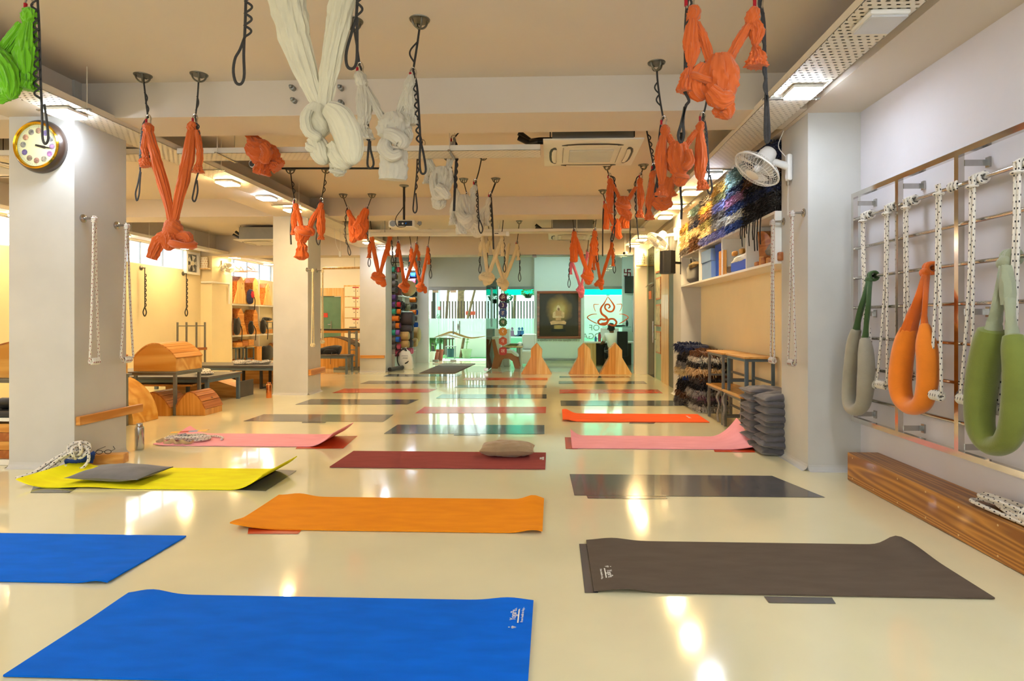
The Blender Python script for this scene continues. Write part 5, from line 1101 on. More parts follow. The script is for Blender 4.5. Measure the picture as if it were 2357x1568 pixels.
hammock(3.98, 'sw2', 'greige silk hammock tied in a plaited knot, second from the camera', 'the greige plaited hammock', [
    ('knot_ball', [(824, 168, 20), (830, 182, 28), (836, 198, 22)]), ('knot_ball', [(947, 174, 14), (944, 190, 26), (940, 204, 22)]), ('tail', [(833, 198, 20), (838, 240, 36), (838, 272, 30), (834, 290, 20)]), ('tassel', [(834, 288, 20), (838, 306, 34), (840, 322, 42)]), ('tail', [(942, 202, 20), (941, 230, 29), (942, 252, 24)]), ('tassel', [(942, 252, 22), (944, 270, 30), (946, 288, 32)]),
    ('strand', [(842, 202, 14), (860, 236, 20), (880, 274, 16)]), ('strand', [(936, 205, 12), (926, 232, 17), (917, 266, 14)]),
    (K, [(906, 262, 44), (908, 285, 74), (906, 315, 66)], {'folds': 6, 'amp': .08}), (K, [(886, 308, 26), (906, 312, 34), (926, 326, 34), (922, 338, 20)], {'dy': -.09, 'folds': 3, 'amp': .05}), (K, [(890, 322, 26), (886, 342, 34), (904, 358, 30), (922, 352, 20)], {'dy': -.075, 'folds': 3, 'amp': .05}), (K, [(936, 300, 20), (942, 315, 18), (930, 335, 18)], {'dy': -.04}), ('tail_flap', [(908, 345, 58), (906, 380, 64), (904, 414, 64)], {'folds': 6, 'amp': .05, 'flat': .5, 'round1': False})],
    anchors=[(812, 46), (966, 45)], carabs=[(829, 160), (951, 172)],
    straps=[dict(p=[(814, 62), (822, 110), (828, 152)]), dict(p=[(829, 152), (840, 190), (845, 260), (850, 325)], side=-1, loops=7, amp=.026, y0=.12, y1=1, endloop=[(850, 322), (847, 355), (846, 380), (853, 388), (860, 376), (853, 345), (852, 325)]), dict(p=[(966, 62), (960, 105), (953, 150), (951, 165)], side=-1, loops=1, y0=.35, y1=.8, amp=.04), dict(p=[(952, 164), (960, 200), (965, 270), (968, 330)], side=-1, loops=8, amp=.024, y0=.08, y1=1, endloop=[(968, 328), (966, 365), (968, 395), (976, 400), (980, 388), (974, 350), (969, 330)])])
hammock(6.1, 'sw2', 'greige silk hammock behind the cross tray, third from the camera', 'the third greige hammock', [
    ('knot_ball', [(975, 340, 11), (977, 349, 15), (979, 356, 12)]), ('knot_ball', [(1042, 328, 11), (1040, 338, 15), (1040, 346, 12)]), ('strand', [(979, 354, 13), (990, 375, 15), (1001, 397, 12)]), ('strand', [(1040, 345, 13), (1036, 368, 15), (1031, 392, 12)]), ('tail', [(980, 356, 10), (984, 385, 14), (983, 405, 10)]), ('tassel', [(983, 404, 9), (983, 424, 20)]),
    (K, [(1020, 386, 38), (1020, 410, 48), (1020, 440, 30)], {'folds': 6, 'amp': .09}), (K, [(1000, 398, 16), (998, 425, 20), (1006, 452, 18), (1026, 445, 20)], {'dy': -.06}), (K, [(1006, 428, 22), (1020, 440, 24), (1032, 455, 18)], {'dy': -.1, 'folds': 3}), ('tail_flap', [(1016, 448, 24), (1010, 462, 32), (1010, 476, 28)], {'folds': 7, 'amp': .1})],
    anchors=[(965, 300), (1058, 300)], carabs=[(974, 333), (1043, 322)],
    straps=[dict(p=[(966, 306), (972, 328)]), dict(p=[(972, 328), (962, 345), (959, 400), (955, 440)], side=1, loops=6, amp=.02, endloop=[(955, 438), (952, 465), (951, 484), (956, 490), (960, 478), (957, 445)]), dict(p=[(1056, 305), (1045, 318)]), dict(p=[(1046, 318), (1050, 360), (1048, 410), (1045, 486)], side=1, loops=7, amp=.016, y0=.05, y1=.7, w=.013)])
hammock(7.3, 'sw2', 'greige silk hammock, left of the bunched pair before the second beam', 'the left bunched greige hammock', [
    ('knot_ball', [(1094, 428, 10), (1090, 438, 15), (1086, 446, 12)]), ('knot_ball', [(1048, 436, 10), (1052, 446, 14), (1054, 454, 12)]), (K, [(1064, 450, 28), (1068, 478, 42), (1072, 508, 38), (1075, 524, 20)], {'folds': 7, 'amp': .1}), (K, [(1056, 490, 20), (1070, 505, 22), (1084, 498, 16)], {'dy': -.1}), ('tail', [(1089, 445, 11), (1088, 465, 15), (1087, 476, 10)]), ('tassel', [(1087, 475, 9), (1088, 494, 16)]), ('tail', [(1048, 452, 10), (1043, 480, 14), (1040, 496, 10)]), ('tassel', [(1041, 494, 10), (1044, 518, 20)]), ('tail_flap', [(1060, 515, 22), (1062, 540, 24)], {'folds': 4, 'round1': False})],
    anchors=[(1030, 400), (1112, 400)], carabs=[(1049, 430), (1094, 421)], straps=[dict(p=[(1109, 362), (1102, 395), (1095, 418)]), dict(p=[(1096, 418), (1100, 450), (1101, 480), (1103, 505)], side=-1, loops=7, amp=.02, endloop=[(1103, 503), (1102, 525), (1107, 537), (1111, 526), (1104, 506)]), dict(p=[(1034, 362), (1048, 425)])])
hammock(8.52, 'sw2', 'greige silk hammock, right of the bunched pair before the second beam', 'the right bunched greige hammock', [
    ('knot_ball', [(1127, 456, 9), (1124, 466, 13), (1121, 474, 11)]), ('knot_ball', [(1075, 456, 9), (1078, 466, 12), (1082, 474, 10)]), ('strand', [(1120, 474, 10), (1112, 485, 12), (1104, 498, 10)]), ('strand', [(1082, 472, 9), (1088, 486, 11), (1094, 498, 10)]), (K, [(1098, 494, 20), (1097, 512, 32), (1098, 530, 30), (1100, 543, 20)], {'folds': 6, 'amp': .1}), (K, [(1090, 512, 14), (1102, 520, 16), (1108, 508, 12)], {'dy': -.1}), ('tail', [(1122, 474, 10), (1122, 492, 14), (1121, 506, 8)]), ('tassel', [(1121, 505, 8), (1120, 520, 13)]), ('tail', [(1109, 486, 9), (1110, 502, 10), (1109, 514, 8)])],
    anchors=[(1067, 412), (1141, 411)], carabs=[(1075, 450), (1128, 450)], straps=[dict(p=[(1068, 422), (1075, 448)]), dict(p=[(1140, 422), (1130, 448)], w=.012), dict(p=[(1130, 448), (1132, 480), (1134, 515), (1136, 574)], side=-1, loops=7, amp=.016, y0=0, y1=.6, w=.012)])
small(11.0, 'sc', 'beige silk hammock, left of the pair above the glass partition', 'the left beige hammock', (1111, 548), (1155, 546), (1124, 640), 28, 28, (-6, 42), (2, 44), w=8.5, tl=45, extra=[('tail_flap', [(1120, 632, 14), (1110, 638, 16), (1106, 645, 8)]), (K, [(1118, 640, 18), (1118, 656, 10)])])
small(12.2, 'sc', 'beige silk hammock, right of the pair above the glass partition', 'the right beige hammock', (1128, 546), (1190, 567), (1160, 655), 22, 28, (-6, 36), (3, 32), w=8, tl=45, extra=[('tail_flap', [(1158, 644, 10), (1150, 647, 14), (1144, 648, 8)]), ('strand', [(1172, 560, 7), (1166, 600, 9), (1161, 638, 8)])])
# orange hammocks on the right
hammock(3.05, 'so', 'big orange silk hammock with tassels nearest on the right', 'the nearest right orange hammock', [
    ('knot_ball', [(1592, 18, 26), (1596, 30, 35), (1594, 46, 26)]), ('knot_ball', [(1738, 20, 22), (1732, 38, 32), (1728, 54, 24)]), ('tail', [(1594, 44, 24), (1591, 85, 35), (1592, 125, 34), (1588, 155, 14)]), ('tassel', [(1588, 153, 13), (1584, 178, 32), (1579, 212, 44)]), ('tail', [(1738, 50, 22), (1742, 75, 34), (1738, 105, 13)]), ('tassel', [(1738, 104, 12), (1742, 128, 34), (1741, 154, 50)]),
    ('strand', [(1604, 52, 14), (1619, 90, 23), (1634, 140, 20)]), ('strand', [(1724, 58, 18), (1702, 92, 23), (1678, 140, 20)]),
    (K, [(1656, 128, 50), (1658, 165, 82), (1657, 205, 80), (1660, 238, 50)], {'folds': 7, 'amp': .075, 'flat': .8}), (K, [(1622, 150, 26), (1606, 178, 42), (1604, 205, 44), (1618, 225, 26)], {'folds': 5}), (K, [(1616, 182)], {'roll': (16, 20), 'w': 16, 'dy': -.09}), (K, [(1634, 205, 30), (1660, 228, 44), (1684, 222, 30)], {'dy': -.07, 'folds': 4}), (K, [(1652, 238, 40), (1668, 252, 50), (1676, 268, 30)], {'folds': 5, 'twist': 1.})],
    anchors=[(1580, -150), (1752, -150)], carabs=[(1588, 4), (1746, 6)],
    straps=[dict(p=[(1580, -140), (1582, -60), (1586, -8)]), dict(p=[(1583, -6), (1578, 60), (1577, 150), (1576, 215)], side=1, loops=7, amp=.02, endloop=[(1576, 212), (1586, 232), (1578, 245), (1568, 285), (1561, 312), (1567, 328), (1574, 312), (1572, 280), (1576, 246)]), dict(p=[(1752, -140), (1750, -60), (1748, -4)]), dict(p=[(1748, -4), (1758, 50), (1760, 120), (1764, 220)], side=-1, loops=6, amp=.012, w=.009, endloop=[(1764, 216), (1762, 270), (1762, 316), (1766, 328), (1770, 314), (1768, 270), (1765, 220)])])
hammock(4.72, 'so', 'orange silk hammock with tassels, second on the right', 'the second right orange hammock', [
    ('knot_ball', [(1529, 290, 15), (1531, 301, 23), (1532, 312, 17)]), ('knot_ball', [(1616, 282, 14), (1612, 292, 20), (1610, 302, 16)]), ('tail', [(1527, 312, 16), (1522, 355, 27), (1523, 400, 24), (1524, 425, 10)]), ('tassel', [(1524, 424, 9), (1523, 438, 22), (1522, 452, 30)]), ('tail', [(1611, 302, 15), (1613, 350, 25), (1612, 395, 25), (1613, 414, 12)]), ('tassel', [(1613, 412, 12), (1617, 425, 22), (1618, 437, 26)]),
    ('strand', [(1538, 312, 14), (1550, 334, 16)]), ('strand', [(1604, 302, 13), (1590, 320, 14), (1578, 338, 12)]), (K, [(1562, 328, 34), (1560, 355, 54), (1563, 385, 48), (1566, 400, 30)], {'folds': 7, 'amp': .08}), (K, [(1584, 345, 16), (1588, 372, 22), (1576, 386, 20)], {'dy': -.06}), (K, [(1558, 396, 26), (1566, 410, 34), (1562, 424, 24)], {'folds': 5}), (K, [(1568, 405)], {'roll': (10, 9), 'w': 9, 'dy': -.07})],
    anchors=[(1511, 145), (1640, 150)], carabs=[(1528, 281), (1617, 272)],
    straps=[dict(p=[(1512, 160), (1514, 190), (1520, 235), (1527, 274)], side=-1, loops=2, y0=.25, y1=.75, amp=.03), dict(p=[(1525, 274), (1519, 300), (1514, 360), (1512, 420)], endloop=[(1512, 418), (1508, 435), (1508, 450), (1513, 450), (1514, 435), (1512, 420)]), dict(p=[(1638, 165), (1625, 240), (1618, 266)]), dict(p=[(1619, 266), (1626, 300), (1629, 350), (1632, 400)], side=-1, loops=7, amp=.018, endloop=[(1632, 398), (1629, 425), (1630, 442), (1636, 445), (1639, 430), (1634, 402)])])
hammock(6.1, 'so', 'orange silk hammock, third on the right, its middle draped wide', 'the third right orange hammock', [
    ('knot_ball', [(1504, 394, 10), (1502, 403, 15), (1501, 411, 12)]), ('tail', [(1501, 410, 12), (1498, 440, 18), (1494, 470, 16), (1493, 484, 8)]), ('tassel', [(1493, 483, 8), (1494, 494, 17), (1495, 506, 24)]), ('sling_cloth', [(1540, 410, 26), (1530, 435, 40), (1520, 462, 44), (1514, 478, 26)], {'folds': 4, 'amp': .06, 'flat': .4}), ('sling_cloth', [(1505, 462, 18), (1525, 474, 22), (1545, 468, 16)], {'dy': -.04}), ('tail', [(1548, 408, 10), (1547, 428, 12), (1546, 438, 8)]), ('tassel', [(1546, 437, 8), (1549, 452, 20)])],
    anchors=[(1488, 300), (1570, 300)], carabs=[(1505, 386)], straps=[dict(p=[(1487, 292), (1496, 340), (1504, 380)], side=1, loops=4, y0=.2, y1=.9, amp=.024), dict(p=[(1504, 380), (1497, 410), (1491, 450), (1487, 508)], side=1, loops=5, amp=.014, y0=.0, y1=.5, w=.013), dict(p=[(1568, 305), (1566, 420), (1569, 470), (1568, 505)], w=.012)])
hammock(7.84, 'so', 'orange silk hammock, fourth on the right, under the air conditioner', 'the fourth right orange hammock', [
    ('knot_ball', [(1404, 412, 10), (1405, 419, 14), (1406, 426, 11)]), ('knot_ball', [(1474, 411, 10), (1473, 418, 14), (1473, 426, 11)]), ('tail', [(1404, 425, 12), (1404, 455, 17), (1405, 480, 9)]), ('tassel', [(1405, 479, 8), (1406, 491, 13)]), ('tail', [(1473, 425, 12), (1475, 455, 16), (1474, 481, 8)]), ('tassel', [(1474, 480, 8), (1473, 501, 19)]), ('strand', [(1410, 425, 8), (1419, 443, 10), (1427, 460, 9)]), ('strand', [(1465, 430, 8), (1456, 444, 10), (1447, 460, 9)]),
    (K, [(1434, 453, 22), (1434, 473, 33), (1437, 492, 22)], {'folds': 6}), (K, [(1434, 473)], {'roll': (10, 11), 'w': 9, 'dy': -.09}), (K, [(1440, 486, 16), (1446, 496, 18), (1446, 506, 12)])],
    anchors=[(1397, 383), (1481, 377)], carabs=[(1403, 407), (1475, 406)],
    straps=[dict(p=[(1398, 392), (1402, 405)]), dict(p=[(1404, 405), (1413, 415), (1414, 460), (1414, 520)], side=1, loops=6, amp=.02, endloop=[(1414, 518), (1408, 540), (1406, 552), (1410, 555), (1414, 540), (1415, 522)]), dict(p=[(1480, 387), (1475, 404)]), dict(p=[(1473, 404), (1464, 415), (1464, 460), (1466, 510), (1470, 552)], side=-1, loops=5, amp=.02, y0=.1, y1=.7)])
hammock(9.35, 'so', 'orange silk hammock, fifth on the right, half hidden by the fourth', 'the fifth right orange hammock', [
    ('knot_ball', [(1393, 470, 8), (1394, 477, 11), (1397, 484, 9)]), ('tail', [(1395, 484, 9), (1396, 505, 13), (1395, 528, 13)], {'round1': False}), ('strand', [(1400, 484, 9), (1406, 500, 10), (1412, 516, 9)]), ('strand', [(1440, 484, 8), (1432, 500, 9), (1424, 514, 9)]), (K, [(1416, 505, 13), (1420, 520, 18), (1422, 536, 17), (1427, 548, 12)], {'folds': 5}), (K, [(1410, 520, 12), (1414, 535, 12)]), ('tail', [(1440, 490, 12), (1440, 510, 18), (1440, 526, 17)], {'round1': False})],
    anchors=[(1387, 438), (1453, 437)], carabs=[(1393, 465), (1446, 465)], straps=[dict(p=[(1388, 446), (1393, 463)]), dict(p=[(1391, 463), (1388, 500), (1387, 590)], w=.011), dict(p=[(1453, 446), (1447, 463)]), dict(p=[(1449, 463), (1450, 500), (1450, 582)], side=1, loops=5, amp=.012)])
small(11.0, 'so', 'orange silk hammock with wide tails above the framed painting', 'the orange hammock above the painting', (1322, 538), (1369, 537), (1354, 638), 24, 34, (-1, 66), (-2, 52), w=10, extra=[('tail_flap', [(1322, 546, 12), (1321, 575, 19), (1321, 602, 17)], {'round1': False, 'folds': 7}), ('tail_flap', [(1368, 546, 10), (1367, 565, 17), (1367, 588, 17)], {'round1': False, 'folds': 7})])
small(12.3, 'so', 'orange silk hammock with a small knot above the lotus sign', 'the orange hammock above the lotus sign', (1368, 572), (1408, 563), (1383, 650), 15, 22, (-1, 50), (3, 50), w=7, extra=[(K, [(1378, 652, 12), (1370, 656, 10)]), (K, [(1382, 656, 12), (1385, 666, 9)])])
small(13.1, 'sp', 'pink silk hammock overlapping the corner of the painting', 'the pink hammock', (1316, 596), (1352, 585), (1337, 670), 16, 32, (-2, 36), None, w=6.5)
# ------------------------------------------------------------ far end: glass partition, reception, entrance, garden
GY = 14.12
t = thing('door_1', 'frameless glass partition in front of the reception', None, (.14, GY, 0)); t['kind'] = 'structure'; part_t = t
gx = [PY(1119, 800, GY).x, PY(1230, 800, GY).x, PY(1343, 800, GY).x, 1.885]; GZ = 2.775
for a, c in zip(gx, gx[1:]):
    MB().box((a+.002, GY-.005, .012), (c-.002, GY+.005, GZ)).build('glass_panel', M['glass'], t, smooth=False)
    MB().box((a, GY-.006, .012), (a+.005, GY+.006, GZ)).build('glass_edge', M['edge'], t, smooth=False)
    for z in (.03, GZ-.05): MB().bbox((a-.05, GY-.02, z), (a+.05, GY+.02, z+.07), .004).build('patch_fitting', M['steel'], t)
MB().box((gx[0], GY-.02, GZ), (1.885, GY+.02, 2.79)).build('top_channel', M['steel'], t, smooth=False)
MB().box((gx[0]-.005, GY+.01, .012), (gx[0]+.005, 17.1, 2.4)).build('return_panel', M['glass'], t, smooth=False)
MB().box((gx[0]-.06, 17.02, 0), (gx[0]+.02, 17.12, 2.2)).build('return_post', M['edge'], t, smooth=False)
# chakra stickers
ch = (('#5a2440', 685, 'ॐ', 14), ('#352a6e', 703, '3', 2), ('#33559c', 720.5, 'ह', 12), ('#2f6a3c', 742.5, 'प', 12), ('#c58a2a', 763.5, 'र', 10), ('#b8502e', 785.5, 'व', 6), ('#a83230', 808.5, 'ल', 4))
nm = ('maroon', 'indigo', 'blue', 'green', 'gold', 'orange-brown', 'red'); Yk = GY-.0065
for i, (hx, y, s, pet) in enumerate(ch):
    c = PY(1157.5, y, Yk); r = 10.4*pxm(c); t = thing('chakra_sticker', f'{nm[i]} round emblem with a white character on the glass partition', 'sticker', (c.x, Yk, c.z-r), 'emblem stickers in a vertical row')
    poly = []
    for k in range(72):
        a = 2*math.pi*k/72; q = r*(1-.12*(.5+.5*math.cos(pet*a)) if pet > 2 else 1-.28*abs(math.sin(a))**3)
        poly.append((c.x+q*math.cos(a), c.z+q*math.sin(a)))
    MB().prism(poly, 1, Yk-.001, Yk+.001).build('emblem', mat('emblem_'+nm[i], hx, .5, 0, .08, 30), t, smooth=False)
    text(s, M['print'], r*1.15, frame((1, 0, 0), (0, 0, 1), (c.x, Yk-.002, c.z)), 'character', t)
# lotus figure sign
t = thing('lotus_sign', 'orange line-drawn lotus figure on the glass partition', 'sign', PY(1400, 752, Yk)); om = mat('orange_vinyl', '#b8581c', .5, 0, .05)
def vinyl(pts, w0, n=40, name='line'):
    P = smoothp(pts, n); V = [PY(p[0], p[1], Yk) for p in P]; R = [p[2]*.5*pxm(v) for p, v in zip(P, V)]
    MB().tube(V, R, 8, flat=.08, up=(0, 1, 0)).build(name, om, t)
vinyl([(1399, 683, 1.2), (1391, 698, 3), (1383, 710, 4.5), (1385, 722, 5), (1395, 730, 5), (1399, 738, 5), (1394, 747, 5), (1380, 746, 4.5), (1377, 740, 4.5), (1383, 735, 4.5), (1392, 736, 5), (1398, 733, 4)], 4, 60)
vinyl([(1399, 683, 1.2), (1408, 695, 3), (1414, 706, 4.2), (1410, 716, 4.2), (1401, 717, 4), (1393, 710, 4), (1394, 702, 4), (1401, 701, 3.8), (1404, 706, 3.5), (1400, 710, 3)], 4, 60)
vinyl([(1384, 745, 4), (1396, 743, 4.5), (1403, 735, 4.5), (1413, 735, 4.5), (1419, 742, 4.5), (1415, 749, 4.5), (1408, 749, 3.5), (1401, 747, 2.5), (1398, 750, 1.5)], 4, 50)
for pts in ([(1374, 723, 1.2), (1362, 724, 2), (1352, 730.5, 2.4), (1360, 738, 2.2), (1372, 744, 2.0), (1375, 744.5, 1)], [(1425, 723, 1.2), (1436, 724, 2), (1446, 730.5, 2.4), (1438, 738, 2.2), (1428, 744, 2.2), (1424, 744.5, 1)], [(1379, 701, 1), (1372, 701, 1.6), (1367, 701.5, 1.8), (1368, 710, 1.6), (1371, 717.5, 1)], [(1419, 701, 1), (1426, 700.5, 1.6), (1431, 701, 1.8), (1430, 710, 1.6), (1426, 717.5, 1)]): vinyl(pts, 2, 24, 'petal_line')
# wooden back-bending props standing before the partition
def boards_prop(px, Y0, Y1, label, grp, name='wooden_prop', dark=False):
    q = [PY(x, y, Y0) for x, y in px]; zz = min(p.z for p in q); q = [Vector((p.x, 0, p.z-zz)) for p in q]
    cx = sum(p.x for p in q)/len(q); t = thing(name, label, 'yoga prop', (q[3].x, (Y0+Y1)/2, 0), grp)
    # order: bottom-left, shoulder low, shoulder high, apex, shoulder high, shoulder low, bottom-right
    ap = q[3]; L_ = [(q[0].x, .002), (ap.x-.002, .002), (ap.x-.002, ap.z), (q[2].x, q[2].z), (q[1].x, q[1].z)]; R_ = [(ap.x+.002, .002), (q[6].x, .002), (q[5].x, q[5].z), (q[4].x, q[4].z), (ap.x+.002, ap.z)]
    for yy in (Y0, Y1-.02):
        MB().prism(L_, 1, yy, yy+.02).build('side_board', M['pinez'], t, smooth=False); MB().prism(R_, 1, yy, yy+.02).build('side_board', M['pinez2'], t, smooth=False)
    for a, b_ in zip(q, q[1:]):
        d = (b_-a); n = Vector((d.z, 0, -d.x)).normalized()*.012
        MB().prism([(a.x-n.x*0, max(a.z, .002)), (b_.x, max(b_.z, .002)), (b_.x+n.x, max(.002, b_.z+n.z)), (a.x+n.x, max(.002, a.z+n.z))], 1, Y0+.0205, Y1-.0205).build('slat', M['pine'], t, smooth=False)
    return t
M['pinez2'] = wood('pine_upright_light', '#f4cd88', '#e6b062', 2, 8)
boards_prop([(1199, 861), (1222, 821), (1222, 803), (1235, 789), (1248, 805), (1247, 822), (1270, 861)], 13.62, 13.95, 'house-shaped wooden prop below the framed painting', 'house-shaped wooden props by the glass')
boards_prop([(1309, 861), (1331, 821), (1331, 803), (1344.5, 789), (1359, 803), (1360, 823), (1380, 861)], 13.62, 13.95, 'house-shaped wooden prop, middle one before the glass', 'house-shaped wooden props by the glass')
boards_prop([(1381, 861), (1403, 823), (1402.6, 804), (1417, 788), (1432, 805), (1432, 822), (1455, 861)], 13.62, 13.95, 'house-shaped wooden prop nearest the white side wall', 'house-shaped wooden props by the glass')
# framed painting
WY = 16.995; a = PY(1236, 670, WY); c = PY(1337, 780, WY)
t = thing('framed_painting', 'framed dark painting of a seated bald figure in golden light', 'painting', ((a.x+c.x)/2, WY, c.z))
fw = .075; x0, x1, z0, z1 = a.x, c.x, c.z, a.z; fm = wood('frame_wood', '#a8522a', '#7e3418', 0, 6, .3, False, .5)
for nm_, lo, hi in (('frame_top', (x0, 0, z1-fw), (x1, 0, z1)), ('frame_bottom', (x0, 0, z0), (x1, 0, z0+fw)), ('frame_left', (x0, 0, z0+fw), (x0+fw, 0, z1-fw)), ('frame_right', (x1-fw, 0, z0+fw), (x1, 0, z1-fw))):
    MB().bbox((lo[0], WY-.05, lo[2]), (hi[0], WY, hi[2]), .012).build(nm_, fm, t)
cm = bpy.data.materials.new('canvas_print'); cm.use_nodes = True; N = cm.node_tree.nodes; L = cm.node_tree.links; pb = N['Principled BSDF']; pb.inputs['Roughness'].default_value = .7
g = N.new('ShaderNodeTexCoord'); mp = N.new('ShaderNodeMapping'); mp.inputs['Location'].default_value = (0, 0, -.82); L.new(g.outputs['Object'], mp.inputs[0]); sp = N.new('ShaderNodeSeparateXYZ'); L.new(mp.outputs[0], sp.inputs[0])
rr = mnode(N, L, 'SQRT', mnode(N, L, 'ADD', mnode(N, L, 'POWER', mnode(N, L, 'DIVIDE', sp.outputs[0], .40), 2.), mnode(N, L, 'POWER', mnode(N, L, 'DIVIDE', sp.outputs[2], .46), 2.)))
nz = N.new('ShaderNodeTexNoise'); nz.inputs['Scale'].default_value = 5; L.new(g.outputs['Object'], nz.inputs['Vector']); rr = mnode(N, L, 'ADD', rr, mnode(N, L, 'MULTIPLY', mnode(N, L, 'SUBTRACT', nz.outputs['Fac'], .5), .5))
rp = N.new('ShaderNodeValToRGB'); e = rp.color_ramp.elements; e[0].position = 0; e[0].color = lin('#ecca7c'); e[1].position = 1.; e[1].color = lin('#38280f'); k_ = e.new(.5); k_.color = lin('#a67c34'); L.new(rr, rp.inputs[0]); L.new(rp.outputs[0], pb.inputs['Base Color'])
MB().box((x0+fw, WY-.02, z0+fw), (x1-fw, WY-.012, z1-fw)).build('canvas', cm, t, smooth=False)
def sk(pts, hx, lay, name): MB().prism([((lambda p: (p.x, p.z))(PY(1220+x/6.533, 640+y/6.533, WY))) for x, y in pts], 1, WY-.0205-.0008*lay, WY-.02).build(name, mat('paint_'+hx[1:], hx, .7, 0, .15, 14), t, smooth=False)
def el(cx, cy, rx, ry, n=20): return [(cx+rx*math.cos(2*math.pi*k/n), cy+ry*math.sin(2*math.pi*k/n)) for k in range(n)]
sk([(320, 760), (530, 760), (545, 810), (310, 810)], '#1c1712', 1, 'painted_plinth')
for k in range(3): sk(el(428, 720+18*k, 72, 11), '#b89250', 2+k, 'painted_cushion')
sk([(300, 660), (350, 640), (430, 650), (510, 640), (545, 665), (535, 700), (430, 690), (315, 705)], '#e6ab72', 6, 'painted_legs')
sk([(380, 500), (395, 485), (455, 485), (475, 500), (468, 590), (465, 640), (390, 640), (380, 590)], '#d99c62', 7, 'painted_torso')
sk([(345, 520), (380, 500), (385, 540), (378, 575), (430, 570), (432, 598), (350, 602), (338, 590)], '#f0c08a', 8, 'painted_arm'); sk([(515, 520), (478, 500), (470, 540), (478, 575), (430, 570), (428, 598), (505, 602), (516, 590)], '#e8b47c', 9, 'painted_arm')
sk(el(425, 452, 28, 42), '#f2c898', 10, 'painted_head'); sk(el(430, 470, 18, 22), '#9a6844', 11, 'painted_face_shade')
cap = PY(1286, 784, WY)
tl = text('॥ योगेन चित्तस्य पदेन वाचां मलं शरीरस्य ॥', mat('grey_lettering', '#7d7f80', .6), .075, frame((-1, 0, 0), (0, 0, 1), (cap.x, WY-.003, cap.z)), 'wall_lettering'); tag(tl, 'line of small grey mirrored lettering under the painting', 'lettering')
solo(MB().bbox((-.5, 16.93, .09), (.88, 16.998, .14), .01), 'baseboard_back', M['gmetal'], 'dark skirting line under the painting wall', None)['kind'] = 'structure'
# reception furniture
lp = [(1132,781.4),(1138.8,780),(1144,801),(1148,815),(1161,812),(1177.5,813),(1190,823),(1196,848),(1184.7,848),(1179.6,831),(1171,825),(1161,825),(1152,831),(1146,848),(1130.6,848),(1137.7,819)]
q = [PY(x, y, 15.1) for x, y in lp]; zmin = min(p.z for p in q); pl = [(p.x, p.z-zmin+.002) for p in q]
t = thing('lounge_chair', 'white lounge chair with curved orange-brown side panels behind the glass', 'chair', (pl[3][0], 15.4, 0)); om2 = mat('terracotta_panel', '#b4663e', .6, 0, .06)
for y in (15.1, 15.68): MB().prism(pl, 1, y, y+.03).build('side_panel', om2, t, smooth=False)
up_ = [pl[0], pl[1], pl[2], pl[3], pl[4], pl[5], pl[6], (pl[6][0]+.02, pl[6][1]-.05), (pl[5][0], pl[5][1]-.10), (pl[3][0], pl[3][1]-.10), (pl[0][0]+.02, pl[0][1]-.1)]
MB().prism([(x+.10 if i in (1, 2) else x, z_+.07) for i, (x, z_) in enumerate(up_)], 1, 15.131, 15.679).build('seat_cushion', M['white'], t, smooth=False)
p0 = PY(1200, 770, 16.2); p1 = PY(1231, 838, 16.2)
t = thing('sofa', 'white sofa at the back of the reception', 'sofa', ((p0.x+p1.x)/2, 16.3, 0))
MB().bbox((p0.x, 15.95, .06), (p1.x+.05, 16.7, .42), .05).build('sofa_seat', M['white'], t); MB().bbox((p0.x, 16.5, .421), (p1.x+.05, 16.75, .85), .06).build('sofa_back', M['white'], t); MB().bbox((p0.x-.12, 15.95, .06), (p0.x-.002, 16.75, .62), .04).build('sofa_arm', M['white'], t)
p0 = PY(1164, 792, 15.9)
t = thing('side_table', 'low white side table with books behind the lounge chair', 'table', (p0.x+.15, 16.0, 0))
MB().bbox((p0.x-.1, 15.75, .5), (p0.x+.45, 16.2, .54), .008).build('table_top', M['palew'], t)
for sx in (-.07, .42): MB().box((p0.x+sx-.02, 15.8, 0), (p0.x+sx+.02, 16.15, .5)).build('leg', M['white'], t, smooth=False)
for k, hx in enumerate(('#b99a4a', '#6d8a5a', '#8a5a40')): solo(MB().bbox((p0.x+.0+.05*k, 15.85, .541+.022*k), (p0.x+.28+.03*k, 16.1, .5615+.022*k), .003), 'book', mat('book_cover_'+hx[1:], hx, .6), ('bottom', 'middle', 'top')[k]+' book on the reception side table', 'book', 'books on the side table')
solo(MB().bbox((gx[0]+.03, 15.9, .002), (gx[0]+.42, 16.5, 1.0), .01), 'reception_cabinet', M['white'], 'white cabinet beside the glass return', 'cabinet')
t = thing('poster_board', 'narrow colourful poster board behind the glass return', 'poster', (gx[0]+.2, 16.6, 1.0))
MB().box((gx[0]+.14, 16.55, 1.05), (gx[0]+.16, 16.95, 2.15)).build('board', M['white'], t, smooth=False)
for k, hx in enumerate(('#c8405a', '#5aa050', '#e0c040', '#4080b0')): MB().box((gx[0]+.161, 16.6, 1.12+.22*k), (gx[0]+.164, 16.9, 1.28+.22*k)).build('poster_patch', mat('poster_'+hx[1:], hx, .6, 0, .2, 20), t, smooth=False)
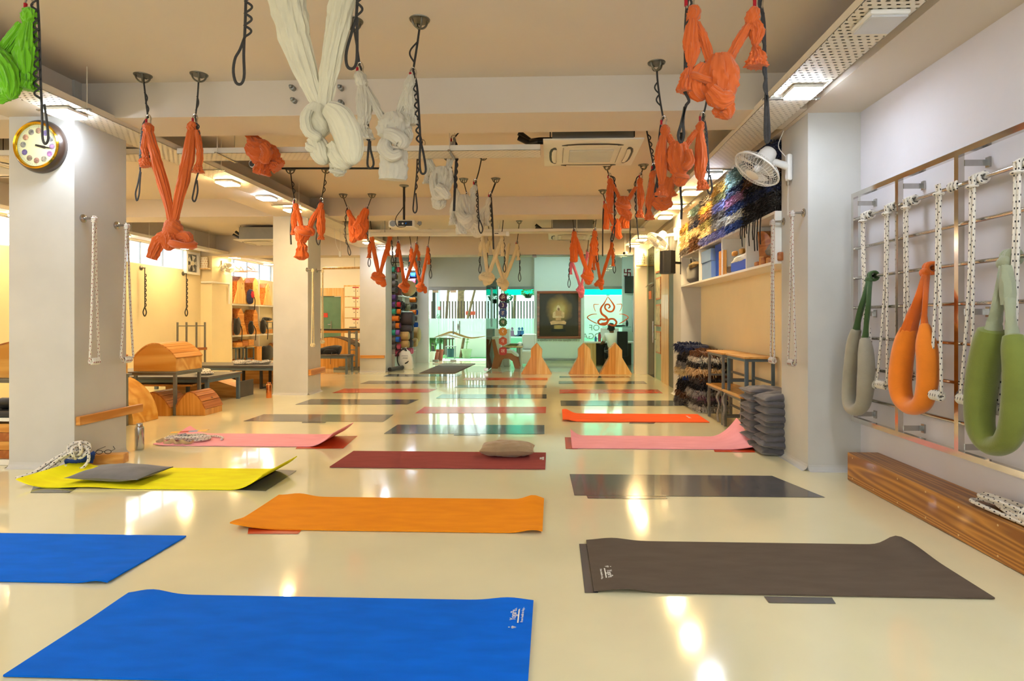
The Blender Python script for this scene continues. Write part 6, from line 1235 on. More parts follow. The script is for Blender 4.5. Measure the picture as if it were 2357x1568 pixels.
# desk
p0 = PY(1344, 788, 16.0); dx0 = p0.x
t = thing('reception_desk', 'white-topped reception desk with a wooden end', 'desk', (dx0+.6, 16.2, 0))
MB().bbox((dx0, 15.9, .62), (dx0+1.35, 16.6, .66), .006).build('desk_top', M['white'], t); MB().box((dx0+.02, 15.95, 0), (dx0+.32, 16.55, .62)).build('drawer_unit', M['palew'], t, smooth=False); MB().box((dx0+.32, 16.5, .0), (dx0+1.33, 16.55, .62)).build('modesty_panel', M['dplank'], t, smooth=False)
p0 = PY(1382, 757, 16.4)
t = thing('computer_monitor', 'white-backed monitor on the reception desk', 'monitor', (p0.x+.2, 16.4, .661)); MB().bbox((p0.x, 16.38, .74), (p0.x+.5, 16.42, 1.02), .008).build('screen', M['white'], t); MB().cyl((p0.x+.25, 16.42, .664), (p0.x+.25, 16.42, .78), .025).build('stand', M['white'], t); MB().bbox((p0.x+.13, 16.33, .661), (p0.x+.37, 16.5, .673), .004).build('base', M['white'], t)
p0 = PY(1380, 784, 16.05)
t = thing('water_bottle', 'red flask on the reception desk', 'bottle', (p0.x, 16.05, .661)); MB().lathe([(.001, .661), (.04, .661), (.04, .84), (.025, .87)], (p0.x, 16.05, 0), None, 20).build('bottle_body', mat('red_flask', '#b83a44', .4), t); MB().lathe([(.027, .87), (.027, .91), (.001, .915)], (p0.x, 16.05, 0), None, 16).build('cap', M['gmetal'], t)
t = thing('water_bottle', 'small blue bottle beside the red flask', 'bottle', (p0.x-.1, 16.1, .661)); MB().lathe([(.001, .661), (.03, .661), (.03, .76), (.015, .79)], (p0.x-.1, 16.1, 0), None, 16).build('bottle_body', mat('blue_bottle', '#3a78b0', .3), t); MB().lathe([(.017, .79), (.017, .81), (.001, .815)], (p0.x-.1, 16.1, 0), None, 12).build('cap', M['white'], t)
p0 = PY(1386, 752, 16.7); p1 = PY(1452, 752, 16.7)
solo(MB().bbox((p0.x, 16.6, p0.z-.02), (p1.x, 16.95, p0.z), .004), 'glass_ledge', M['edge'], 'pale green glass ledge behind the reception desk', 'ledge')
b = MB(); lump(b, (p1.x-.35, 16.75, p0.z+.025), (.22, .06, .025), 2.4, .3, 3); lump(b, (p1.x-.1, 16.75, p0.z+.09), (.035, .03, .09), 2.2, .3, 4)
solo(b, 'reclining_figurine', M['black'], 'black reclining figurine on the glass ledge', 'figurine')
p0 = PY(1440, 655, 16.9)
t = thing('wall_television', 'small dark television on the far right wall', 'television', (p0.x, 16.9, p0.z-.25)); MB().bbox((p0.x-.02, 16.92, p0.z-.24), (p0.x+.36, 16.985, p0.z+.24), .01).build('casing', M['black'], t); MB().box((p0.x, 16.917, p0.z-.22), (p0.x+.34, 16.92, p0.z+.22)).build('screen', mat('dark_screen', '#3a382e', .2), t, smooth=False); MB().cyl((p0.x+.2, 16.97, .9), (p0.x+.2, 16.97, p0.z-.24), .006, n=6).build('cable', M['black'], t)
p0 = PY(1444, 628, 16.99); s = 5.4*pxm(p0)
t = thing('symbol_plaque', 'white plaque with a red four-armed symbol high on the far wall', 'plaque', (p0.x, 16.99, p0.z-s*1.5)); MB().box((p0.x-s*1.6, 16.985, p0.z-s*1.7), (p0.x+s*1.6, 16.999, p0.z+s*1.7)).build('plate', M['white'], t, smooth=False)
b = MB(); th = s*.22
for (u0, v0, u1, v1) in ((-1, 0, 1, 0), (0, -1, 0, 1), (0, 1, 1, 1), (1, 0, 1, -1), (0, -1, -1, -1), (-1, 0, -1, 1)):
    b.box((p0.x+min(u0, u1)*s*1.25-th, 16.981, p0.z+min(v0, v1)*s*1.35-th), (p0.x+max(u0, u1)*s*1.25+th, 16.985, p0.z+max(v0, v1)*s*1.35+th))
b.build('symbol', mat('dark_red_symbol', '#8e2a2a', .6), t, smooth=False)
# seated person
def skinned(name, V, E, R, m, parent, sub=2):
    me = bpy.data.meshes.new(name); base = Vector((0, 0, 0)); p = parent
    while p: base += p.location; p = p.parent
    me.from_pydata([tuple(Vector(v)-base) for v in V], E, []); me.update(); o = bpy.data.objects.new(name, me); COL.objects.link(o); o.parent = parent
    md = o.modifiers.new('skin', 'SKIN'); md.use_smooth_shade = True
    sv = me.skin_vertices[0].data if me.skin_vertices else None
    if sv is None: 
        bpy.context.view_layer.objects.active = o; me.attributes
    for i, r in enumerate(R): me.skin_vertices[0].data[i].radius = (r, r) if not hasattr(r, '__len__') else r
    me.skin_vertices[0].data[0].use_root = True
    o.modifiers.new('sub', 'SUBSURF').render_levels = sub; o.modifiers['sub'].levels = 1
    me.materials.append(m); return o
hd = PY(1410, 756, 15.75); bx, by = hd.x, 15.75
t = thing('person', 'person in a white t-shirt seated at the reception desk, seen from behind', 'person', (bx, by, 0))
skin_m = mat('skin', '#8a5a3c', .55, 0, .08, 8); zb = .46; S = (hd.z-zb)/.68
def J(x, y, z): return (bx+x, by+y, zb+z*S)
V = [J(0, -.02, 0), J(0, -.01, .2), J(-.01, .0, .40), J(-.015, .02, .50), J(-.02, .03, .57), J(-.03, .05, .66), J(-.035, .05, .76),
     J(-.17, .03, .45), J(-.24, .10, .22), J(-.30, .34, .17), J(-.33, .42, .18), J(.15, .05, .45), J(.20, .16, .24), J(.08, .38, .20), J(.05, .45, .20),
     J(-.09, .05, -.01), J(-.12, .42, .0), J(-.13, .40, -.42), J(-.14, .52, -.45), J(.09, .05, -.01), J(.10, .42, .0), J(.10, .38, -.42), J(.10, .50, -.45)]
E_ = [(0, 1), (1, 2), (2, 3), (3, 4), (4, 5), (5, 6), (2, 7), (7, 8), (8, 9), (9, 10), (2, 11), (11, 12), (12, 13), (13, 14), (0, 15), (15, 16), (16, 17), (17, 18), (0, 19), (19, 20), (20, 21), (21, 22)]
Rr = [.13, .12, .13, .07, .055, .09, .075, .06, .048, .036, .03, .06, .048, .036, .03, .085, .065, .045, .035, .085, .065, .045, .035]
skinned('body', V, E_, Rr, skin_m, t)
skinned('t_shirt', [V[0], V[1], V[2], J(-.015, .02, .49), V[7], J(-.23, .09, .26), V[11], J(.195, .15, .27)], [(0, 1), (1, 2), (2, 3), (2, 4), (4, 5), (2, 6), (6, 7)], [.155, .15, .155, .085, .085, .075, .085, .075], M['white'], t)
skinned('trousers', [J(0, -.02, -.01), V[15], V[16], J(-.13, .40, -.36), V[19], V[20], J(.10, .38, -.36)], [(0, 1), (1, 2), (2, 3), (0, 4), (4, 5), (5, 6)], [.14, .1, .08, .06, .1, .08, .06], M['blackf'], t)
for (w_, sg) in ((10, -1), (14, 1)):
    P = Vector(V[w_]); fv = [P, P+Vector((0, .05, 0))]; fe = [(0, 1)]; fr = [.03, .034]
    for k in range(4): fv += [P+Vector(((k-1.5)*.019, .085, -.002)), P+Vector(((k-1.5)*.021, .115-.006*abs(k-1.5), -.012)), P+Vector(((k-1.5)*.022, .135-.01*abs(k-1.5), -.026))]; n0 = len(fv)-3; fe += [(1, n0), (n0, n0+1), (n0+1, n0+2)]; fr += [.010, .009, .008]
    fv += [P+Vector((-sg*.035, .04, 0)), P+Vector((-sg*.055, .07, -.01))]; n0 = len(fv)-2; fe += [(0, n0), (n0, n0+1)]; fr += [.011, .009]
    skinned('hand', fv, fe, fr, skin_m, t, 1)
hc = Vector(J(-.032, .045, .70)); lump(MB(), hc+Vector((0, -.012, .012)), (.088, .10, .118), 2.2, .08, 3).build('hair', mat('black_hair', '#1a1512', .6, 0, .2, 60), t)
for sg in (-1, 1): MB().ball(hc+Vector((sg*.092, .015, -.03)), (.012, .022, .034)).build('ear', skin_m, t)
MB().tube([hc+Vector((0, .10, .0)), hc+Vector((0, .125, -.04)), hc+Vector((0, .10, -.05))], [.010, .018, .010], 8).build('nose', skin_m, t)
for sg in (-1, 1): MB().ball(hc+Vector((sg*.035, .088, -.01)), (.014, .010, .009)).build('eye', M['white'], t)
MB().tube([hc+Vector((-.028, .088, -.085)), hc+Vector((0, .098, -.087)), hc+Vector((.028, .088, -.085))], .006, 6).build('mouth', mat('lips', '#6e3a30', .5), t)
# office chair
t = thing('office_chair', 'black high-backed office chair behind the seated person', 'chair', (bx+.1, by-.15, 0))
cxo = PY(1432, 790, 15.45).x
lump(MB(), (bx+.05, by+.05, .41), (.26, .26, .05), 4, .05, 1).build('seat', M['blackf'], t)
q0 = PY(1420, 763, 15.45); q1 = PY(1445, 820, 15.45); MB().bbox((q0.x, 15.42, q1.z), (q1.x, 15.47, q0.z), .02).build('backrest', M['blackf'], t)
MB().bar((cxo, 15.48, q1.z+.1), (bx+.1, by-.05, .38), .05, .03).build('back_support', M['black'], t, smooth=False)
MB().cyl((bx+.05, by+.05, .1), (bx+.05, by+.05, .37), .03).build('gas_lift', M['dmetal'], t)
for k in range(5):
    a = k*1.2566; e_ = Vector((bx+.05+.27*math.cos(a), by+.05+.27*math.sin(a), .06)); MB().bar((bx+.05, by+.05, .11), e_, .04, .025).build('base_leg', M['black'], t, smooth=False); MB().cyl(e_+Vector((-.012, 0, -.03)), e_+Vector((.012, 0, -.03)), .028).build('caster', M['black'], t)
# mirrored word on the reception window
wl = text('OF\nYOGA', mat('grey_film', '#9fa6a4', .5), .24, frame((-1, 0, 0), (0, 0, 1), PY(1368, 765, 17.05)), 'window_lettering'); tag(wl, 'pale mirrored lettering on the reception window', 'lettering')
# ------------------------------------------------------------ windows and entrance doors onto the garden
def far_window(name, x0, x1, label, frost=True):
    t = thing(name, label, None, ((x0+x1)/2, 17.1, 0)); t['kind'] = 'structure'
    MB().box((x0, 17.10, 0), (x1, 17.11, 2.2)).build('pane', M['glass'], t, smooth=False)
    MB().box((x0, 17.08, 2.12), (x1, 17.13, 2.2)).build('top_rail', M['gmetal'], t, smooth=False)
    if frost: MB().box((x0, 17.094, .72), (x1, 17.099, 1.28)).build('frosted_band', M['frost'], t, smooth=False)
    return t
far_window('window_3', gx[0]+.04, -.53, 'tall window left of the painting wall'); far_window('window_4', .9, 1.98, 'tall window right of the painting wall')
for k, (px, hx) in enumerate(((1179, '#b48ac0'), (1195, '#6a8fd0'), (1202, '#3f86d8'))):
    p = PY(px, 765, 17.09); t = thing('window_decal', ('violet', 'lavender', 'blue')[k]+' seated yoga figure decal on the frosted window', 'decal', (p.x, 17.09, p.z-.1), 'yoga figure decals'); m_ = mat('decal_'+hx[1:], hx, .6)
    MB().prism(el(p.x, p.z+.1, .035, .045, 14), 1, 17.088, 17.092).build('decal_head', m_, t, smooth=False); MB().prism([(p.x-.05, p.z+.05), (p.x+.05, p.z+.05), (p.x+.05, p.z-.06), (p.x+.15, p.z-.12), (p.x-.15, p.z-.12), (p.x-.05, p.z-.06)], 1, 17.088, 17.092).build('decal_body', m_, t, smooth=False)
t = thing('door_2', 'glass entrance doors with a frosted band and bar handles', None, (-2.75, 17.2, 0)); t['kind'] = 'structure'
ex = [-3.6, PY(1010, 700, 17.2).x, PY(1051, 700, 17.2).x, -1.66]
for i, (a, c) in enumerate(zip(ex, ex[1:])):
    MB().box((a+.006, 17.195, .012), (c-.006, 17.205, 2.1)).build('glass_panel', M['glass'], t, smooth=False)
    MB().box((a+.006, 17.188, .72), (c-.006, 17.193, 1.28)).build('frosted_band', M['frost'], t, smooth=False)
    for z in (.012, 2.03): MB().bbox((c-.18, 17.18, z), (c-.01, 17.22, z+.07), .004).build('patch_fitting', M['steel'], t)
MB().box((-3.6, 17.17, 2.1), (-1.62, 17.23, 2.2)).build('head_rail', M['greenal'] if 'greenal' in M else M['gmetal'], t, smooth=False)
for px in (1043.5, 1058): 
    p = PY(px, 755, 17.15); MB().cyl((p.x, 17.15, .82), (p.x, 17.15, 1.21), .018, n=12).build('bar_handle', M['steel'], t)
    for z in (.86, 1.17): MB().cyl((p.x, 17.15, z), (p.x, 17.19, z), .01, n=8).build('handle_post', M['steel'], t)
p = PY(1054.5, 753, 17.185); MB().prism(el(p.x, p.z, .022, .10, 18), 1, 17.18, 17.19).build('lock_plate', M['gmetal'], t, smooth=False)
def swoosh(pts, w, hx):
    P = smoothp(pts, 30); V = [PY(x, y, 17.184) for x, y in P]; MB().tube(V, [w*.5*pxm(V[0])*math.sin(math.pi*(.08+.84*k/30)) for k in range(31)], 8, flat=.05, up=(0, 1, 0)).build('film_swoosh', mat('film_'+hx[1:], hx, .6), t)
swoosh([(1000, 777), (1020, 770), (1040, 765), (1060, 772), (1085, 778), (1117, 774)], 5, '#d9b878'); swoosh([(1008, 779), (1026, 771), (1045, 775), (1062, 779)], 4, '#e6e2d4')
# garden
M['turf'] = mat('garden_turf', '#4f9a52', .9, 0, .25, 30, .5, 120); M['gpaint'] = mat('pale_green_wall', '#a9dcc4', .7, 0, .06, 3); M['patio'] = mat('patio_tiles', '#cfd6cc', .5, 0, .06, 4)
wallbox('patio', (-9, 17.3, -.12), (8, 19.2, -.01), 'patio', 'pale patio outside the entrance'); wallbox('lawn', (-9, 19.2, -.12), (8, 40, -.015), 'turf', 'strip of green turf outside')
wallbox('wall_garden', (-1.9, 20.6, -.02), (6, 20.75, .62), 'gpaint', 'pale green garden wall'); wallbox('wall_planter', (-3.3, 19.9, -.02), (-2.1, 20.5, .62), 'wallw', 'white planter wall')
t = thing('garden_fence', 'brown picket fence along the garden wall', 'fence', (-1, 20.85, 0)); fm_ = mat('fence_brown', '#4f3b30', .7, 0, .15, 10)
for z in (.55, .80): MB().box((-5.2, 20.84, z), (.33, 20.87, z+.05)).build('fence_rail', fm_, t, smooth=False)
pk = MB().box((-.024, -.012, 0), (.024, .012, 1.9))
first = None
for k in range(53):
    if first is None: first = pk.build('picket', fm_, smooth=False); first.parent = t; first.location = Vector((-5.2, 20.83, 0))-t.location
    else:
        o = first.copy(); COL.objects.link(o); o.parent = t; o.location = Vector((-5.2+.105*k, 20.83, 0))-t.location
p = PY(1083, 721, 20.78); solo(MB().bbox((p.x-.17, 20.78, p.z-.065), (p.x+.17, 20.80, p.z+.065), .004), 'fence_sign', mat('red_sign', '#c8472e', .5), 'blank red sign on the garden fence', 'sign')
p = PY(1010.5, 710, 19.5); solo(MB().bbox((p.x-.04, 19.5, p.z-.06), (p.x+.04, 19.52, p.z+.06), .004), 'fence_sign', mat('red_notice', '#b8322e', .5), 'small red notice on the pale green post', 'sign')
p = PY(1008, 750, 19.55); solo(MB().bbox((p.x-.05, 19.53, -.02), (p.x+.06, 19.62, 3.2), .01), 'garden_post', M['gpaint'], 'pale green post outside the entrance', 'post'); solo(MB().bbox((p.x-.20, 19.6, -.02), (p.x-.10, 19.7, 3.2), .01), 'garden_post', M['dmetal'], 'dark post outside the entrance', 'post')
tq = mat('turquoise_sheet', '#12b8b0', .6, 0, .12, 2); nt = tq.node_tree; tlb = nt.nodes.new('ShaderNodeBsdfTranslucent'); tlb.inputs[0].default_value = lin('#10d8cc'); mxs = nt.nodes.new('ShaderNodeMixShader'); mxs.inputs[0].default_value = .75
nt.links.new(nt.nodes['Principled BSDF'].outputs[0], mxs.inputs[1]); nt.links.new(tlb.outputs[0], mxs.inputs[2]); nt.links.new(mxs.outputs[0], nt.nodes['Material Output'].inputs[0])
t = thing('turquoise_awning', 'translucent turquoise awning outside the reception windows', 'awning', (0, 20, 2.2))
MB().prism([(21.2, 2.12), (21.2, 2.14), (18.6, 3.0), (18.6, 2.98)], 0, -1.7, 3.4).build('awning_sheet', tq, t, smooth=False)
for x in (-1.7, .8, 3.4): MB().bar((x, 21.2, 2.09), (x, 18.6, 2.95), .04).build('awning_arm', M['gmetal'], t, smooth=False); MB().cyl((x, 21.25, -.015), (x, 21.25, 2.12), .03).build('awning_post', M['gmetal'], t)
wallbox('wall_house', (1.0, 22.4, 0), (4.5, 22.6, 2.15), 'gwall2' if 'gwall2' in M else 'greyw', 'grey green house wall behind the reception window')
# trees and plants
lf = [mat('leaf_'+n_, h_, .6, 0, .3, 8) for n_, h_ in (('deep', '#3c6b2e'), ('fresh', '#6fa044'), ('pale', '#9dbb5c'), ('teal', '#3f9a70'))]
bark = mat('bark', '#7d6348', .9, 0, .25, 14, .6, 40)
def leafball(mb, c, r, n, s, seed, up=.3):
    rnd = random.Random(seed); c = Vector(c)
    for k in range(n):
        d = Vector((rnd.gauss(0, 1), rnd.gauss(0, 1), rnd.gauss(0, 1))).normalized(); p = c+Vector((d.x*r[0], d.y*r[1], d.z*r[2]))*rnd.uniform(.4, 1)**.5
        a = (d+Vector((0, 0, -up))+Vector((rnd.uniform(-.5, .5), rnd.uniform(-.5, .5), 0))).normalized()*s*rnd.uniform(.7, 1.3); w = a.cross(Vector((rnd.uniform(-1, 1), rnd.uniform(-1, 1), rnd.uniform(-1, 1)))).normalized()*s*.22
        b = len(mb.v); mb.v += [p, p+a*.5+w, p+a, p+a*.5-w]; mb.f.append([b, b+1, b+2, b+3])
    return mb
def tree(px, Y, w, lean, crown, label, m=1, seed=1):
    p = PY(px, 735, Y); t = thing('garden_tree', label, 'tree', (p.x, Y, -.015)); 
    MB().tube(smoothp([(p.x, Y, -.015), (p.x+lean*.4, Y, 1.2), (p.x+lean, Y+.1, 2.6), (p.x+lean*1.6, Y+.1, 4.2)], 14), [w*(1-.03*k) for k in range(15)], 12, folds=4, amp=.06).build('trunk', bark, t)
    for k in range(4): MB().tube([(p.x+lean*(.8+.2*k), Y+.1, 2.2+.45*k), (p.x+lean+(-1)**k*.5, Y+.15, 2.9+.45*k)], [w*.35, w*.12], 8).build('branch', bark, t)
    f = leafball(MB(), (p.x+crown[0], Y+.3, crown[1]), crown[2], crown[3], .17, seed).build('foliage', lf[m], t, smooth=False)
tree(1059, 22.0, .16, .02, (.2, 4.2, (1.4, .9, .9), 700), 'thick brown tree trunk beyond the fence', 2, 2)
tree(1060, 19.6, .05, .55, (.9, 3.3, (.9, .6, .5), 420), 'thin leaning tree outside the entrance doors', 1, 3)
tree(1024, 21.5, .06, .12, (-.2, 3.3, (.9, .6, .7), 420), 'slender tree behind the pale green post', 2, 4)
tree(1180, 22.5, .07, .1, (.0, 3.1, (1.1, .7, .7), 480), 'leafy tree beyond the window left of the painting', 1, 5)
tree(1395, 23.4, .08, .1, (.6, 1.2, (.5, .5, .5), 320), 'low leafy tree beyond the window right of the painting', 1, 6)
def potplant(px, py, Y, pot_r, pot_h, pm, n, h, label, leaf=1, seed=1, palm=True):
    p = PY(px, py, Y); p.z = -.01 if Y < 19.2 else -.014; t = thing('potted_plant', label, 'plant', p, 'potted plants by the entrance'); rnd = random.Random(seed)
    MB().lathe([(.001, p.z), (pot_r*.7, p.z), (pot_r, p.z+pot_h*.9), (pot_r*1.08, p.z+pot_h*.9), (pot_r*1.08, p.z+pot_h), (pot_r*.92, p.z+pot_h), (pot_r*.88, p.z+pot_h*.88), (.001, p.z+pot_h*.88)], (p.x, p.y, 0), None, 24).build('pot', pm, t)
    for k in range(n):
        a = rnd.uniform(0, 6.28); L_ = h*rnd.uniform(.7, 1.05); r = L_*rnd.uniform(.12, .30); q = [(p.x+r*math.cos(a)*f**1.8, p.y+r*math.sin(a)*f**1.8, p.z+pot_h*.88+L_*f*(1-.16*f*f)) for f in (0, .25, .5, .75, 1.)]
        b = MB(); b.tube(q, [.010, .008, .007, .005, .003], 5)
        if palm:
            for i in range(26):
                f = .35+.64*i/26; j = min(3, int(f*4)); g_ = f*4-j; c0 = Vector(q[j]).lerp(Vector(q[j+1]), g_); s = (-1)**i; e_ = Vector((-math.sin(a)*s, math.cos(a)*s, 0))*.16*(1.1-f*.5)+Vector((math.cos(a)*.05, math.sin(a)*.05, -.05)); w = Vector((0, 0, .010))
                bb = len(b.v); b.v += [c0-w, c0+w, c0+e_]; b.f.append([bb, bb+1, bb+2])
        else:
            for i in range(8):
                c0 = Vector(q[2+i % 3]); e_ = Vector((math.cos(a+i), math.sin(a+i), .2))*.12; w = e_.cross(Vector((0, 0, 1)))*.28; bb = len(b.v); b.v += [c0, c0+e_*.5+w, c0+e_, c0+e_*.5-w]; b.f.append([bb, bb+1, bb+2, bb+3])
        b.build('frond', lf[leaf], t, smooth=False)
terr = mat('terracotta', '#a8503a', .7, 0, .1, 8)
potplant(991, 826, 17.75, .15, .30, M['white'], 16, 1.35, 'tall palm in a white pot outside the left glass panel', 0, 1)
potplant(1002, 824, 18.0, .11, .28, terr, 7, .55, 'small plant in a terracotta pot behind the white pot', 1, 2, False)
potplant(1012, 824, 18.2, .12, .34, terr, 8, .8, 'palm in a taller terracotta pot beside the doors', 0, 3)
potplant(1074, 822, 19.4, .17, .30, mat('cream_green_pot', '#b9c79a', .5), 3, .7, 'thin plant in a rounded cream pot on the lawn', 1, 4, False)
for k, (px, py, Y, r) in enumerate(((1216, 678, 18.2, .16), (1166, 690, 18.0, .12))):
    p = PY(px, py, Y); t = thing('hanging_plant', ('round hanging basket plant beside the painting wall', 'trailing hanging plant behind the glass return')[k], 'plant', (p.x, Y, p.z-.15))
    MB().lathe([(.001, -.12), (r*.5, -.11), (r*.75, 0), (r*.7, .01)], (p.x, Y, p.z), None, 18).build('basket', M['dmetal'], t); leafball(MB(), (p.x, Y, p.z+.06), (r*1.3, r, r*.7), 260, .07, 9+k).build('foliage', lf[1+2*k], t, smooth=False); MB().cyl((p.x, Y, p.z+.05), (p.x, Y, 3.1), .003, n=5).build('hanging_wire', M['dmetal'], t)
b = leafball(MB(), (-2.6, 20.2, .98), (.6, .25, .22), 420, .14, 31); solo(b, 'planter_shrub', lf[0], 'dark leafy shrub in the white planter', 'shrub', smooth=False)
b = leafball(MB(), (.2, 20.5, 1.05), (1.0, .2, .12), 380, .12, 32); solo(b, 'fence_creeper', lf[3], 'green creeper along the garden fence', 'creeper', smooth=False)
t = thing('garden_side_table', 'small grey metal side table outside the doors', 'table', (PY(1037, 822, 18.9).x, 18.9, -.01)); o = t.location
MB().box((o.x-.16, 18.75, .38), (o.x+.16, 19.05, .40)).build('table_top', M['gmetal'], t, smooth=False)
for sx in (-1, 1):
    for sy in (-1, 1): MB().cyl((o.x+sx*.14, 18.9+sy*.13, -.01), (o.x+sx*.14, 18.9+sy*.13, .38), .012, n=8).build('leg', M['gmetal'], t)
MB().lathe([(.001, .05), (.10, .05), (.12, .32), (.11, .32)], (o.x, 18.9, 0), None, 18).build('bucket', mat('teal_bucket', '#2f5a5a', .6), t)
# doormat
q = [PZ(965, 860), PZ(1046, 860), PZ(1094, 838), PZ(1018, 838)]; b = MB(); bb = len(b.v)
for z in (.002, .014): b.v += [Vector((p.x, p.y, z)) for p in q]
b.f += [[3, 2, 1, 0], [4, 5, 6, 7]]+[[i, (i+1) % 4, 4+(i+1) % 4, 4+i] for i in range(4)]
solo(b, 'doormat', mat('brown_doormat', '#6a5d50', .95, 0, .2, 40, .4, 200), 'grey-brown doormat before the entrance doors', 'doormat', smooth=False)
# ------------------------------------------------------------ rack of rolled mats along the passage wall
RXF = -3.86
YA0, YA1 = 14.62, PX(919, 700, RXF).y; YS1 = PX(951, 700, RXF).y; YB1 = 17.1
t = thing('mat_rack', 'tall white rack filled with rolled mats and bolsters', 'rack', (-4.0, 15.8, 0))
MB().box((-4.098, YA0, 0), (-4.085, YB1, 2.62)).build('back_panel', M['whitelam'], t, smooth=False)
for y in (YA0, YA1, (YA1+YS1)/2, YS1, YB1-.02): MB().box((-4.085, y, 0), (-4.05 if y == YA0 else -3.97, y+.02, 2.62)).build('upright', M['whitelam'], t, smooth=False)
for zpx in (684, 718, 733, 766, 801, 819):
    z = PX(935, zpx, RXF).z; MB().box((-4.085, YA1+.02, z), (RXF-.015, YS1, z+.02)).build('shelf_board', M['whitelam'], t, smooth=False)
for y0, y1 in ((YA0+.02, YA1), (YS1+.02, YB1-.02)): MB().box((-4.085, y0, .36), (-3.95, y1, .38)).build('shelf_board', M['whitelam'], t, smooth=False)
mc = {'grey': '#6a6560', 'charcoal': '#4a4846', 'purple': '#5a3a7c', 'teal': '#2f9a84', 'red': '#c8303c', 'green': '#3f9a4a', 'lime': '#79b83a', 'orange': '#e0781e', 'blue': '#1d5fc4', 'violet': '#8a5ab0', 'yellow': '#d8c060', 'pink': '#d8607a', 'brown': '#6a5444'}
mcm = {k: mat('rolled_'+k, v, .8, 0, .08, 20) for k, v in mc.items()}
rmesh = {}
def rolled(y, z, cn, L_, r, label):
    key = (cn, round(L_, 2), round(r, 3))
    if key not in rmesh:
        b = MB(); n = 16; x0 = -4.07-y*0; prof = []
        pts = []
        for k in range(40):
            a = 2*math.pi*k/16; rr = r*(1-.42*k/40); pts.append((math.cos(a)*rr, math.sin(a)*rr))
        th = .006
        for k in range(39):
            (a0, c0), (a1, c1) = pts[k], pts[k+1]; 
            f = 1-th/r/1.2; bb = len(b.v)
            for X in (0, L_): b.v += [Vector((X, a0, c0)), Vector((X, a1, c1)), Vector((X, a1*f, c1*f)), Vector((X, a0*f, c0*f))]
            b.f += [[bb+4, bb+5, bb+6, bb+7], [bb, bb+1, bb+5, bb+4], [bb+3, bb+7, bb+6, bb+2]]
        o = b.build('rolled_mat', mcm[cn], smooth=False); rmesh[key] = o
    else: o = rmesh[key].copy(); COL.objects.link(o)
    o.location = (-4.07, y, z); tag(o, label, 'rolled mat', 'rolled mats in the rack')
    return o
rowsA = ['teal grey red green', 'grey purple grey yellow', 'grey grey charcoal grey', 'charcoal charcoal grey grey', 'purple purple charcoal grey', 'purple lime charcoal red', 'teal teal charcoal orange', 'orange charcoal charcoal grey', 'grey orange charcoal violet', 'teal violet charcoal lime', 'grey blue charcoal violet', 'grey charcoal grey pink']
rowsB = ['blue grey charcoal', 'pink grey teal', 'grey charcoal grey', 'charcoal grey charcoal', 'orange grey grey', 'charcoal grey charcoal', 'orange blue charcoal', 'charcoal purple grey', 'purple blue charcoal', 'blue blue grey', 'pink violet teal', 'charcoal purple charcoal']
on = 'top second third fourth fifth sixth seventh eighth ninth tenth eleventh bottom'.split(); cn4 = ('first', 'second', 'third', 'fourth')
for rows, y0, y1, nmz in ((rowsA, YA0+.03, YA1, 'near'), (rowsB, YS1+.03, YB1-.02, 'far')):
    for i, r_ in enumerate(rows):
        cs = r_.split()
        for j, cn in enumerate(cs):
            y = y0+(y1-y0)*(j+.5)/len(cs)*.98; z = 2.50-.175*i; bright = cn in ('red', 'orange', 'blue', 'violet', 'pink', 'green')
            rolled(y, z, cn, .25 if bright else .17, .074, f'{cn} rolled mat, {on[i]} row, {cn4[j]} across in the {nmz} half of the rack')
zs = {k: PX(935, k, RXF).z+.021 for k in (684, 718, 733, 766, 801, 819)}
ym = (YA1+YS1)/2
solo(MB().ball((-3.855, ym+.12, zs[684]+.225), .225, 24, 16), 'exercise_ball', mat('beige_ball', '#cfae78', .5, 0, .05), 'large beige exercise ball on the mat rack', 'ball')
solo(lump(MB(), (-3.98, YA1+.3, zs[684]+.14), (.09, .2, .14), 3, .3, 1), 'folded_cloth', mat('maroon_cloth', '#6a3a3a', .9), 'maroon cloth beside the beige ball', 'cloth')
for k in range(3): solo(lump(MB(), (-3.95, YA1+.18+.2*k, zs[718]+.13), (.1, .085, .13), 2.4, .35, k+3), 'yoga_wheel_bag', M['blackf'], ('near', 'middle', 'far')[k]+' black bag on the upper shelf of the mat rack', 'bag', 'black bags on the mat rack')
solo(lump(MB(), (-3.95, ym+.3, zs[718]+.1), (.1, .25, .1), 2.6, .3, 8), 'folded_cloth', mat('olive_cloth', '#7a7256', .9), 'olive cloth bundle on the upper shelf of the mat rack', 'cloth')
solo(MB().prism([(YA1+.05, zs[733]), (YA1+.6, zs[733]), (YA1+.62, zs[733]+.05), (YA1+.3, zs[733]+.16), (YA1+.05, zs[733]+.17)], 0, -4.06, -3.86), 'foam_wedge', M['black'], 'black foam wedge on the mat rack', 'wedge', smooth=False)
def bolster(y, z, r, L_, hx, label, x0=-4.07):
    b = MB(); b.tube([(x0, y, z+r), (x0+.015, y, z+r), (x0+L_-.03, y, z+r), (x0+L_, y, z+r)], [r*.85, r, r, r*.8], 20, folds=5, amp=.01)
    solo(b, 'bolster', mat('bolster_'+hx[1:], hx, .85, 0, .08, 12), label, 'bolster', 'bolsters on the mat rack')
bolster(YA1+.35, zs[766]+.175, .17, .5, '#4a4448', 'upper dark bolster on the mat rack'); bolster(YA1+.30, zs[766]+.0, .095, .45, '#544c50', 'lower dark bolster, near one'); bolster(YA1+.62, zs[766]+.0, .10, .42, '#4e484a', 'lower dark bolster, far one')
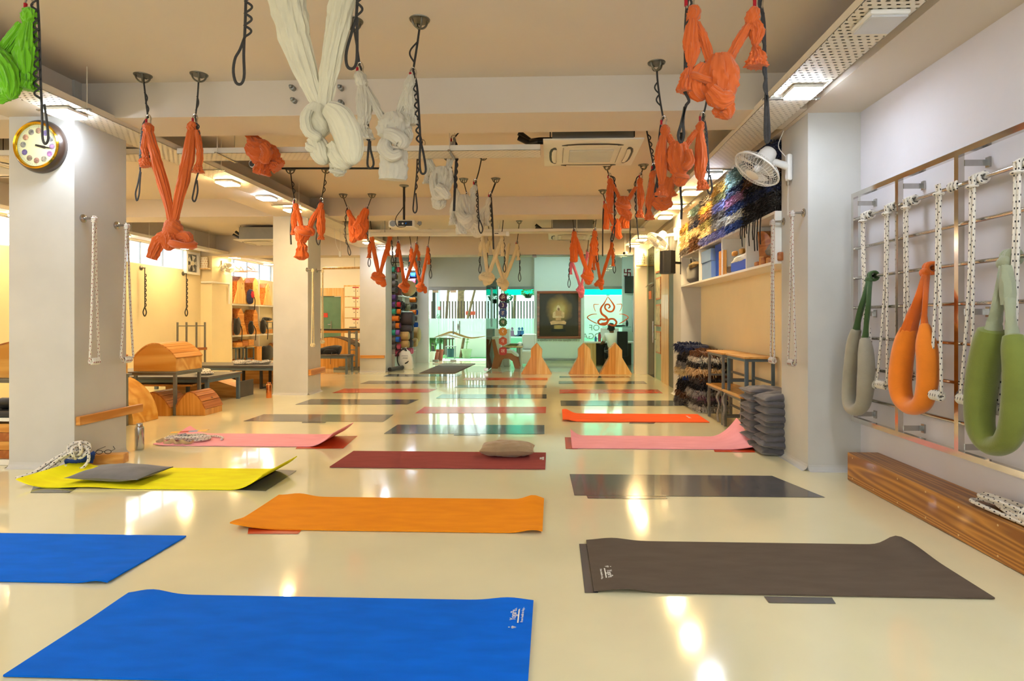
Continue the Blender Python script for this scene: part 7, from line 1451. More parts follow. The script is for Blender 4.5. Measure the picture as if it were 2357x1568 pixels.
bolster(YA1+.17, zs[801]+.20, .11, .42, '#c8a76c', 'upper beige bolster at the near end'); bolster(YA1+.16, zs[801], .10, .42, '#bd9c62', 'lower beige bolster at the near end'); bolster(YA1+.42, zs[801]+.21, .12, .46, '#5c565a', 'upper grey bolster in the middle'); bolster(YA1+.40, zs[801], .105, .46, '#585256', 'lower grey bolster in the middle'); bolster(ym+.38, zs[801]+.12, .2, .48, '#c2a064', 'big beige bolster at the far end'); bolster(ym+.08, zs[801], .12, .48, '#c8a76c', 'lower beige bolster beside the big one')
for k in range(6): bolster(YA1+.12+.2*k, zs[819]+.0, .085, .30, '#d0607c', ('first', 'second', 'third', 'fourth', 'fifth', 'sixth')[k]+' pink roller from the near end of the mat rack')
p = PZ(936, 850); t = thing('drawstring_bag', 'white drawstring bag with black straps leaning on the mat rack', 'bag', (p.x, p.y, 0))
b = MB(); b.tube([(p.x, p.y, .002), (p.x, p.y, .03), (p.x-.02, p.y, .25), (p.x-.05, p.y, .42), (p.x-.07, p.y+.02, .50), (p.x-.08, p.y+.02, .54)], [.14, .17, .18, .14, .06, .09], 24, folds=7, amp=.06, flat=.55); b.build('bag_body', M['print'], t)
MB().tube(smoothp([(p.x-.07, p.y, .5), (p.x-.2, p.y-.06, .42), (p.x-.22, p.y-.05, .2), (p.x-.15, p.y-.03, .04)], 16), .014, 6).build('strap', M['blackf'], t); MB().tube(smoothp([(p.x-.07, p.y-.02, .5), (p.x+.02, p.y-.1, .47), (p.x-.02, p.y-.1, .53), (p.x-.1, p.y-.03, .52)], 14), .013, 6).build('strap', M['blackf'], t)
b = MB()
for k in range(2): b.tube([(p.x-.10+.03*k+.011*i, p.y-.112+.004*abs(i-7)/7, .34-.055*k+(.016 if i % 2 else -.012)) for i in range(15-3*k)], .004, 5)
b.tube([(p.x-.02, p.y-.108, .15), (p.x+.03, p.y-.11, .17), (p.x+.075, p.y-.105, .215)], [.014, .02, .008], 8, flat=.4); b.build('printed_mark', M['black'], t)
p0 = PZ(895, 856); p1 = PZ(928, 851); b = MB(); b.tube([p0+Vector((0, 0, .055)), p0+Vector((.02, 0, .055)), p1+Vector((-.02, 0, .055)), p1+Vector((0, 0, .055))], [.035, .052, .052, .035], 16); solo(b, 'mat_bag', M['blackf'], 'black mat bag lying at the foot of the far column', 'bag')
# ------------------------------------------------------------ far right side wall: glass door, certificates, timber panel
SXp = 2.22
yq = [PX(x, 800, SXp).y for x in (1542, 1525, 1511.5, 1493)]
solo(MB().box((SXp-.03, yq[0], 0), (SXp-.001, yq[1], 2.85)), 'timber_panel', M['palew'], 'tall pale timber panel beside the far pilaster', 'panel', smooth=False)
solo(MB().box((SXp-.02, 10.26, 0), (SXp-.001, yq[0]-.005, 2.85)), 'dark_gap_strip', mat('dark_green_grey', '#5a5f52', .5), 'dark strip filling the gap between the pilaster and the timber panel', 'panel', smooth=False)  # flat dark strip stands in for the dark gap here
t = thing('certificate_board', 'green board with framed certificates behind the glass door', 'board', (SXp-.01, (yq[1]+yq[2])/2, 0)); MB().box((SXp-.015, yq[1]+.004, 0), (SXp-.001, yq[2], 2.85)).build('board', mat('sage_board', '#8fae94', .5, 0, .05), t, smooth=False)
for k in range(4):
    z = .55+.56*k; f = MB().box((SXp-.03, yq[1]+.08, z), (SXp-.015, yq[2]-.06, z+.46)).build('certificate_frame', M['reddw'], t, smooth=False); MB().box((SXp-.033, yq[1]+.11, z+.03), (SXp-.03, yq[2]-.09, z+.43)).build('certificate', mat('certificate_paper', '#b9b48e', .6, 0, .3, 9), f, smooth=False)
t = thing('door_3', 'frameless glass door on the far right with a long bar handle', None, (SXp-.05, (yq[2]+yq[3])/2, 0)); t['kind'] = 'structure'
MB().box((SXp-.06, yq[2]+.01, .012), (SXp-.05, 13.74, 2.84)).build('glass_panel', M['glass'], t, smooth=False)
h = PX(1503, 762, SXp-.12); MB().cyl((SXp-.12, h.y, .77), (SXp-.12, h.y, 1.22), .017, n=12).build('bar_handle', M['steel'], t)
for z in (.84, 1.14): MB().cyl((SXp-.12, h.y, z), (SXp-.06, h.y, z), .01, n=8).build('handle_post', M['steel'], t)
z = PX(1502, 652, SXp-.1).z; MB().tube([(SXp-.06, yq[2]+.05, z+.02), (SXp-.12, yq[2]+.2, z), (SXp-.12, 13.5, z-.04)], .012, 8).build('stay_bar', M['steel'], t); MB().box((SXp-.064, 13.15, z-.32), (SXp-.06, 13.45, z-.14)).build('notice', mat('orange_notice', '#d9773a', .6), t, smooth=False)
def lantern(c, label):
    c = Vector(c); t = thing('wall_lamp', label, 'lamp', c, 'white perforated wall lamps'); MB().bbox((c.x-.11, c.y-.06, c.z-.16), (c.x+.13, c.y+.06, c.z-.13), .008).build('bracket_shelf', M['palew'], t)
    MB().lathe([(.07, -.13), (.075, 0), (.07, .13), (.05, .14), (.001, .14)], c, None, 20).build('shade', M['offwhite'], t)
    b = MB()
    for i in range(4):
        for k in range(9): a = 2*math.pi*(k+.5*(i % 2))/9; q = c+Vector((.075*math.cos(a), .075*math.sin(a), -.08+.055*i)); d = Vector((math.cos(a), math.sin(a), 0)); b.cyl(q-d*.002, q+d*.003, .009, n=6)
    b.build('shade_holes', M['reddw'], t)
    return t
lantern(PY(1476, 597, 13.66), 'white perforated lamp on the narrow wall at the far right')
# ------------------------------------------------------------ left bay
# lockers
t = thing('locker_cabinet', 'cream steel lockers with small red number plates', 'lockers', (-5.4, 17.7, 0)); LX0 = PY(793, 700, 17.62).x; LW = PY(819.5, 700, 17.62).x-LX0; LYf = 17.62
MB().box((LX0-.02, LYf, .02), (-4.26, 17.79, 2.28)).build('carcass', M['palew'], t, smooth=False)
LH = .318
for j in range(4):
    for i in range(7):
        x0 = LX0+LW*j; z1 = 2.25-LH*i
        if x0+LW > -4.2: continue
        d = MB().bbox((x0+.012, LYf-.018, z1-LH+.014), (x0+LW-.012, LYf-.001, z1-.012), .004).build('locker_door', M['lock'] if 'lock' in M else M['offwhite'], t)
        s = 1 if j % 2 == 0 else -1; kx = x0+LW/2+s*(LW/2-.05)
        MB().cyl((kx, LYf-.026, z1-LH*.47), (kx, LYf-.018, z1-LH*.47), .012, n=10).build('lock', M['dmetal'], d); MB().box((kx-.05, LYf-.021, z1-.055), (kx+.04, LYf-.018, z1-.025)).build('number_plate', M['red'], d, smooth=False)
# glass washroom door with timber surround
dx0, dx1 = PY(737, 700, 17.66).x, PY(788, 700, 17.66).x
t = thing('door_4', 'green glass door in a timber surround beside the lockers', None, ((dx0+dx1)/2, 17.7, 0)); t['kind'] = 'structure'
MB().box((dx0, 17.74, .01), (dx1-.06, 17.75, 1.95)).build('glass_panel', mat('dark_green_glass', '#5d8475', .08, 0, .12, 3), t, smooth=False)
MB().box((dx0-.5, 17.68, 1.96), (dx1+.03, 17.79, 2.20)).build('timber_header', M['palew'], t, smooth=False); MB().box((dx1-.05, 17.68, 0), (dx1+.03, 17.79, 1.96)).build('jamb', M['palew'], t, smooth=False)
p = PY(762, 750, 17.7); MB().cyl((p.x, 17.7, .85), (p.x, 17.7, 1.2), .014, n=10).build('bar_handle', M['steel'], t); MB().cyl((p.x-.1, 17.72, 1.1), (p.x, 17.7, 1.1), .01, n=8).build('handle_post', M['steel'], t)
p = PY(751, 723, 17.72); MB().box((p.x-.08, 17.725, p.z-.10), (p.x+.04, 17.735, p.z+.03)).build('red_notice', mat('red_door_sign', '#c23a2a', .5), t, smooth=False)
p = PY(780, 682, 17.7); MB().box((p.x-.14, 17.70, p.z-.02), (p.x+.1, 17.735, p.z+.02)).build('door_closer', M['white'], t, smooth=False)
# exercise ladder, pipe, barre counter
p = PY(733, 618, 15.6); 
t = thing('hanging_pole', 'long thin wooden pole hung under the ceiling behind the middle column', 'pole', (-5.4, 15.6, p.z)); MB().cyl((-6.1, 15.6, p.z), (-4.65, 15.6, p.z+.02), .03, n=12).build('pole', M['palew'], t)
for x in (-5.25, -4.95): MB().cyl((x, 15.6, p.z), (x, 15.6, CZ), .004, n=6).build('hanging_rod', M['gmetal'], t)
zc = PY(780, 758, 15.9).z
t = thing('barre_counter', 'long black-topped counter with a wooden apron behind the columns', 'counter', (-5.5, 15.9, 0)); MB().bbox((-6.6, 15.75, zc-.03), (-4.62, 16.1, zc+.01), .006).build('counter_top', M['black'], t); MB().box((-6.6, 15.78, zc-.10), (-4.62, 15.82, zc-.031)).build('apron', M['pinex'], t, smooth=False); MB().box((-6.6, 15.79, .42), (-4.62, 15.82, .45)).build('rail', M['black'], t, smooth=False)
for x in (-6.55, -4.66): MB().box((x-.03, 15.8, 0), (x+.03, 16.08, zc-.031)).build('leg', M['dmetal'], t, smooth=False)
q0 = PZ(803, 852); q1 = PZ(822, 848)
t = thing('ladder_stand', 'grey steel ladder stand on a flat foot beside the far column', 'ladder', (q0.x, q0.y, 0)); zt_ = PY(803, 762, q0.y).z; x0 = PY(804, 800, q0.y).x; x1 = PY(820.5, 800, q0.y).x
for x in (x0, x1): MB().box((x-.025, q0.y-.025, .06), (x+.025, q0.y+.025, zt_)).build('upright', M['legsteel'], t, smooth=False)
for k in range(7): MB().cyl((x0, q0.y, .22+.14*k), (x1, q0.y, .22+.14*k+.0), .012, n=8).build('rung', M['legsteel'], t)
MB().box((x0-.38, q0.y-.05, .0), (x1+.1, q0.y+.02, .06)).build('foot', M['legsteel'], t, smooth=False); MB().box((x0-.38, q0.y+.3, .0), (x1+.1, q0.y+.36, .06)).build('foot', M['legsteel'], t, smooth=False); MB().box((x0-.03, q0.y-.02, .0), (x0+.03, q0.y+.33, .05)).build('foot_link', M['legsteel'], t, smooth=False)
# bench table with backpack and a wooden barrel behind it
def table(x0, x1, y0, y1, z, label, topm, legm, cat='table', th=.03, leg=.045, name='treatment_table', apron=.05):
    t = thing(name, label, cat, ((x0+x1)/2, (y0+y1)/2, 0), 'low tables of the left bay'); MB().bbox((x0, y0, z-th), (x1, y1, z), .006).build('table_top', M[topm], t)
    b = MB(); b.box((x0+.02, y0+.02, z-th-apron), (x1-.02, y0+.05, z-th-.001)).box((x0+.02, y1-.05, z-th-apron), (x1-.02, y1-.02, z-th-.001)).box((x0+.02, y0+.051, z-th-apron), (x0+.05, y1-.051, z-th-.001)).box((x1-.05, y0+.051, z-th-apron), (x1-.02, y1-.051, z-th-.001)); b.build('apron_frame', M[legm], t, smooth=False)
    for x in (x0+.045, x1-.045):
        for y in (y0+.045, y1-.045): MB().box((x-leg/2, y-leg/2, 0), (x+leg/2, y+leg/2, z-th-apron-.001)).build('leg', M[legm], t, smooth=False)
    return t
table(-5.75, -4.72, 13.55, 14.02, .43, 'low dark table carrying a black backpack', 'dtop', 'bluesteel')
def arch(x0, x1, y0, y1, z0, side, h, label, seg=12, slat=True, grp='curved wooden backbending benches', rz=0, name='wooden_arch', sm='pinex', tm='reddw'):
    """curved bench: arched end panels (in x-z) and slats running in y"""
    t = thing(name, label, 'yoga prop', ((x0+x1)/2, (y0+y1)/2, z0), grp)
    top = [(x0+(x1-x0)*k/seg, z0+side+(h-side)*math.sin(math.pi*k/seg)**.85) for k in range(seg+1)]
    for y in (y0, y1-.02): MB().prism([(x0, z0+.001), (x1, z0+.001)]+[(x, z) for x, z in top[::-1]], 1, y, y+.02).build('end_panel', M[sm], t, smooth=False)
    for (a, b_) in zip(top, top[1:]):
        d = Vector((b_[0]-a[0], 0, b_[1]-a[1])); n = Vector((-d.z, 0, d.x)).normalized()*.015; g = d*.03
        MB().prism([(a[0]+g.x, a[1]+g.z), (b_[0]-g.x, b_[1]-g.z), (b_[0]-g.x+n.x, b_[1]-g.z+n.z), (a[0]+g.x+n.x, a[1]+g.z+n.z)], 1, y0-.005, y1+.005).build('slat', M[tm], t, smooth=False)
    for x in (x0, x1-.015): MB().box((x, y0+.021, z0+.001), (x+.015, y1-.021, z0+side)).build('end_board', M[sm], t, smooth=False)
    return t
arch(-6.3, -5.0, 14.95, 15.5, .0, .55, .80, 'big wooden barrel behind the black backpack', 10, sm='pinez', tm='dplank')
p = PY(757, 812, 13.75)
t = thing('backpack', 'black backpack lying on the low dark table', 'backpack', (p.x, 13.8, .431)); b = MB(); b.tube(smoothp([(p.x-.24, 13.78, .50), (p.x-.15, 13.78, .515), (p.x, 13.78, .54), (p.x+.16, 13.78, .55), (p.x+.27, 13.78, .53)], 16), [.05]+[.075+.0025*k for k in range(15)]+[.06], 18, folds=4, amp=.05); b.build('bag_body', M['blackf'], t)
lump(MB(), (p.x+.05, 13.70, .50), (.16, .04, .06), 3, .2, 4).build('front_pocket', M['blackf'], t); MB().tube(smoothp([(p.x+.1, 13.68, .5), (p.x+.12, 13.58, .44), (p.x+.125, 13.535, .36), (p.x+.12, 13.53, .22)], 14), .012, 6, flat=.4).build('strap', M['blackf'], t); MB().tube(smoothp([(p.x-.24, 13.70, .46), (p.x-.20, 13.67, .49), (p.x-.16, 13.69, .46)], 8), .007, 6).build('zip_pull', M['brass'], t)
# front table with curved bench
q = PZ(404, 957); r = PZ(447.5, 946.5); X1 = q.x+.03; Y0 = q.y-.03; Y1 = Y0+.62; X0 = X1-1.0
table(X0, X1, Y0, Y1, .575, 'steel-framed stand carrying the big wooden arch', 'legsteel', 'legsteel', th=.02, leg=.035, name='steel_stand', apron=.03)
xa = PY(305, 850, Y0).x; arch(xa, X1-.02, Y0+.02, Y1-.02, .577, .17, .36, 'big curved wooden bench on the steel stand', 12, sm='ply', tm='pine')
# under it: two slatted arches, plywood half disc
p = PZ(330, 955); arch(p.x-.05, p.x+.42, 7.55, 7.95, 0, .10, .30, 'left slatted wooden arch under the steel stand', 8, sm='pinez')
arch(p.x+.46, p.x+.86, 7.6, 8.0, 0, .08, .30, 'right slatted wooden arch under the steel stand', 8, sm='pinez')
b = MB(); c = PY(270, 975, 7.0); R = .62; b.prism([(c.x-.35+R*math.cos(math.pi*k/24), .002+.58*math.sin(math.pi*k/24)) for k in range(25)], 1, 6.9, 7.35); solo(b, 'plywood_half_barrel', M['ply'], 'big plywood half barrel behind the clock column', 'yoga prop', smooth=False)
# tables
T2 = table(-7.3, PZ(475, 937).x+.03, 8.36, 9.3, .43, 'long dark table behind the big curved bench', 'dtop', 'bluesteel', th=.035)
T3 = table(-7.2, -4.75, 10.45, 11.25, .43, 'dark table with rope piles behind the middle column', 'dtop', 'bluesteel', th=.04, leg=.05)
for k, (px, py, sd) in enumerate(((548, 838, 1), (572, 836, 2), (592, 834, 3), (612, 836, 4))):
    p = PY(px, py, 10.7+.05*k); t = thing('rope_bundle', ('leftmost', 'second', 'third', 'rightmost')[k]+' heap of white rope on the dark table', 'rope', (p.x, 10.75, .431), 'rope heaps on the dark table'); ropepile(MB(), (p.x, 10.75+.03*k, .432), .09, .06, 4, .014, sd, .7).build('rope_coil', M['ropeb'], t)
p = PY(462, 857, 8.7); t = thing('rope_bundle', 'folded cream rope at the edge of the long dark table', 'rope', (p.x, 8.7, .431), 'rope heaps on the dark table'); ropepile(MB(), (p.x, 8.75, .432), .09, .07, 4, .015, 7, .7).build('rope_coil', M['ropeb'], t)
# bench with black legs under the long table, and a second one
def bench(x0, x1, y0, y1, z, label):
    t = thing('bench', label, 'bench', ((x0+x1)/2, (y0+y1)/2, 0), 'wooden benches with black legs')
    n = 3
    for k in range(n): MB().bbox((x0, y0+(y1-y0)*k/n+.004, z-.03), (x1, y0+(y1-y0)*(k+1)/n-.004, z), .004).build('seat_board', M['pinex'], t)
    for x in (x0+.06, x1-.06):
        b = MB(); 
        for y in (y0+.03, y1-.03): b.box((x-.02, y-.02, 0), (x+.02, y+.02, z-.031))
        b.box((x-.02, y0+.051, 0), (x+.02, y1-.051, .03)); b.build('leg_frame', M['black'], t, smooth=False)
bench(-6.6, PZ(470, 925).x-.0, 8.55, 9.0, .30, 'long low bench under the long dark table')
bench(PZ(560, 897).x-.3, PZ(608, 897).x-.05, 10.55, 10.95, .36, 'short low bench under the dark table')
# wooden ramp with dark end board, long box
q = PZ(553, 915); w_ = thing('wooden_ramp', 'sloping wooden ramp with a dark end board under the tables', 'yoga prop', (q.x-.5, q.y+.2, 0)); MB().prism([(q.x-1.2, .002), (q.x, .002), (q.x, .16), (q.x-.65, .36), (q.x-1.2, .36)], 1, q.y-.05, q.y+.35).build('ramp_body', M['pinex'], w_, smooth=False); MB().box((q.x+.002, q.y-.1, .002), (q.x+.022, q.y+.38, .26)).build('end_board', M['dplank'], w_, smooth=False)
solo(MB().bbox((-6.3, 11.4, .002), (-4.72, 11.8, .40), .006), 'wooden_box', M['pinex'], 'long wooden box behind the dark table', 'box')
# upturned stool on stool
p = PY(440, 800, 12.9); zs0 = PY(440, 803, 12.9).z; H0 = zs0
t = thing('bar_stool', 'tall grey stool standing against the window wall', 'stool', (p.x, 12.9, 0), 'tall grey stools')
x0, x1 = PY(416, 800, 12.9).x, PY(465, 800, 12.9).x; MB().bbox((x0, 12.7, H0-.03), (x1, 13.1, H0), .005).build('seat', M['reddw'], t)
for x in (x0+.03, x1-.03):
    for y in (12.74, 13.06): MB().box((x-.015, y-.015, 0), (x+.015, y+.015, H0-.031)).build('leg', M['legsteel'], t, smooth=False)
zu = PY(440, 742, 12.9).z
t = thing('bar_stool', 'tall grey stool turned upside down on the other stool', 'stool', (p.x, 12.9, H0+.001), 'tall grey stools'); MB().bbox((x0, 12.7, H0+.001), (x1, 13.1, H0+.025), .005).build('seat', M['reddw'], t)
for x in (x0+.03, x1-.03):
    for y in (12.74, 13.06): MB().box((x-.015, y-.015, H0+.026), (x+.015, y+.015, zu)).build('leg', M['legsteel'], t, smooth=False)
for y in (12.74, 13.06): MB().box((x0+.03, y-.008, zu-.09), (x1-.03, y+.008, zu-.07)).build('stretcher', M['legsteel'], t, smooth=False)
# straps on window wall
for k, (x, y0, y1) in enumerate(((331, 617, 728), (427, 630, 728))):
    p = PX(x, y0, -8.44); q = PX(x, y1, -8.44); t = thing('wall_strap', ('black looped strap on the window wall, nearer the camera', 'black looped strap on the window wall, above the stools')[k], 'strap', (p.x, p.y, q.z), 'black wall straps')
    MB().lathe([(.001, 0), (.05, 0), (.05, .012), (.015, .02), (.012, .09)], (-8.5, p.y, p.z), Matrix(((0, 0, 1), (0, 1, 0), (-1, 0, 0))), 16).build('hook', M['anchor'], t)
    zz = [p.z+(q.z+.18-p.z)*i/60 for i in range(61)]; MB().tube([(-8.42, p.y, z) for z in zz], .010, 6).build('webbing', M['strap'], t); MB().tube([(-8.42, p.y+.045*abs(math.sin(i*.42)), z) for i, z in enumerate(zz) if i > 8], .010, 6).build('sewn_loops', M['strap'], t)
    MB().tube(smoothp([(-8.42, p.y, q.z+.19), (-8.42, p.y+.05, q.z+.08), (-8.42, p.y, q.z), (-8.42, p.y-.05, q.z+.08), (-8.42, p.y, q.z+.19)], 20), .012, 6).build('end_loop', M['strap'], t)
# extractor fan, lamp, pilaster fan, pipe
p0 = PX(433, 590, -8.42); p1 = PX(458, 622, -8.42)
t = thing('extractor_fan', 'square white extractor fan high on the window wall', 'fan', (-8.45, (p0.y+p1.y)/2, p1.z)); yc, zc_ = (p0.y+p1.y)/2, (p0.z+p1.z)/2; h_ = .26
b = MB(); b.box((-8.5, yc-h_, zc_-h_), (-8.42, yc-h_+.05, zc_+h_)).box((-8.5, yc+h_-.05, zc_-h_), (-8.42, yc+h_, zc_+h_)).box((-8.5, yc-h_+.05, zc_-h_), (-8.42, yc+h_-.05, zc_-h_+.05)).box((-8.5, yc-h_+.05, zc_+h_-.05), (-8.42, yc+h_-.05, zc_+h_)); b.build('frame', M['white'], t, smooth=False)
MB().box((-8.495, yc-h_+.05, zc_-h_+.05), (-8.48, yc+h_-.05, zc_+h_-.05)).build('back', M['gmetal'], t, smooth=False)
for k in range(5): a = k*1.2566; MB().poly([(-8.45, yc+.03*math.cos(a), zc_+.03*math.sin(a)), (-8.44, yc+.19*math.cos(a-.3), zc_+.19*math.sin(a-.3)), (-8.46, yc+.19*math.cos(a+.35), zc_+.19*math.sin(a+.35))]).build('blade', M['fanblade'], t, smooth=False)
MB().cyl((-8.47, yc, zc_), (-8.43, yc, zc_), .05, n=16).build('hub', M['offwhite'], t)
lt = lantern(PY(470, 605, 13.95), 'white perforated lamp in the corner of the left bay')
p = PY(514, 612, 14.5)
t = fan(PY(523, 618, 14.5), (.5, -.45, -.7), .20, (-8.22, 14.5, p.z), 'white wall fan on the left pilaster'); MB().bbox((-8.22, 14.44, p.z-.13), (-8.17, 14.56, p.z+.13), .02).build('wall_plate', M['white'], t)
z1 = PY(455, 650, 14.03).z; t = thing('wall_pipe', 'white pipe bending down across the left pilaster', 'pipe', (-8.3, 14.03, z1-.6)); MB().tube([(-8.45, 14.02, z1), (-8.17, 14.02, z1), (-8.17, 14.75, z1)], .025, 10).build('pipe_run', M['white'], t); MB().tube([(-8.17, 14.75, z1), (-8.17, 14.75, z1-.5)], .022, 10).build('pipe_drop', M['white'], t)
# prop shelves on the window wall
HX = -8.22; ys0, ys1 = 14.97, 17.78; zA = PX(560, 702, HX).z; zB = PX(560, 773, HX).z
t = thing('prop_shelves', 'tall white shelving with wooden props on the window wall', 'shelves', (-8.35, 16.4, 0))
for z in (.02, zB, zA): MB().box((-8.5, ys0, z-.02), (HX, ys1, z+.025)).build('shelf_board', M['whitelam'], t, smooth=False)
ymid = PX(597, 740, HX).y
for y in (ys0, ymid, ys1-.03): MB().box((-8.5, y, .0), (HX-.01, y+.03, 2.35)).build('upright', M['whitelam'], t, smooth=False)
def prop_x(y0, y1, z, w, h, label, m='pinez2', x0=-8.48):
    """house-shaped prop, profile in y-z facing the room, slats towards the room"""
    t = thing('wooden_prop', label, 'yoga prop', (x0+.13, (y0+y1)/2, z), 'house-shaped wooden props on the shelves'); ym = (y0+y1)/2; s = (y1-y0)/2
    pr = [(y0, z+.001), (ym-s*.45, z+h*.55), (ym-s*.45, z+h*.8), (ym, z+h), (ym+s*.45, z+h*.8), (ym+s*.45, z+h*.55), (y1, z+.001)]
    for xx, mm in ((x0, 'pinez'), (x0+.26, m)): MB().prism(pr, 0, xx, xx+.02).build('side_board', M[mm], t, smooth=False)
    for a, b_ in zip(pr, pr[1:]):
        d = Vector((0, b_[0]-a[0], b_[1]-a[1])); n = Vector((0, d.z, -d.y)).normalized()*.014
        MB().prism([(a[0], a[1]), (b_[0], b_[1]), (b_[0]+n.y, b_[1]+n.z), (a[0]+n.y, a[1]+n.z)], 0, x0+.0205, x0+.2595).build('slat', M['reddw'], t, smooth=False)
prop_x(15.02, 15.75, zA+.026, .3, .72, 'wooden prop at the near end of the top shelf'); prop_x(15.85, 16.45, zA+.026, .3, .74, 'wooden prop in the middle of the top shelf behind the red and blue bag'); prop_x(16.62, 17.1, zA+.026, .3, .62, 'narrow wooden prop at the far end of the top shelf')
prop_x(15.05, 15.7, zB+.026, .3, .70, 'wooden prop at the near end of the middle shelf', 'pine'); prop_x(15.9, 16.4, zB+.026, .3, .68, 'wooden prop in the middle of the middle shelf', 'pine')
def bag(y, z, h, m, label, w=.1, seed=1, extra=None):
    t = thing('backpack', label, 'backpack', (-8.17, y, z), 'bags on the prop shelves'); lump(MB(), (-8.15, y, z+h/2), (.07, w, h/2), 2.6, .25, seed).build('bag_body', m, t); MB().tube(smoothp([(-8.1, y+.03, z+h*.7), (-8.05, y+.06, z+h*.3), (-8.06, y+.07, z-.05), (-8.06, y+.06, z-.16)], 14), .012, 6, flat=.4).build('strap', M['blackf'], t)
    if extra: lump(MB(), (-8.11, y+.02, z+h*.62), (.045, w*.7, h*.25), 2.6, .3, seed+2).build('front_pocket', extra, t)
bag(15.75, zA+.026, .40, mat('navy_bag', '#2c3158', .8, 0, .15, 20), 'red and navy bag on the top shelf', .13, 1, mat('red_bag', '#c02c3c', .8)); bag(15.08, zB+.026, .46, M['blackf'], 'black bag at the near end of the middle shelf', .11, 2); bag(15.80, zB+.026, .36, M['blackf'], 'slim black bag between the props of the middle shelf', .06, 3); bag(16.48, zB+.026, .42, M['blackf'], 'black bag by the upright of the middle shelf', .09, 4)
t = stool((-8.3, 17.0, zB+.026), 'small stool on the far part of the middle shelf', 'gmetal', .4, .26, .36, group='stools on the prop shelves'); solo(lump(MB(), (-8.3, 17.0, zB+.44), (.1, .2, .05), 2.6, .3, 6), 'folded_cloth', M['blackf'], 'black cloth on the small stool of the middle shelf', 'cloth')
solo(MB().bbox((-8.42, 16.8, zB+.03), (-8.2, 17.2, zB+.15), .004), 'wooden_block', M['pinex'], 'wooden box under the small stool of the middle shelf', 'block')
stool((-8.3, 15.3, .046), 'near blue-grey stool on the bottom shelf', 'bluesteel', .45, .26, .50, group='stools on the prop shelves'); stool((-8.3, 15.85, .046), 'far blue-grey stool on the bottom shelf', 'bluesteel', .45, .26, .48, group='stools on the prop shelves')
for k in range(3): solo(MB().bbox((-8.46, 15.1+.3*k, .55), (-8.16, 15.38+.3*k, .65+.03*k), .004), 'wooden_block', (M['pine'], M['reddw'], M['pinex'])[k], ('near', 'middle', 'far')[k]+' wooden box on top of the stools of the bottom shelf', 'block', 'wooden boxes on the prop shelves')
solo(MB().bbox((-8.46, 16.15, .046), (-8.16, 16.42, .5), .005), 'wooden_box', M['pinez'], 'upright wooden box on the bottom shelf', 'box')
arch(-8.46, -8.16, 15.15, 15.45, .046, .05, .16, 'near small slatted arch on the bottom shelf', 6); arch(-8.46, -8.16, 15.7, 16.0, .046, .05, .16, 'far small slatted arch on the bottom shelf', 6)
solo(lump(MB(), (-8.3, 17.0, .27), (.13, .28, .22), 2.6, .2, 12), 'bean_bag', M['blackf'], 'black bag on the far part of the bottom shelf', 'bag'); arch(-8.48, -8.2, 17.3, 17.7, .046, .2, .5, 'wooden arch behind the black bag on the bottom shelf', 6)
for k in range(2):
    p = PX(552+28*k, 617, HX+.1); b = MB(); b.tube(smoothp([(-8.15, p.y-.18, p.z+.02), (-8.1, p.y-.05, p.z-.04), (-8.12, p.y+.05, p.z+.03), (-8.1, p.y+.12, p.z-.05), (-8.14, p.y+.2, p.z-.02)], 20), .018, 8, flat=.5); b.box((-8.52, p.y-.2, p.z-.10), (-8.05, p.y+.22, p.z-.08)); solo(b, 'wire_rack', M['palew'], ('near', 'far')[k]+' bent wire rack above the prop shelves', 'rack', 'wire racks above the prop shelves')
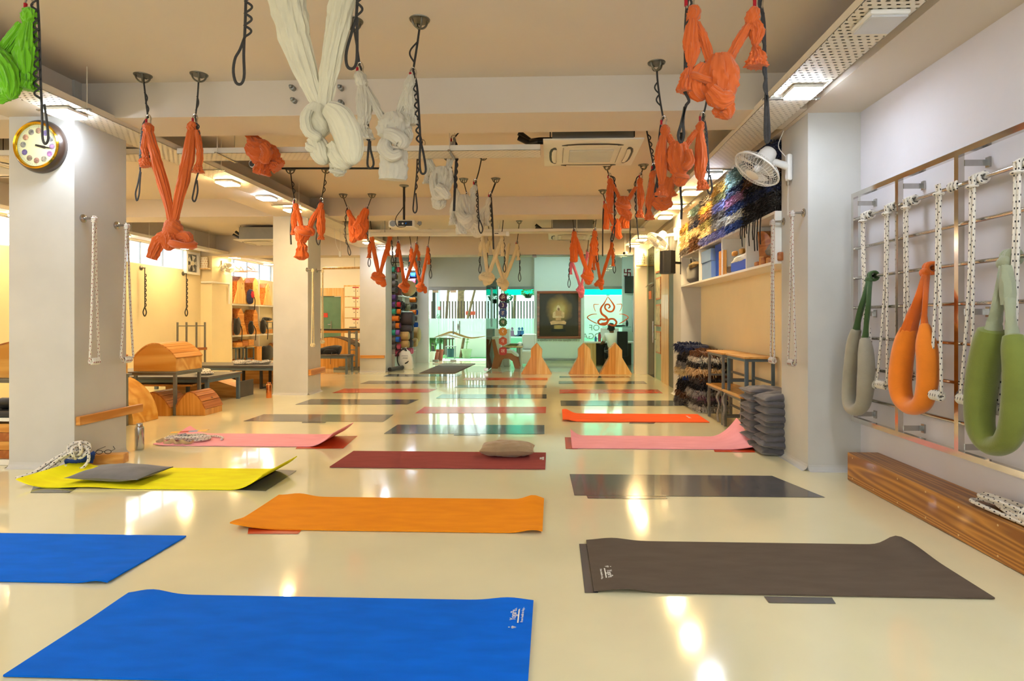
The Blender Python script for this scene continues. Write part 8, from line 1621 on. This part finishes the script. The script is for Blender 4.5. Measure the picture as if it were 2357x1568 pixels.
# sliver left of the clock column: white cubby with bricks, dark pad, wooden arch
t = thing('cubby', 'white cubby with a dark padded top at the left edge', 'cabinet', (-4.95, 5.2, 0)); x1 = -4.62; yf = 4.95
MB().box((x1-1.0, yf, .002), (x1, yf+.5, .05)).build('bottom_board', M['whitelam'], t, smooth=False); MB().box((x1-1.0, yf, .38), (x1, yf+.5, .41)).build('top_board', M['whitelam'], t, smooth=False)
for x in (x1-.035, x1-1.0): MB().box((x, yf, .051), (x+.035, yf+.5, .379)).build('upright', M['whitelam'], t, smooth=False)
MB().bbox((x1-1.0, yf, .411), (x1, yf+.5, .465), .02).build('pad', mat('navy_vinyl', '#2b2d33', .35), t)
for j in range(3):
    for k in range(4): solo(MB().bbox((x1-.26-.22*j, yf+.02, .052+.076*k), (x1-.045-.22*j, yf+.3, .126+.076*k), .004), 'wooden_block', M['pinex'] if (j+k) % 2 else M['reddw'], f'{("right", "middle", "left")[j]} stack wooden brick in the cubby, {("bottom", "second", "third", "top")[k]} one', 'block', 'wooden bricks in the cubby')
solo(MB().tube([(x1-.28, yf+.15, .515), (x1-.26, yf+.15, .515), (x1-.03, yf+.15, .515), (x1-.01, yf+.15, .515)], [.035, .05, .05, .035], 16), 'bolster', M['black'], 'small black roll on the cubby pad', 'bolster')
table(-6.4, -5.0, 6.2, 6.9, .62, 'steel stand half hidden by the clock column', 'legsteel', 'legsteel', th=.02, leg=.035, name='steel_stand', apron=.03); arch(-6.35, -5.02, 6.25, 6.85, .622, .2, .4, 'curved wooden bench half hidden by the clock column', 12, sm='ply', tm='reddw')
# hanging bulb and switch box near the middle column
p = PY(727, 507, 10.9); t = thing('pendant_bulb', 'small bare bulb hanging behind the middle column', 'lamp', p); MB().ball(p, .03).build('bulb', M['ledc'], t); MB().cyl(p+Vector((0, 0, .03)), p+Vector((0, 0, .07)), .014, n=10).build('socket', M['white'], t); MB().cyl(p+Vector((0, 0, .07)), (p.x, p.y, CZ), .003, n=5).build('cord', M['white'], t)
p = PY(783, 585, 10.9); t = thing('hanging_switch', 'white switch block hanging on a cord from the left tray', 'switch', p); MB().bbox((p.x-.022, p.y-.02, p.z-.05), (p.x+.022, p.y+.02, p.z+.05), .006).build('switch_body', M['white'], t); MB().cyl((p.x, p.y, p.z+.05), (p.x, p.y, CZ), .003, n=5).build('cord', M['white'], t); MB().tube(smoothp([(p.x-.02, p.y, p.z+.05), (p.x-.08, p.y, p.z+.2), (p.x-.11, p.y, p.z+.5), (p.x-.13, p.y, CZ)], 16), .004, 5).build('cord', M['white'], t)
